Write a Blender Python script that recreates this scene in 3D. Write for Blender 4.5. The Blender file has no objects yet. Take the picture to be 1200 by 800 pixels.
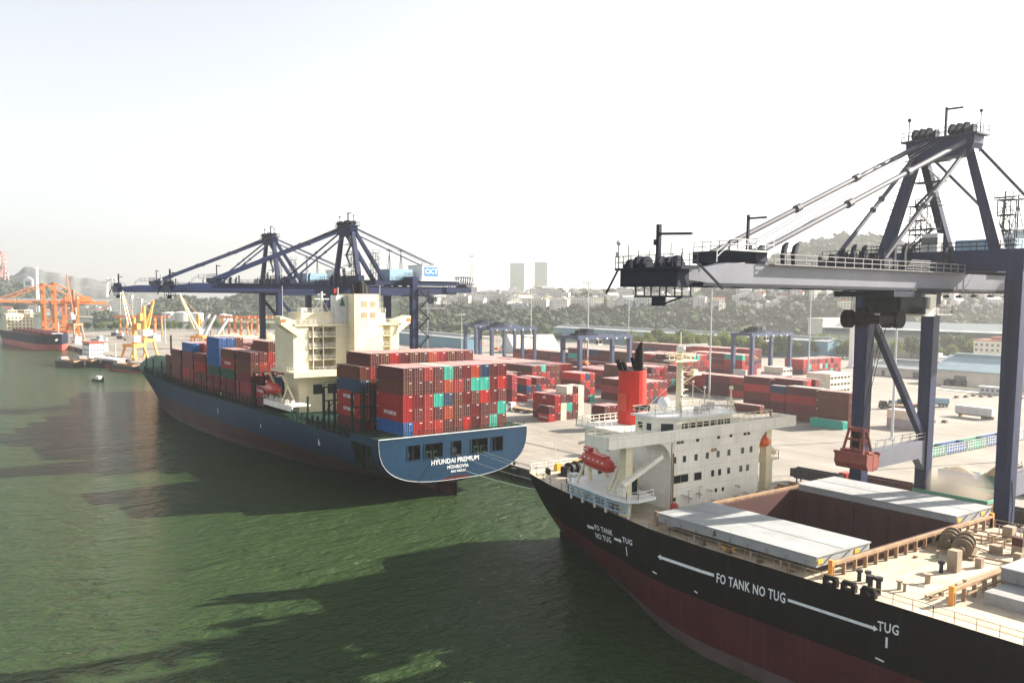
import bpy, math, random
from mathutils import Vector, Matrix, noise as mnoise
random.seed(7)
D = bpy.data
SC = bpy.context.scene
COL = SC.collection
R = math.radians
pi = math.pi

# ------------------------------------------------------------------ camera
cam = D.objects.new('camera', D.cameras.new('camera'))
COL.objects.link(cam)
cam.data.sensor_width = 36.0
cam.data.lens = 30.21
cam.data.shift_y = 37.0 / 1200.0
cam.data.clip_start = 1.0
cam.data.clip_end = 60000.0
RX = Vector((0.59056304, 0.80695648, 0.00751932))
RY = Vector((-0.07342135, 0.04444894, 0.99630999))
RZ = Vector((0.80364457, -0.58893594, 0.08549774))
m = Matrix((RX, RY, RZ)).transposed().to_4x4()
m.translation = Vector((0, 0, 40.5))
cam.matrix_world = m
SC.camera = cam

# ------------------------------------------------------------------ light
SUN_EL, SUN_AZ = 28.0, 18.5          # azimuth measured from +Y towards +X
w = D.worlds.new('World')
SC.world = w
w.use_nodes = True
nt = w.node_tree
bg = nt.nodes['Background']
sky = nt.nodes.new('ShaderNodeTexSky')
sky.sky_type = 'NISHITA'
sky.sun_disc = False
sky.sun_elevation = R(SUN_EL)
sky.sun_rotation = R(SUN_AZ)
sky.air_density = 1.0
sky.dust_density = 0.55
sky.ozone_density = 0.4
sky.altitude = 0
hsv = nt.nodes.new('ShaderNodeHueSaturation')
hsv.inputs['Saturation'].default_value = 0.3
hsv.inputs['Value'].default_value = 1.0
nt.links.new(sky.outputs[0], hsv.inputs['Color'])
nt.links.new(hsv.outputs[0], bg.inputs[0])
bg.inputs[1].default_value = 0.06
ld = D.lights.new('sun', 'SUN')
ld.energy = 5.0
ld.angle = R(0.5)
ld.color = (1.0, 0.90, 0.76)
sun = D.objects.new('sun', ld)
COL.objects.link(sun)
a, e = R(SUN_AZ), R(SUN_EL)
SUND = Vector((math.sin(a) * math.cos(e), math.cos(a) * math.cos(e), math.sin(e)))
sun.rotation_euler = (-SUND).to_track_quat('-Z', 'Y').to_euler()
SC.view_settings.view_transform = 'Standard'
SC.view_settings.look = 'None'
SC.view_settings.exposure = 2.02
SC.view_settings.gamma = 1.0
SC.render.engine = 'CYCLES'
SC.cycles.max_bounces = 6
SC.cycles.diffuse_bounces = 2
SC.cycles.glossy_bounces = 3
SC.cycles.volume_bounces = 0
SC.cycles.use_denoising = True

WATER_Z = -2.5

# ------------------------------------------------------------------ helpers
def tag(o, label=None, cat=None, group=None, kind=None):
    if label: o['label'] = label
    if cat: o['category'] = cat
    if group: o['group'] = group
    if kind: o['kind'] = kind
    return o

def thing(name, label, cat, loc=(0, 0, 0), rz=0.0, group=None):
    o = D.objects.new(name, None)
    COL.objects.link(o)
    o.location = loc
    o.rotation_euler = (0, 0, rz)
    o.empty_display_size = 0.5
    return tag(o, label, cat, group)

def kids(o):
    return [c for c in D.objects if c.parent == o]

def dup(root, loc, rz, label=None, group=None):
    def cp(o, par):
        c = o.copy()
        COL.objects.link(c)
        c.parent = par
        for k in kids_of.get(o.name, ()):
            cp(k, c)
        return c
    kids_of = {}
    for x in D.objects:
        if x.parent:
            kids_of.setdefault(x.parent.name, []).append(x)
    r = cp(root, None)
    r.location = loc
    r.rotation_euler = (0, 0, rz)
    if label: r['label'] = label
    if group: r['group'] = group
    return r

class MB:
    def __init__(s):
        s.v, s.f, s.m = [], [], []
    def poly(s, pts, m=0):
        n = len(s.v)
        s.v += [tuple(p) for p in pts]
        s.f.append(tuple(range(n, n + len(pts))))
        s.m.append(m)
        return s
    def box(s, x0, y0, z0, x1, y1, z1, m=0):
        n = len(s.v)
        s.v += [(x0, y0, z0), (x1, y0, z0), (x1, y1, z0), (x0, y1, z0), (x0, y0, z1), (x1, y0, z1), (x1, y1, z1), (x0, y1, z1)]
        for q in ((0, 3, 2, 1), (4, 5, 6, 7), (0, 1, 5, 4), (1, 2, 6, 5), (2, 3, 7, 6), (3, 0, 4, 7)):
            s.f.append(tuple(n + i for i in q)); s.m.append(m)
        return s
    def cbox(s, c, d, m=0):
        return s.box(c[0] - d[0] / 2, c[1] - d[1] / 2, c[2] - d[2] / 2, c[0] + d[0] / 2, c[1] + d[1] / 2, c[2] + d[2] / 2, m)
    def beam(s, p, q, w, h=None, m=0, w2=None, h2=None):
        h = h or w; w2 = w2 or w; h2 = h2 or h
        p, q = Vector(p), Vector(q)
        d = (q - p)
        if d.length < 1e-6: return s
        d.normalize()
        up = Vector((0, 0, 1)) if abs(d.z) < 0.95 else Vector((0, 1, 0))
        a = d.cross(up).normalized()
        b = a.cross(d).normalized()
        n = len(s.v)
        for c, ww, hh in ((p, w, h), (q, w2, h2)):
            for i, j in ((-1, -1), (1, -1), (1, 1), (-1, 1)):
                s.v.append(tuple(c + a * (i * ww / 2) + b * (j * hh / 2)))
        for k in ((3, 2, 1, 0), (4, 5, 6, 7), (0, 1, 5, 4), (1, 2, 6, 5), (2, 3, 7, 6), (3, 0, 4, 7)):
            s.f.append(tuple(n + i for i in k)); s.m.append(m)
        return s
    def tube(s, p, q, r, n=8, r2=None, m=0, cap=True):
        r2 = r if r2 is None else r2
        p, q = Vector(p), Vector(q)
        d = q - p
        if d.length < 1e-6: return s
        d.normalize()
        up = Vector((0, 0, 1)) if abs(d.z) < 0.95 else Vector((0, 1, 0))
        a = d.cross(up).normalized(); b = a.cross(d).normalized()
        k = len(s.v)
        for c, rr in ((p, r), (q, r2)):
            for i in range(n):
                t = 2 * pi * i / n
                s.v.append(tuple(c + a * (rr * math.cos(t)) + b * (rr * math.sin(t))))
        for i in range(n):
            j = (i + 1) % n
            s.f.append((k + i, k + j, k + n + j, k + n + i)); s.m.append(m)
        if cap:
            s.f.append(tuple(k + i for i in reversed(range(n)))); s.m.append(m)
            s.f.append(tuple(k + n + i for i in range(n))); s.m.append(m)
        return s
    def path(s, pts, r, n=5, m=0):
        for p, q in zip(pts, pts[1:]): s.tube(p, q, r, n, None, m)
        return s
    def ext(s, pts, vec, m=0):
        n = len(pts); k = len(s.v); vec = Vector(vec)
        s.v += [tuple(p) for p in pts] + [tuple(Vector(p) + vec) for p in pts]
        s.f.append(tuple(k + i for i in reversed(range(n)))); s.m.append(m)
        s.f.append(tuple(k + n + i for i in range(n))); s.m.append(m)
        for i in range(n):
            j = (i + 1) % n
            s.f.append((k + i, k + j, k + n + j, k + n + i)); s.m.append(m)
        return s
    def loft(s, rings, m=0, caps=True, closed=True):
        k = len(s.v); n = len(rings[0])
        for r in rings: s.v += [tuple(p) for p in r]
        for a in range(len(rings) - 1):
            for i in range(n if closed else n - 1):
                j = (i + 1) % n
                s.f.append((k + a * n + i, k + a * n + j, k + (a + 1) * n + j, k + (a + 1) * n + i)); s.m.append(m)
        if caps:
            s.f.append(tuple(k + i for i in reversed(range(n)))); s.m.append(m)
            b = k + (len(rings) - 1) * n
            s.f.append(tuple(b + i for i in range(n))); s.m.append(m)
        return s
    def ball(s, c, r, m=0, nu=10, nv=6, sq=(1, 1, 1)):
        rings = []
        for i in range(nv + 1):
            t = pi * i / nv
            rr = max(math.sin(t), 1e-3)
            rings.append([(c[0] + sq[0] * r * rr * math.cos(2 * pi * j / nu), c[1] + sq[1] * r * rr * math.sin(2 * pi * j / nu), c[2] - sq[2] * r * math.cos(t)) for j in range(nu)])
        return s.loft(rings, m)
    def rail(s, pts, h=1.1, step=2.0, t=0.06, m=0, close=False, mid=1):
        pts = [Vector(p) for p in pts]
        if close: pts = pts + [pts[0]]
        for p, q in zip(pts, pts[1:]):
            L = (q - p).length
            n = max(1, int(L / step))
            for i in range(n + 1):
                c = p.lerp(q, i / n)
                s.beam(c, c + Vector((0, 0, h)), t, t, m)
            for k in range(mid + 1):
                z = Vector((0, 0, h * (k + 1) / (mid + 1)))
                s.beam(p + z, q + z, t, t, m)
        return s
    def each(s, name, mats, parent=None, smooth=False):
        # one object for every loose piece
        par = list(range(len(s.v)))
        def fd(i):
            while par[i] != i: par[i] = par[par[i]]; i = par[i]
            return i
        for f in s.f:
            r0 = fd(f[0])
            for i in f[1:]: par[fd(i)] = r0
        gr = {}
        for k, f in enumerate(s.f): gr.setdefault(fd(f[0]), []).append(k)
        out = []
        for ks in gr.values():
            mb = MB(); mp = {}
            for k in ks:
                q = []
                for i in s.f[k]:
                    if i not in mp: mp[i] = len(mb.v); mb.v.append(s.v[i])
                    q.append(mp[i])
                mb.f.append(tuple(q)); mb.m.append(s.m[k])
            out.append(mb.obj(name, mats, parent, smooth))
        return out
    def obj(s, name, mats, parent=None, smooth=False, loc=None):
        me = D.meshes.new(name)
        me.from_pydata(s.v, [], s.f)
        if not isinstance(mats, (list, tuple)): mats = [mats]
        for q in mats: me.materials.append(q)
        if len(mats) > 1: me.polygons.foreach_set('material_index', s.m)
        if smooth: me.polygons.foreach_set('use_smooth', [True] * len(me.polygons))
        me.update()
        o = D.objects.new(name, me)
        COL.objects.link(o)
        if parent: o.parent = parent
        if loc: o.location = loc
        return o

_tx = {}
def text_mesh(txt, size, depth=0.0, spacing=1.0):
    k = (txt, size, depth, spacing)
    if k in _tx: return _tx[k]
    cu = D.curves.new('txt', 'FONT')
    cu.body = txt; cu.size = size; cu.extrude = depth; cu.align_x = 'CENTER'; cu.align_y = 'CENTER'
    cu.space_character = spacing; cu.resolution_u = 2; cu.offset = 0.018 * size
    o = D.objects.new('txt', cu)
    COL.objects.link(o)
    dg = bpy.context.evaluated_depsgraph_get()
    me = D.meshes.new_from_object(o.evaluated_get(dg))
    D.objects.remove(o)
    _tx[k] = me
    return me

def lettering(name, txt, size, origin, xdir, ydir, mat, parent=None, spacing=1.0, sx=1.0, depth=0.02):
    me = text_mesh(txt, size, depth, spacing).copy()
    me.materials.clear(); me.materials.append(mat)
    x = Vector(xdir).normalized(); y = Vector(ydir).normalized(); z = x.cross(y)
    M = Matrix((x * sx, y, z)).transposed().to_4x4()
    M.translation = Vector(origin)
    me.transform(M)
    me.name = name
    o = D.objects.new(name, me)
    COL.objects.link(o)
    if parent: o.parent = parent
    return o

# ------------------------------------------------------------------ materials
def pm(name, rgb, rough=0.6, var=0.12, scale=0.4, metal=0.0, rust=0.0, streak=0.0, bump=0.0, bscale=6.0, rustc=(0.16, 0.06, 0.025), spec=0.5, plates=None):
    M = D.materials.new(name); M.use_nodes = True
    n, l = M.node_tree.nodes, M.node_tree.links
    b = n['Principled BSDF']
    b.inputs['Roughness'].default_value = rough
    b.inputs['Metallic'].default_value = metal
    b.inputs['Specular IOR Level'].default_value = spec
    tc = n.new('ShaderNodeTexCoord')
    ns = n.new('ShaderNodeTexNoise'); ns.inputs['Scale'].default_value = scale; ns.inputs['Detail'].default_value = 6
    ns.inputs['Roughness'].default_value = 0.65
    l.new(tc.outputs['Object'], ns.inputs['Vector'])
    mr = n.new('ShaderNodeMapRange')
    mr.inputs[1].default_value = 0.3; mr.inputs[2].default_value = 0.7
    mr.inputs[3].default_value = 1 - var; mr.inputs[4].default_value = 1 + var
    l.new(ns.outputs[0], mr.inputs[0])
    hs = n.new('ShaderNodeHueSaturation')
    hs.inputs['Color'].default_value = (*rgb, 1)
    l.new(mr.outputs[0], hs.inputs['Value'])
    out = hs.outputs[0]
    if streak:
        mp = n.new('ShaderNodeMapping'); mp.inputs['Scale'].default_value = (1.6, 1.6, 0.07)
        l.new(tc.outputs['Object'], mp.inputs[0])
        n2 = n.new('ShaderNodeTexNoise'); n2.inputs['Scale'].default_value = 1.0; n2.inputs['Detail'].default_value = 5
        l.new(mp.outputs[0], n2.inputs['Vector'])
        r2 = n.new('ShaderNodeMapRange'); r2.inputs[1].default_value = 0.55; r2.inputs[2].default_value = 0.78
        r2.inputs[4].default_value = streak
        l.new(n2.outputs[0], r2.inputs[0])
        mx = n.new('ShaderNodeMix'); mx.data_type = 'RGBA'
        l.new(r2.outputs[0], mx.inputs[0]); l.new(out, mx.inputs[6]); mx.inputs[7].default_value = (*rustc, 1)
        out = mx.outputs[2]
    if rust:
        n3 = n.new('ShaderNodeTexNoise'); n3.inputs['Scale'].default_value = scale * 2.7; n3.inputs['Detail'].default_value = 9
        n3.inputs['Roughness'].default_value = 0.7
        l.new(tc.outputs['Object'], n3.inputs['Vector'])
        r3 = n.new('ShaderNodeMapRange'); r3.inputs[1].default_value = 0.56; r3.inputs[2].default_value = 0.68; r3.inputs[4].default_value = rust
        l.new(n3.outputs[0], r3.inputs[0])
        mx = n.new('ShaderNodeMix'); mx.data_type = 'RGBA'
        l.new(r3.outputs[0], mx.inputs[0]); l.new(out, mx.inputs[6]); mx.inputs[7].default_value = (*rustc, 1)
        out = mx.outputs[2]
    if plates:                                             # welded plate seams
        sp = n.new('ShaderNodeSeparateXYZ'); l.new(tc.outputs['Object'], sp.inputs[0])
        ad = n.new('ShaderNodeMath'); ad.operation = 'ADD'; l.new(sp.outputs[0], ad.inputs[0]); l.new(sp.outputs[1], ad.inputs[1])
        cb = n.new('ShaderNodeCombineXYZ'); l.new(ad.outputs[0] if plates[2] == 'v' else sp.outputs[0], cb.inputs[0]); l.new(sp.outputs[2] if plates[2] == 'v' else sp.outputs[1], cb.inputs[1])
        bk = n.new('ShaderNodeTexBrick'); bk.inputs['Scale'].default_value = 1.0; bk.inputs['Brick Width'].default_value = plates[0]; bk.inputs['Row Height'].default_value = plates[1]
        bk.inputs['Mortar Size'].default_value = 0.035; bk.inputs['Mortar Smooth'].default_value = 0.5
        bk.inputs['Color1'].default_value = (1, 1, 1, 1); bk.inputs['Color2'].default_value = (0.86, 0.86, 0.86, 1); bk.inputs['Mortar'].default_value = (0.62, 0.6, 0.57, 1)
        l.new(cb.outputs[0], bk.inputs['Vector'])
        ml = n.new('ShaderNodeMix'); ml.data_type = 'RGBA'; ml.blend_type = 'MULTIPLY'; ml.inputs[0].default_value = 0.75
        l.new(out, ml.inputs[6]); l.new(bk.outputs[0], ml.inputs[7]); out = ml.outputs[2]
        b1 = n.new('ShaderNodeBump'); b1.inputs['Strength'].default_value = 0.5; b1.inputs['Distance'].default_value = 0.05
        nd = n.new('ShaderNodeTexNoise'); nd.inputs['Scale'].default_value = 0.55; nd.inputs['Detail'].default_value = 2; l.new(tc.outputs['Object'], nd.inputs['Vector'])
        l.new(nd.outputs[0], b1.inputs['Height']); l.new(b1.outputs[0], b.inputs['Normal'])
    l.new(out, b.inputs['Base Color'])
    if bump:
        n4 = n.new('ShaderNodeTexNoise'); n4.inputs['Scale'].default_value = bscale; n4.inputs['Detail'].default_value = 4
        l.new(tc.outputs['Object'], n4.inputs['Vector'])
        bp = n.new('ShaderNodeBump'); bp.inputs['Strength'].default_value = bump; bp.inputs['Distance'].default_value = 0.1
        l.new(n4.outputs[0], bp.inputs['Height']); l.new(bp.outputs[0], b.inputs['Normal'])
    return M

M_navy = pm('crane_navy', (0.012, 0.021, 0.068), 0.5, 0.2, 0.3, spec=0.2, streak=0.25, rustc=(0.10, 0.10, 0.12))
M_navyd = pm('crane_dark', (0.011, 0.017, 0.035), 0.65, 0.25, 0.5, spec=0.15)
M_stay = pm('stay_grey', (0.075, 0.08, 0.105), 0.6, 0.2, 0.4, spec=0.2)
M_boom = pm('boom_grey_blue', (0.115, 0.125, 0.165), 0.5, 0.14, 0.3, streak=0.35, rustc=(0.15, 0.15, 0.17))
M_rtg = pm('rtg_blue', (0.028, 0.048, 0.11), 0.5, 0.2, 0.3)
M_black = pm('black_steel', (0.006, 0.006, 0.007), 0.65, 0.3, 0.5, spec=0.15)
M_dark = pm('dark_grey', (0.03, 0.03, 0.032), 0.7, 0.3, 0.5, spec=0.2)
M_grey = pm('grey_steel', (0.28, 0.28, 0.28), 0.55, 0.18, 0.5, rust=0.3)
M_lgrey = pm('pale_grey', (0.52, 0.53, 0.54), 0.5, 0.12, 0.5)
M_galv = pm('galvanised', (0.42, 0.42, 0.40), 0.45, 0.15, 2.0)
M_white = pm('white_paint', (0.78, 0.78, 0.76), 0.45, 0.07, 0.4)
M_whitep = pm('ship_white', (0.86, 0.83, 0.73), 0.5, 0.08, 0.25, spec=0.4, streak=0.3, rustc=(0.42, 0.25, 0.11), plates=(3.2, 2.75, 'v'))
M_cream = pm('ship_cream', (0.78, 0.70, 0.49), 0.5, 0.08, 0.2, spec=0.4, streak=0.22, rustc=(0.42, 0.28, 0.12), plates=(4.0, 3.0, 'v'))
M_markw = pm('marking_white', (0.75, 0.78, 0.80), 0.6, 0.12, 1.5)
M_hullblue = pm('hull_blue', (0.009, 0.037, 0.078), 0.5, 0.16, 0.12, spec=0.15, streak=0.4, rustc=(0.035, 0.06, 0.09), plates=(11.0, 2.4, 'v'), rust=0.06)
M_hullblack = pm('hull_black', (0.003, 0.0032, 0.004), 0.6, 0.3, 0.12, spec=0.08, streak=0.5, rustc=(0.022, 0.017, 0.014), plates=(9.0, 2.3, 'v'))
M_boot = pm('boot_red', (0.055, 0.006, 0.007), 0.65, 0.3, 0.15, spec=0.2, streak=0.7, rustc=(0.085, 0.028, 0.024), rust=0.25, plates=(9.0, 2.3, 'v'))
M_boot2 = pm('boot_brown', (0.042, 0.012, 0.009), 0.65, 0.35, 0.15, streak=0.8, rustc=(0.035, 0.025, 0.022), rust=0.35)
M_foul = pm('fouling_grey', (0.065, 0.040, 0.040), 0.8, 0.35, 0.3, rust=0.4, rustc=(0.07, 0.03, 0.03))
M_deck = pm('deck_pale', (0.44, 0.37, 0.28), 0.7, 0.28, 0.22, rust=0.6, rustc=(0.33, 0.22, 0.13))
M_deckg = pm('deck_green', (0.34, 0.36, 0.24), 0.7, 0.2, 0.3)
M_hatch = pm('hatch_grey', (0.30, 0.315, 0.325), 0.6, 0.14, 0.2, spec=0.3, streak=0.25, rust=0.4, rustc=(0.22, 0.21, 0.19), plates=(6.0, 2.6, 'h'))
M_hold = pm('hold_red', (0.052, 0.012, 0.010), 0.85, 0.3, 0.2, rust=0.4, rustc=(0.05, 0.02, 0.015))
M_rustp = pm('rusty_fittings', (0.30, 0.19, 0.11), 0.7, 0.3, 0.7, rust=0.6)
M_funnel = pm('funnel_red', (0.52, 0.022, 0.012), 0.45, 0.12, 0.3, streak=0.35, rustc=(0.36, 0.03, 0.02))
M_life = pm('lifeboat_red', (0.45, 0.035, 0.02), 0.35, 0.12, 0.6)
M_lifeo = pm('lifeboat_orange', (0.78, 0.13, 0.03), 0.35, 0.1, 0.6)
M_green = pm('lash_green', (0.010, 0.030, 0.021), 0.75, 0.3, 0.5, spec=0.1)
M_deckbox = pm('deck_box_tan', (0.30, 0.24, 0.175), 0.8, 0.3, 0.8, rust=0.5, rustc=(0.17, 0.10, 0.06))
M_yellow = pm('yellow_paint', (0.70, 0.36, 0.03), 0.5, 0.15, 0.5)
M_orange = pm('orange_paint', (0.62, 0.17, 0.035), 0.5, 0.18, 0.3)
M_oyel = pm('orange_yellow', (0.72, 0.30, 0.05), 0.5, 0.15, 0.3)
M_glass = pm('dark_window', (0.02, 0.028, 0.034), 0.12, 0.2, 1.0)
M_rubber = pm('rubber', (0.018, 0.018, 0.018), 0.85, 0.2, 1.0)
M_wallp = pm('wall_pale', (0.56, 0.53, 0.46), 0.8, 0.12, 0.15, streak=0.2, rustc=(0.3, 0.28, 0.24))
M_roofg = pm('roof_grey', (0.33, 0.36, 0.37), 0.6, 0.12, 0.15, streak=0.2, rustc=(0.22, 0.24, 0.25))
M_roofb = pm('roof_blue_grey', (0.24, 0.33, 0.38), 0.6, 0.14, 0.15)
M_wallb = pm('wall_blue', (0.13, 0.27, 0.36), 0.7, 0.12, 0.15)
M_roofr = pm('roof_red', (0.36, 0.13, 0.08), 0.8, 0.2, 0.3)
M_sand = pm('sand', (0.40, 0.29, 0.16), 0.95, 0.2, 0.5, bump=0.6, bscale=3.0)
M_trunk = pm('bark', (0.10, 0.075, 0.05), 0.9, 0.3, 2.0)
M_cabblue = pm('machine_blue', (0.25, 0.40, 0.52), 0.5, 0.1, 0.3)
M_signblue = pm('sign_blue', (0.03, 0.20, 0.45), 0.5, 0.05, 1.0)
M_grabred = pm('grab_red', (0.22, 0.045, 0.03), 0.65, 0.3, 0.8, rust=0.6, rustc=(0.13, 0.09, 0.075))
M_rope = pm('rope', (0.55, 0.58, 0.55), 0.8, 0.1, 2.0)
M_pole = pm('pole_grey', (0.50, 0.52, 0.53), 0.45, 0.1, 0.5)
M_pinkred = pm('faded_red', (0.55, 0.28, 0.26), 0.6, 0.15, 0.3)

CONT_ = {
    'maroon': (0.125, 0.020, 0.026), 'dark red': (0.19, 0.022, 0.025), 'brown': (0.16, 0.045, 0.028),
    'red': (0.42, 0.026, 0.026), 'bright red': (0.56, 0.035, 0.03), 'orange red': (0.50, 0.075, 0.03),
    'teal': (0.045, 0.36, 0.28), 'blue': (0.018, 0.13, 0.40), 'navy': (0.02, 0.055, 0.13),
    'white': (0.68, 0.62, 0.50), 'grey': (0.36, 0.35, 0.36), 'dark green': (0.02, 0.10, 0.06), 'pink red': (0.36, 0.04, 0.06),
}
CONT = {k: (tuple(x * 0.66 for x in c) if k not in ('white', 'grey', 'teal') else c) for k, c in CONT_.items()}
M_roofc = {k: pm('glare_roof_' + k.replace(' ', '_'), tuple(0.5 * x + 0.5 * g for x, g in zip(CONT_[k], (0.62, 0.45, 0.42))), 0.6, 0.2, 0.4, rust=0.3, rustc=(0.3, 0.2, 0.18)) for k in CONT_}  # paler roof copy of each container paint, sun glare on the tops painted in
M_cont = {k: pm('container_' + k.replace(' ', '_'), c, 0.55, 0.16, 0.35, spec=0.2, rust=0.22, rustc=tuple(0.45 * x + 0.02 for x in c), streak=0.2) for k, c in CONT.items()}
HAZE = 0.00021
# ------------------------------------------------------------------ setting
F_ = 1007.0
def ray(px, py):
    return RX * (px - 600.0) - RY * (py - 437.0) - RZ * F_
def at_dist(px, py, d):
    r = ray(px, py); k = d / math.hypot(r.x, r.y)
    return Vector((0, 0, 40.5)) + r * k
def at_z(px, py, z):
    r = ray(px, py); return Vector((0, 0, 40.5)) + r * ((z - 40.5) / r.z)

# water
def water_mat():
    M = D.materials.new('harbour_water'); M.use_nodes = True
    n, l = M.node_tree.nodes, M.node_tree.links
    b = n['Principled BSDF']
    b.inputs['Roughness'].default_value = 0.15
    b.inputs['IOR'].default_value = 1.333
    b.inputs['Specular IOR Level'].default_value = 0.10
    tc = n.new('ShaderNodeTexCoord')
    n0 = n.new('ShaderNodeTexNoise'); n0.inputs['Scale'].default_value = 0.012; n0.inputs['Detail'].default_value = 5
    l.new(tc.outputs['Object'], n0.inputs['Vector'])
    cr = n.new('ShaderNodeMix'); cr.data_type = 'RGBA'
    cr.inputs[6].default_value = (0.022, 0.041, 0.016, 1); cr.inputs[7].default_value = (0.030, 0.053, 0.021, 1)
    l.new(n0.outputs[0], cr.inputs[0]); l.new(cr.outputs[2], b.inputs['Base Color'])
    mp = n.new('ShaderNodeMapping'); mp.inputs['Rotation'].default_value = (0, 0, R(62)); mp.inputs['Scale'].default_value = (1.0, 0.45, 1.0)
    l.new(tc.outputs['Object'], mp.inputs[0])
    prev = None
    for sc, st, det in ((0.12, 1.3, 3), (0.45, 1.0, 4), (1.5, 0.55, 4)):
        q = n.new('ShaderNodeTexNoise'); q.inputs['Scale'].default_value = sc; q.inputs['Detail'].default_value = det
        q.inputs['Distortion'].default_value = 0.6
        l.new(mp.outputs[0], q.inputs['Vector'])
        bp = n.new('ShaderNodeBump'); bp.inputs['Strength'].default_value = 1.0; bp.inputs['Distance'].default_value = st
        l.new(q.outputs[0], bp.inputs['Height'])
        if prev: l.new(prev.outputs[0], bp.inputs['Normal'])
        prev = bp
    l.new(prev.outputs[0], b.inputs['Normal'])
    return M
M_water = water_mat()
wm = MB(); wm.poly([(-30000, -30000, WATER_Z), (30000, -30000, WATER_Z), (30000, 30000, WATER_Z), (-30000, 30000, WATER_Z)])
tag(wm.obj('water', M_water), kind='structure')

# wharf and terminal ground
def ground_mat():
    M = D.materials.new('wharf_concrete'); M.use_nodes = True
    n, l = M.node_tree.nodes, M.node_tree.links
    b = n['Principled BSDF']; b.inputs['Roughness'].default_value = 0.85
    tc = n.new('ShaderNodeTexCoord')
    n1 = n.new('ShaderNodeTexNoise'); n1.inputs['Scale'].default_value = 0.035; n1.inputs['Detail'].default_value = 8; n1.inputs['Roughness'].default_value = 0.7
    l.new(tc.outputs['Object'], n1.inputs['Vector'])
    c1 = n.new('ShaderNodeValToRGB')
    c1.color_ramp.elements[0].position = 0.32; c1.color_ramp.elements[0].color = (0.180, 0.164, 0.142, 1)
    c1.color_ramp.elements[1].position = 0.68; c1.color_ramp.elements[1].color = (0.295, 0.270, 0.238, 1)
    l.new(n1.outputs[0], c1.inputs[0])
    # tyre-darkened lanes running along the quay
    mp = n.new('ShaderNodeMapping'); mp.inputs['Scale'].default_value = (0.006, 0.16, 1)
    l.new(tc.outputs['Object'], mp.inputs[0])
    n2 = n.new('ShaderNodeTexNoise'); n2.inputs['Scale'].default_value = 1.0; n2.inputs['Detail'].default_value = 4
    l.new(mp.outputs[0], n2.inputs['Vector'])
    r2 = n.new('ShaderNodeMapRange'); r2.inputs[1].default_value = 0.5; r2.inputs[2].default_value = 0.7; r2.inputs[4].default_value = 0.4
    l.new(n2.outputs[0], r2.inputs[0])
    mx = n.new('ShaderNodeMix'); mx.data_type = 'RGBA'; mx.inputs[7].default_value = (0.15, 0.13, 0.11, 1)
    l.new(r2.outputs[0], mx.inputs[0]); l.new(c1.outputs[0], mx.inputs[6])
    # slab joints
    bk = n.new('ShaderNodeTexBrick'); bk.inputs['Scale'].default_value = 1.0
    bk.offset = 0.0; bk.inputs['Brick Width'].default_value = 6.0; bk.inputs['Row Height'].default_value = 6.0; bk.inputs['Mortar Size'].default_value = 0.06
    bk.inputs['Color1'].default_value = (1, 1, 1, 1); bk.inputs['Color2'].default_value = (0.9, 0.9, 0.9, 1); bk.inputs['Mortar'].default_value = (0.55, 0.55, 0.55, 1)
    l.new(tc.outputs['Object'], bk.inputs['Vector'])
    ml = n.new('ShaderNodeMix'); ml.data_type = 'RGBA'; ml.blend_type = 'MULTIPLY'; ml.inputs[0].default_value = 0.8
    l.new(mx.outputs[2], ml.inputs[6]); l.new(bk.outputs[0], ml.inputs[7])
    # oil stains
    n3 = n.new('ShaderNodeTexNoise'); n3.inputs['Scale'].default_value = 0.22; n3.inputs['Detail'].default_value = 6
    l.new(tc.outputs['Object'], n3.inputs['Vector'])
    r3 = n.new('ShaderNodeMapRange'); r3.inputs[1].default_value = 0.6; r3.inputs[2].default_value = 0.72; r3.inputs[4].default_value = 0.45
    l.new(n3.outputs[0], r3.inputs[0])
    m3 = n.new('ShaderNodeMix'); m3.data_type = 'RGBA'; m3.inputs[7].default_value = (0.15, 0.13, 0.11, 1)
    l.new(r3.outputs[0], m3.inputs[0]); l.new(ml.outputs[2], m3.inputs[6])
    l.new(m3.outputs[2], b.inputs['Base Color'])
    return M
M_ground = ground_mat()
M_land = pm('far_land', (0.20, 0.19, 0.12), 0.9, 0.3, 0.01)
M_quay = pm('quay_wall', (0.16, 0.14, 0.12), 0.9, 0.3, 0.3, streak=0.6, rustc=(0.05, 0.045, 0.04))

QY = 123.0
bank = [(700, QY), (-1010, QY), (-1090, 215), (-1125, 300), (-1065, 390), (-960, 600), (-900, 900), (-1300, 1500), (-2500, 3000), (-6000, 9000)]
g = MB()
g.poly([(x, y, 0) for x, y in bank] + [(9000, 12000, 0), (12000, QY, 0)][::1])
go = g.obj('ground', M_ground)
tag(go, kind='structure')
q = MB()
for (x0, y0), (x1, y1) in zip(bank, bank[1:5]):
    q.poly([(x0, y0, -6), (x0, y0, -0.004), (x1, y1, -0.004), (x1, y1, -6)])
q.box(-1010, QY - 0.35, -0.6, 700, QY - 0.002, 0.22)          # cope beam
tag(q.obj('quay_wall', M_quay), kind='structure')
# far shore, left
s = MB()
fs = [(-7000, -600), (-3200, 60), (-2300, 190), (-1973, 285), (-1700, 330), (-1471, 400), (-1330, 520), (-1230, 800), (-1500, 1500), (-2700, 3000), (-6200, 9000), (-16000, 9000), (-16000, -600)]
s.poly([(x, y, -0.5) for x, y in fs][::-1])
for (x0, y0), (x1, y1) in zip(fs, fs[1:8]):
    s.poly([(x0, y0, -6), (x0, y0, -0.5), (x1, y1, -0.5), (x1, y1, -6)])
tag(s.obj('far_shore', M_land), kind='structure')
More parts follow.
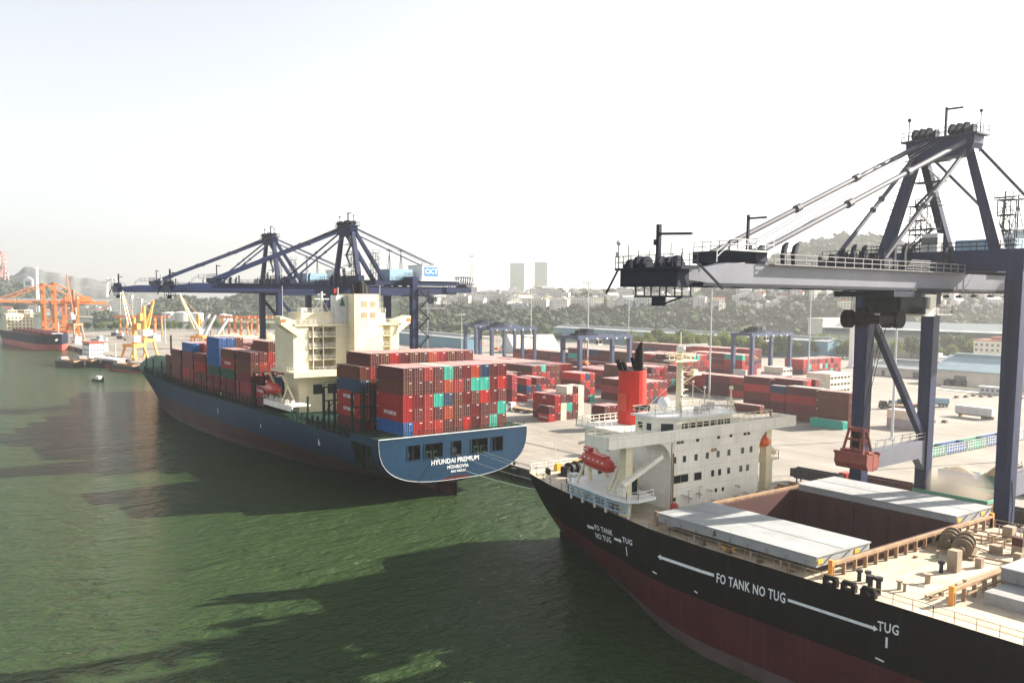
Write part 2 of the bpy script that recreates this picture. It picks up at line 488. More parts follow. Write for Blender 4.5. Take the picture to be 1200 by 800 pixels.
# rails of the quay cranes and painted lane lines on the apron
rl = MB()
for yy in (126.0, 146.0):
    for d in (-0.5, 0.5):
        rl.box(-780, yy + d - 0.08, 0.004, 420, yy + d + 0.08, 0.05)
tag(rl.obj('crane_rail', M_dark), kind='structure')
ln = MB()
for yy in (131, 135.5, 140, 151, 158, 165):
    for k in range(60):
        ln.box(-520 + k * 10, yy - 0.1, 0.004, -516 + k * 10, yy + 0.1, 0.008)
M_line = pm('lane_paint', (0.55, 0.5, 0.36), 0.8, 0.3, 1.0)
tag(ln.obj('road_marking', M_line), kind='structure')

# hills -------------------------------------------------------------
def foliage_mat(name, c0, c1, c2, sc, trans=0.0):
    M = D.materials.new(name); M.use_nodes = True
    n, l = M.node_tree.nodes, M.node_tree.links
    b = n['Principled BSDF']; b.inputs['Roughness'].default_value = 0.8; b.inputs['Specular IOR Level'].default_value = 0.2
    tc = n.new('ShaderNodeTexCoord')
    ns = n.new('ShaderNodeTexNoise'); ns.inputs['Scale'].default_value = sc; ns.inputs['Detail'].default_value = 6
    l.new(tc.outputs['Object'], ns.inputs['Vector'])
    cr = n.new('ShaderNodeValToRGB')
    cr.color_ramp.elements[0].position = 0.34; cr.color_ramp.elements[0].color = (*c0, 1)
    cr.color_ramp.elements[1].position = 0.66; cr.color_ramp.elements[1].color = (*c2, 1)
    e = cr.color_ramp.elements.new(0.5); e.color = (*c1, 1)
    l.new(ns.outputs[0], cr.inputs[0]); l.new(cr.outputs[0], b.inputs['Base Color'])
    if trans:
        t = n.new('ShaderNodeBsdfTranslucent'); l.new(cr.outputs[0], t.inputs['Color'])
        mx = n.new('ShaderNodeMixShader'); mx.inputs[0].default_value = trans
        l.new(b.outputs[0], mx.inputs[1]); l.new(t.outputs[0], mx.inputs[2]); l.new(mx.outputs[0], n['Material Output'].inputs['Surface'])
    return M
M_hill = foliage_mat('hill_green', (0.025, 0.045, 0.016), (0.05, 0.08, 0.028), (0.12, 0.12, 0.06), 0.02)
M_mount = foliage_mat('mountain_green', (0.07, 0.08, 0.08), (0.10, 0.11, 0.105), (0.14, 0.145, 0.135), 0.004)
M_leaf = foliage_mat('leaf_green', (0.07, 0.11, 0.025), (0.125, 0.175, 0.04), (0.20, 0.24, 0.07), 0.35, 0.5)
M_leaf2 = foliage_mat('leaf_dark_green', (0.035, 0.06, 0.02), (0.06, 0.09, 0.03), (0.10, 0.13, 0.045), 0.3, 0.4)
M_leafy = foliage_mat('leaf_light', (0.09, 0.12, 0.025), (0.15, 0.175, 0.04), (0.20, 0.21, 0.06), 0.4, 0.45)
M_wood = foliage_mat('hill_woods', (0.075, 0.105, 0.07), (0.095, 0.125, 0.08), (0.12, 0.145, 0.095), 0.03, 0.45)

def lerp_prof(prof, px):
    if px <= prof[0][0]: return prof[0][1]
    for (a, ya), (b, yb) in zip(prof, prof[1:]):
        if px <= b:
            t = (px - a) / (b - a); t = t * t * (3 - 2 * t)
            return ya + (yb - ya) * t
    return prof[-1][1]

HILLS = {}
def hill(name, prof, d0, d1, d2, mat, npx=120, nd=26, rough=6.0, base=0.0, pw=0.85, key=None):
    x0, x1 = prof[0][0], prof[-1][0]
    def H(px, d):
        py = lerp_prof(prof, px)
        top = at_dist(px, py, d1).z - base
        top = max(top, 0)
        if d < d1:
            t = max(0, (d - d0) / (d1 - d0)); k = t ** pw
        else:
            t = max(0, 1 - (d - d1) / (d2 - d1)); k = t * t * (3 - 2 * t)
        p = at_dist(px, 350, d)
        nz = mnoise.fractal(Vector((p.x * 0.006, p.y * 0.006, 1.7)), 0.9, 2.1, 5)
        edge = min(1, min(px - x0, x1 - px) / 40.0) if x1 - x0 > 90 else 1
        return Vector((p.x, p.y, base + top * k + nz * rough * min(1, k * 2.5)))
    mb = MB()
    ds = [d0 + (d2 - d0) * (i / (nd - 1)) for i in range(nd)]
    for i in range(npx):
        px = x0 + (x1 - x0) * i / (npx - 1)
        for d in ds:
            v = H(px, d)
            if d == d0: v.z = base - 1.5
            mb.v.append(tuple(v))
    for i in range(npx - 1):
        for j in range(nd - 1):
            a = i * nd + j
            mb.f.append((a, a + nd, a + nd + 1, a + 1)); mb.m.append(0)
    o = mb.obj(name, mat, smooth=True)
    tag(o, kind='structure')
    HILLS[key or name] = (H, x0, x1, d0, d1, d2)
    return H
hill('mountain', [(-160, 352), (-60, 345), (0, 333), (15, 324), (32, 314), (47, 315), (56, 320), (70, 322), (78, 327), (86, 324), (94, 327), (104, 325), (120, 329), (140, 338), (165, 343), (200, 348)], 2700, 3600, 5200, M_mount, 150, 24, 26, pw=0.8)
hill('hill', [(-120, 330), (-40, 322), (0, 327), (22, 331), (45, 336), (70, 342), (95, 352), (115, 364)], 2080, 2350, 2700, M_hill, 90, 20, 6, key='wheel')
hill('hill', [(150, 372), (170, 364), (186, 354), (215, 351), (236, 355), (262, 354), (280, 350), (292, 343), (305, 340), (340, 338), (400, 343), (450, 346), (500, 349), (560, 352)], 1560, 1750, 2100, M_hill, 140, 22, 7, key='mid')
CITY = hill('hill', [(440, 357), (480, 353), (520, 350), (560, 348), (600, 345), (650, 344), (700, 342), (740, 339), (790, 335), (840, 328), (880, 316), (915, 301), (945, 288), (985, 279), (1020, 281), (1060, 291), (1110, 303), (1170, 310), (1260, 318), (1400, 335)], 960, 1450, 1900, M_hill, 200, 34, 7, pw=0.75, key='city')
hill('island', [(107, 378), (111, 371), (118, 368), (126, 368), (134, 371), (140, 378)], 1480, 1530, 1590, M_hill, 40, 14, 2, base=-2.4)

# woods: far-off canopy reading as one mass ------------------------------
ico_v, ico_f = [], []
def _ico():
    t = (1 + 5 ** 0.5) / 2
    vs = [(-1, t, 0), (1, t, 0), (-1, -t, 0), (1, -t, 0), (0, -1, t), (0, 1, t), (0, -1, -t), (0, 1, -t), (t, 0, -1), (t, 0, 1), (-t, 0, -1), (-t, 0, 1)]
    vs = [Vector(v).normalized() for v in vs]
    fs = [(0, 11, 5), (0, 5, 1), (0, 1, 7), (0, 7, 10), (0, 10, 11), (1, 5, 9), (5, 11, 4), (11, 10, 2), (10, 7, 6), (7, 1, 8), (3, 9, 4), (3, 4, 2), (3, 2, 6), (3, 6, 8), (3, 8, 9), (4, 9, 5), (2, 4, 11), (6, 2, 10), (8, 6, 7), (9, 8, 1)]
    return vs, fs
ico_v, ico_f = _ico()
def clump(mb, c, r, sq=0.8):
    k = len(mb.v)
    for v in ico_v:
        j = random.uniform(0.5, 1.4)
        mb.v.append((c.x + v.x * r * j, c.y + v.y * r * j, c.z + v.z * r * j * sq))
    for f in ico_f:
        mb.f.append(tuple(k + i for i in f)); mb.m.append(0)
def woods(name, spots, mat):
    mb = MB()
    for c, r in spots:
        for _ in range(4):
            clump(mb, c + Vector((random.gauss(0, r * 0.5), random.gauss(0, r * 0.5), r * random.uniform(0.3, 1.1))), r * random.uniform(0.4, 0.8))
    return tag(mb.obj(name, mat), kind='stuff')
def hill_spots(key, n, dmin, dmax, px0, px1, r0, r1):
    H = HILLS[key][0]; o = []
    for _ in range(n):
        px = random.uniform(px0, px1); d = random.uniform(dmin, dmax)
        o.append((H(px, d), random.uniform(r0, r1)))
    return o

spots = hill_spots('city', 4300, 965, 1440, 470, 1330, 2.2, 6.5)
for (px0, px1, n) in ((930, 1300, 500),):
    spots += hill_spots('city', n, 1200, 1460, px0, px1, 4, 8)
woods('hillside_woods', spots, M_wood)
woods('headland_woods', hill_spots('mid', 900, 1580, 1760, 175, 500, 4, 8), M_wood)
woods('slope_woods', hill_spots('wheel', 260, 2120, 2360, -60, 100, 5, 9), M_wood)
woods('island_woods', hill_spots('island', 90, 1490, 1550, 110, 138, 3, 5), M_wood)
# ------------------------------------------------------------------ trees
def crown_mesh(h, r, n, seed, lobes=7):
    rnd = random.Random(seed)
    L = []
    for i in range(lobes):
        t = rnd.uniform(0, 2 * pi); rr = r * rnd.uniform(0.15, 0.62); zz = h * rnd.uniform(0.42, 0.86)
        L.append((Vector((rr * math.cos(t), rr * math.sin(t), zz)), r * rnd.uniform(0.40, 0.62)))
    mb = MB()
    for _ in range(n):
        c, lr = rnd.choice(L)
        d = Vector((rnd.gauss(0, 1), rnd.gauss(0, 1), rnd.gauss(0, 1))).normalized()
        p = c + d * lr * rnd.uniform(0.55, 1.1)
        s = rnd.uniform(0.32, 0.7) * r / 4.5
        a = Vector((rnd.gauss(0, 1), rnd.gauss(0, 1), rnd.gauss(0, 1))).normalized()
        b = d.lerp(a, 0.6).cross(a).normalized() if abs(d.dot(a)) < 0.98 else Vector((1, 0, 0))
        a = a * s; b = b * s * rnd.uniform(0.5, 0.9)
        mb.poly([p - a, p - b * 0.7, p + a, p + b * 0.7])
    return mb, L
TREES = []
for i, (h, r, mt) in enumerate(((12, 5.2, M_leaf), (10.5, 4.6, M_leaf), (13, 5.6, M_leaf2), (9.5, 4.6, M_leaf2), (11, 4.8, M_leafy))):
    mb, L = crown_mesh(h, r, 1150, 40 + i, 10)
    cm = mb.obj('crown', mt)
    tb = MB()
    tb.tube((0, 0, -0.1), (0.1, 0.05, h * 0.5), 0.32, 7, 0.18)
    for c, lr in L[:5]:
        tb.tube((0.06, 0.03, h * 0.34), c, 0.13, 5, 0.04)
    tk = tb.obj('trunk', M_trunk)
    TREES.append((cm.data, tk.data))
    D.objects.remove(cm); D.objects.remove(tk)
def tree(p, v, s, rz, label, group):
    t = thing('tree', label, 'tree', p, rz, group)
    t.scale = (s * random.uniform(0.9, 1.15), s * random.uniform(0.9, 1.15), s)
    for nm, me in (('crown', TREES[v][0]), ('trunk', TREES[v][1])):
        o = D.objects.new(nm, me); COL.objects.link(o); o.parent = t
    return t
G1 = 'green trees between the container yard and the hill'
rt = random.Random(3)
for i in range(96):
    px = 742 + (1010 - 742) * (i / 95) + rt.uniform(-3, 3)
    d = 655 + rt.uniform(0, 60) - (px - 742) * 0.02
    p = at_dist(px, 400, d); p.z = 0
    tree(p, rt.choice((0, 1, 0, 4, 4, 2)), rt.uniform(0.95, 1.4), rt.uniform(0, 6), 'bushy green tree in the belt behind the container stacks', G1)
for i in range(26):
    px = rt.uniform(1000, 1180)
    d = rt.uniform(640, 700)
    p = at_dist(px, 400, d); p.z = 0
    tree(p, rt.choice((0, 1, 2, 3)), rt.uniform(1.0, 1.45), rt.uniform(0, 6), 'dark green tree behind the low grey roofed warehouse', 'trees behind the warehouse')
for i in range(16):
    px = 590 + i * 10 + rt.uniform(-3, 3)
    p = at_dist(px, 400, 830 + rt.uniform(-20, 40)); p.z = 0
    tree(p, rt.choice((2, 3)), rt.uniform(0.8, 1.1), rt.uniform(0, 6), 'dark green tree along the blue walled shed', 'trees along the blue shed')
for i in range(30):
    px = 84 + i * 8.6 + rt.uniform(-2.5, 2.5)
    z0 = at_z(px, 387.0 + rt.uniform(-0.4, 0.6), 0)
    tree(z0, rt.choice((0, 1, 2, 3, 1)), rt.uniform(0.75, 1.15), rt.uniform(0, 6), 'round topped tree in the row along the inlet bank', 'row of trees along the inlet')

# ------------------------------------------------------------------ city
PAL = [pm('house_%d' % i, c, 0.8, 0.1, 0.1) for i, c in enumerate(((0.62, 0.58, 0.52), (0.55, 0.56, 0.55), (0.66, 0.62, 0.5), (0.5, 0.44, 0.4), (0.60, 0.55, 0.55)))]
M_win = pm('window_shade', (0.10, 0.12, 0.14), 0.4, 0.2, 0.5)
def house(name, p, wx, wy, h, rz, wall, roof, label, cat, group, fl=3.2, gable=False):
    t = thing(name, label, cat, p, rz, group)
    b = MB()
    b.box(-wx / 2, -wy / 2, -4, wx / 2, wy / 2, h)
    wn = b
    r = MB()
    if gable:
        r.ext([(-wx / 2 - 0.4, -wy / 2 - 0.4, h + 0.002), (-wx / 2 - 0.4, wy / 2 + 0.4, h + 0.002), (-wx / 2 - 0.4, 0, h + wy * 0.32)], (wx + 0.8, 0, 0))
    else:
        r.box(-wx / 2 - 0.2, -wy / 2 - 0.2, h + 0.002, wx / 2 + 0.2, wy / 2 + 0.2, h + 0.7)
        r.box(-wx * 0.2, -wy * 0.2, h + 0.7, wx * 0.15, wy * 0.2, h + 2.6)
    r.obj('roof', roof, t)
    nf = max(1, int(h / fl))
    for f in range(nf):
        z = f * fl + 1.0
        nx = max(1, int(wx / 3.2))
        for k in range(nx):
            x = -wx / 2 + (k + 0.5) * wx / nx
            wn.box(x - 0.75, -wy / 2 - 0.05, z, x + 0.75, -wy / 2 + 0.2, z + 1.5, 1)
        ny = max(1, int(wy / 3.2))
        for k in range(ny):
            y = -wy / 2 + (k + 0.5) * wy / ny
            wn.box(wx / 2 - 0.2, y - 0.75, z, wx / 2 + 0.05, y + 0.75, z + 1.5, 1)
    b.obj('wall', [wall, M_win], t)
    return t
Hc, _, _, c0, c1, c2 = HILLS['city']
rh = random.Random(11)
def on_city(px, py):
    best = None
    for k in range(60):
        d = c0 + (c1 - c0) * k / 59.0
        v = Hc(px, d)
        r = ray(px, py); s = d / math.hypot(r.x, r.y); zr = 40.5 + r.z * s
        if v.z >= zr: return v
    return Hc(px, c1)
spots = []
for _ in range(44): spots.append((rh.uniform(498, 600), rh.uniform(349, 362), 1))
for _ in range(46): spots.append((rh.uniform(600, 770), rh.uniform(346, 366), 1))
for _ in range(40): spots.append((rh.uniform(770, 935), rh.uniform(338, 366), 0))
for _ in range(34): spots.append((rh.uniform(935, 1195), rh.uniform(338, 368), 0))
for px, py, big in spots:
    p = on_city(px, py)
    wl = rh.choice(PAL)
    if big:
        wx, wy, h = rh.uniform(10, 22), rh.uniform(9, 14), rh.uniform(8, 17)
        house('hill_house', p, wx, wy, h, rh.uniform(0.5, 1.4), wl, rh.choice((M_roofg, M_roofg, M_lgrey, PAL[0], PAL[2])), 'pale flat roofed apartment block on the hazy town hillside', 'house', 'houses on the hazy hillside', gable=rh.random() < 0.2)
    else:
        wx, wy, h = rh.uniform(8, 17), rh.uniform(7, 12), rh.uniform(6, 12)
        house('hill_house', p, wx, wy, h, rh.uniform(0.3, 1.6), wl, rh.choice((M_roofg, M_lgrey, M_roofr, PAL[1])), 'pale house among trees on the green hillside', 'house', 'houses among the hillside trees', gable=rh.random() < 0.4)
# long terraces of apartments below the skyline
for k, (px, py, wx) in enumerate(((520, 356, 40), (548, 357, 46), (566, 358, 44), (580, 358, 30), (505, 357, 34), (640, 352, 46), (612, 356, 40))):
    house('apartment_block', on_city(px, py), wx, 13, 15, 0.93, PAL[0], M_roofg, 'long pale apartment terrace below the twin towers', 'apartments', 'apartment terraces below the twin towers')
# twin towers
for nm, px, wpx, top, lab in ((0, 606, 16.5, 309, 'left one of the two tall pale towers on the skyline'), (1, 633.5, 14.5, 308, 'right one of the two tall pale towers on the skyline')):
    d = 1750
    p = at_dist(px, 350, d); top_z = at_dist(px, top, d).z
    p.z = 15
    t = thing('tower_block', lab, 'tower', p, R(52), 'twin tower blocks')
    wd = wpx * 1750 / 1007 * 1.0
    H = top_z - 15
    b = MB(); b.box(-wd / 2, -wd * 0.33, -10, wd / 2, wd * 0.33, H)
    wn = b
    b = MB(); b.box(-wd / 2 - .4, -wd * .33 - .4, H - .6, wd / 2 + .4, wd * .33 + .4, H + 0.6); b.obj('roof', PAL[0], t)
    for f in range(int(H / 3.6)):
        z = 3 + f * 3.6
        for k in range(9):
            x = -wd / 2 + (k + 0.5) * wd / 9
            wn.box(x - 0.9, -wd * 0.33 - 0.06, z, x + 0.9, -wd * 0.33 + 0.2, z + 1.9, 1)
        for k in range(6):
            y = -wd * 0.33 + (k + 0.5) * wd * 0.66 / 6
            wn.box(wd / 2 - 0.2, y - 0.9, z, wd / 2 + 0.06, y + 0.9, z + 1.9, 1)
    wn.obj('wall', [pm('tower_white', (0.85, 0.86, 0.86), 0.6, 0.04, 0.1), PAL[2]], t)
# cable pylon on the skyline
p = at_dist(553, 350, 1900); p.z = 40
t = thing('cable_pylon', 'slender hazy pylon with a crosspiece on the skyline by the twin towers', 'pylon', p)
H = at_dist(553, 300, 1900).z - 40
b = MB()
for s in (-1, 1):
    b.beam((s * 9, 0, 0), (s * 1.6, 0, H), 1.6, 1.6, 0, 0.9, 0.9)
for k in range(1, 9):
    z = H * k / 9; x = 9 + (1.6 - 9) * k / 9
    b.beam((-x, 0, z), (x, 0, z), 0.7)
    x2 = 9 + (1.6 - 9) * (k - 1) / 9
    b.beam((-x2, 0, H * (k - 1) / 9), (x, 0, z), 0.5)
b.obj('mast', M_lgrey, t)
b = MB(); b.box(-11, -1.5, H - 1.5, 11, 1.5, H + 0.5); b.obj('crossarm', M_lgrey, t)

# ------------------------------------------------------------------ cable-stayed bridge far left
dB = 2150
br = thing('bridge', 'pale cable stayed bridge with slender pylons beyond the far berth', 'bridge', (0, 0, 0))
def pylon(px, top, wid, twin=False):
    a = at_dist(px, 350, dB); z1 = at_dist(px, top, dB).z
    b = MB()
    if twin:
        for s in (-1, 1):
            b.beam((a.x + s * 14, a.y + s * 10, -4), (a.x + s * 9, a.y + s * 6, z1), wid, wid, 0, wid * .8, wid * .8)
        for z in (z1 - 5, z1 * 0.45):
            b.beam((a.x - 12, a.y - 8, z), (a.x + 12, a.y + 8, z), 4, 4)
    else:
        b.beam((a.x, a.y, -4), (a.x, a.y, z1), wid, wid, 0, wid * .6, wid * .6)
    b.obj('pylon', M_white, br)
    return a, z1
pa, za = pylon(44.5, 313, 7)
pb, zb = pylon(131.5, 325, 5, True)
dk = MB()
e0, e1 = at_dist(-60, 350, 2150), at_dist(300, 350, 2150)
zd = at_dist(100, 351, 2150).z
dk.beam((e0.x, e0.y, zd), (e1.x, e1.y, zd - 2), 22, 3.4)
dk.obj('deck', M_lgrey, br)
cb = MB()
for (pt, z1) in ((pa, za), (pb, zb)):
    dv = Vector((e1.x - e0.x, e1.y - e0.y, 0)).normalized()
    for s in (-1, 1):
        for k in range(1, 9):
            q_ = pt + dv * (s * k * 22)
            cb.beam((pt.x, pt.y, z1 - k * 0.9), (q_.x, q_.y, zd), 0.35)
cb.obj('stay_cable', M_lgrey, br)
pr = MB()
for px in (150, 168, 186, 205, 225, 250):
    a = at_dist(px, 350, 2150); pr.box(a.x - 4, a.y - 4, -4, a.x + 4, a.y + 4, zd - 2)
pr.obj('pier', M_lgrey, br)

# ferris wheel seen edge on, on the hill at far left
d = 2350
a = at_dist(4, 330, d); zt = at_dist(4, 294.5, d).z; zb_ = at_dist(4, 329, d).z
fw = thing('ferris_wheel', 'faded red ferris wheel seen nearly edge on above the left hill', 'ferris wheel', (a.x, a.y, zb_ - 6), math.atan2(a.y, a.x) + R(9))
rad = (zt - zb_) / 2
b = MB(); cz = rad + 6
N = 40
for s in (-3, 3):
    for k in range(N):
        t0, t1 = 2 * pi * k / N, 2 * pi * (k + 1) / N
        b.beam((rad * math.cos(t0), s, cz + rad * math.sin(t0)), (rad * math.cos(t1), s, cz + rad * math.sin(t1)), 1.6)
        if k % 2 == 0: b.beam((rad * math.cos(t0), s, cz + rad * math.sin(t0)), (0, s * 0.6, cz), 0.5)
for k in range(N): b.beam((rad * math.cos(2 * pi * k / N), -3, cz + rad * math.sin(2 * pi * k / N)), (rad * math.cos(2 * pi * k / N), 3, cz + rad * math.sin(2 * pi * k / N)), 0.8)
b.obj('wheel', M_pinkred, fw)
b = MB()
for s in (-1, 1):
    for x in (-16, 16):
        b.beam((x, s * 11, 0), (0, s * 4, cz), 2.2)
b.obj('support', M_pinkred, fw)
gd = MB()
for k in range(0, N, 2): gd.ball((rad * math.cos(2 * pi * k / N), 0, cz + rad * math.sin(2 * pi * k / N) - 2.5), 2.2, 0, 6, 4)
gd.obj('cabin', M_white, fw)

# white pavilion on the hill
a = at_dist(33.5, 331, 2300); z0 = at_dist(33.5, 336, 2300).z
t = thing('hilltop_pavilion', 'white gabled building with a square dark opening below the mountain', 'building', (a.x, a.y, z0), R(72))
b = MB(); b.box(-9, -8, -8, 9, 8, 16); b.obj('wall', M_white, t)
b = MB(); b.ext([(-10, -9, 16.01), (10, -9, 16.01), (0, -9, 23)], (0, 18, 0)); b.obj('roof', M_white, t)
b = MB(); b.box(-5.5, -8.1, 3, 5.5, -7.8, 13); b.obj('window', M_win, t)

# far shore town, left
rf = random.Random(5)
for k in range(40):
    px = rf.uniform(2, 178); d = rf.uniform(2010, 2110)
    p = at_dist(px, 360, d); p.z = -0.3
    if px > 100: p = at_dist(px, 360, rf.uniform(1960, 2050)); p.z = 0
    house('shore_house', p, rf.uniform(10, 22), rf.uniform(9, 13), rf.uniform(6, 19), rf.uniform(0.9, 1.5), rf.choice(PAL), rf.choice((M_roofg, M_roofr, PAL[0])), 'small pale waterfront house on the far left shore', 'house', 'houses along the far left shore', gable=rf.random() < 0.4)
for px, wd_, top in ((138, 9, 341), (150, 12, 346), (160, 14, 350), (170, 10, 355)):
    p = at_dist(px, 360, 1950); zt_ = at_dist(px, top, 1950).z; p.z = 0
    house('shore_block', p, wd_ * 1.6, 14, zt_, R(65), M_white, M_roofg, 'tall white waterfront building behind the yellow cranes', 'building', 'white buildings behind the yellow cranes')
# fuel tanks
for px, w_, top in ((199, 15, 366), (214, 18, 365.5), (230, 15, 366.5), (262, 9, 368), (268, 8, 369)):
    p = at_dist(px, 372, 1560); r_ = w_ * 0.5 * 1560 / 1007
    H = max(6, at_dist(px, top, 1560).z - 0)
    t = thing('fuel_tank', 'big pale round fuel tank on the far bank below the wooded hill', 'tank', (p.x, p.y, -0.5), 0, 'fuel tanks on the far bank')
    b = MB(); b.tube((0, 0, 0), (0, 0, H), r_, 28); b.obj('shell', M_lgrey, t)
    b = MB(); b.tube((0, 0, H), (0, 0, H + 1.6), r_ * 1.01, 28, r_ * 0.2); b.obj('roof', M_white, t)

# ------------------------------------------------------------------ sheds behind the yard
def shed(name, label, p, L, W, H, rise, rz, wall, roof, doors=(), group=None, stripes=None):
    t = thing(name, label, 'shed', p, rz, group)
    b = MB(); b.box(0, 0, -0.3, L, W, H)
    b.ext([(0.0, 0.02, H), (0.0, W - 0.02, H), (0.0, W / 2, H + rise - 0.15)], (L, 0, 0))
    b.obj('wall', wall, t)
    r = MB(); k = 0.35
    for s in (0, 1):
        y0, y1 = (-1.2, W / 2) if s == 0 else (W + 1.2, W / 2)
        z0 = H - 1.2 * rise / (W / 2)
        r.ext([(-0.8, y0, z0 + 0.1), (-0.8, y1, H + rise + 0.1), (-0.8, y1, H + rise + 0.4), (-0.8, y0, z0 + 0.4)], (L + 1.6, 0, 0))
    r.box(2, W / 2 - 1.6, H + rise + 0.1, L - 2, W / 2 + 1.6, H + rise + 1.3)
    r.obj('roof', roof, t)
    for (x0, x1, h) in doors:
        d_ = MB(); d_.box(x0, -0.06, 0.02, x1, 0.3, h); d_.obj('door', M_win, t)
    return t
# warehouse right of centre (open bays), its long side along the quay direction
p = Vector((-221, 424, 0))
shed('warehouse', 'grey roofed warehouse with open loading bays beyond the truck park', p, 150, 34, 7.6, 6.2, 0, M_wallp, M_roofb,
     doors=((10, 16, 5), (34, 41, 5.4), (44, 51, 5.4), (54, 61, 5.4), (70, 77, 5.4), (84, 91, 5.4), (100, 107, 5.4)))
shed('store_building', 'small grey roofed store left of the open bay warehouse', Vector((-268, 446, 0)), 36, 20, 4.6, 3.2, 0, M_wallp, M_roofg, doors=((6, 8, 3), (14, 16, 3), (24, 28, 3)))
house('site_office', Vector((-262, 505, 0)), 16, 10, 8, 0, M_white, M_lgrey, 'small white flat roofed office among trees behind the sheds', 'office', None)
house('gate_building', Vector((-250, 560, 0)), 26, 18, 17, 0, PAL[2], M_roofr, 'pale multi storey building with a red roof behind the trees at right', 'building', None)
# big pale hall with a stepped gable behind the trees
t = thing('storage_hall', 'very long pale hall with grey roof behind the trees', 'hall', (-424, 612, 0))
b = MB(); b.box(14, 0, 0, 260, 50, 15.5); b.obj('wall', M_wallp, t)
b = MB()
b.ext([(12, -1.5, 15.0), (12, 25, 25.5), (12, 51.5, 15.0)], (250, 0, 0)); b.obj('roof', M_roofg, t)
b = MB(); b.box(0, -2, 0, 13.5, 52, 26.5); b.box(-.6, -2.6, 25.5, 14, 52.6, 27.2); b.obj('gable_block', M_wallp, t)
b = MB(); b.box(11, -1.9, 19.5, 262, 25, 20.3); b.obj('gutter', M_lgrey, t)
# blue walled sheds, centre
shed('transit_shed', 'long blue walled shed with pale roof left of the twin yard cranes', Vector((-760, 388, 0)), 190, 16, 9.0, 1.6, R(-5), M_wallb, M_roofg)
shed('transit_shed', 'long blue walled shed with pale roof right of the twin yard cranes', Vector((-690, 560, 0)), 330, 18, 12.0, 1.8, R(-3), M_wallb, M_roofg)
# A-frame stockpile sheds
for k, (px, py, W, H, L_, lab) in enumerate(((594, 413, 30, 13, 40, 'white steep roofed stockpile shed behind the twin yard cranes'),)):
    p = at_z(px, py, 0)
    t = thing('stockpile_shed', lab, 'shed', p, R(-10))
    b = MB()
    for s in (-1, 1):
        b.ext([(s * W / 2, 0, 0), (s * 0.02, 0, H), (s * 0.02, 0, H + .5), (s * (W / 2 + .6), 0, 0)], (0, L_, 0))
    b.obj('roof', M_wallp, t)
    b = MB(); b.ext([(-W / 2 + .6, .4, 0), (W / 2 - .6, .4, 0), (0, .4, H - .3)], (0, .3, 0)); b.obj('wall', M_lgrey, t)
# tall white column behind the yard
p = at_z(998.5, 431, 0)
t = thing('concrete_column', 'tall plain white concrete column behind the white containers', 'column', p)
b = MB(); hz = 40.5 + (354 - 371) / 1007.0 * 500
b.box(-1.6, -1.6, 0, 1.6, 1.6, 28); b.box(-2.6, -2.6, 0, 2.6, 2.6, 1.2); b.box(-2.4, -2.4, 26.4, 2.4, 2.4, 27.4); b.obj('shaft', M_white, t)
# low boundary wall with a hut in front of the warehouse
b = MB(); b.box(-206, 402, 0, -40, 402.5, 1.5); b.box(-206, 395, 0, -40, 401.9, 0.3)
tag(b.obj('boundary_wall', M_wallp), 'low pale wall and kerb in front of the open bay warehouse', 'wall')
t = thing('site_hut', 'small pale portable hut on the kerb before the warehouse', 'hut', (-180, 396, 0.3))
b = MB(); b.box(-5, -1.6, 0, 5, 1.6, 3.0); b.obj('wall', M_lgrey, t)
b = MB()
for k in range(4): b.box(-4 + k * 2.2, -1.68, 1.1, -2.9 + k * 2.2, -1.5, 2.2)
b.obj('window', M_win, t)
b = MB(); b.box(-5.3, -1.9, 3.0, 5.3, 1.9, 3.25); b.obj('roof', M_white, t)
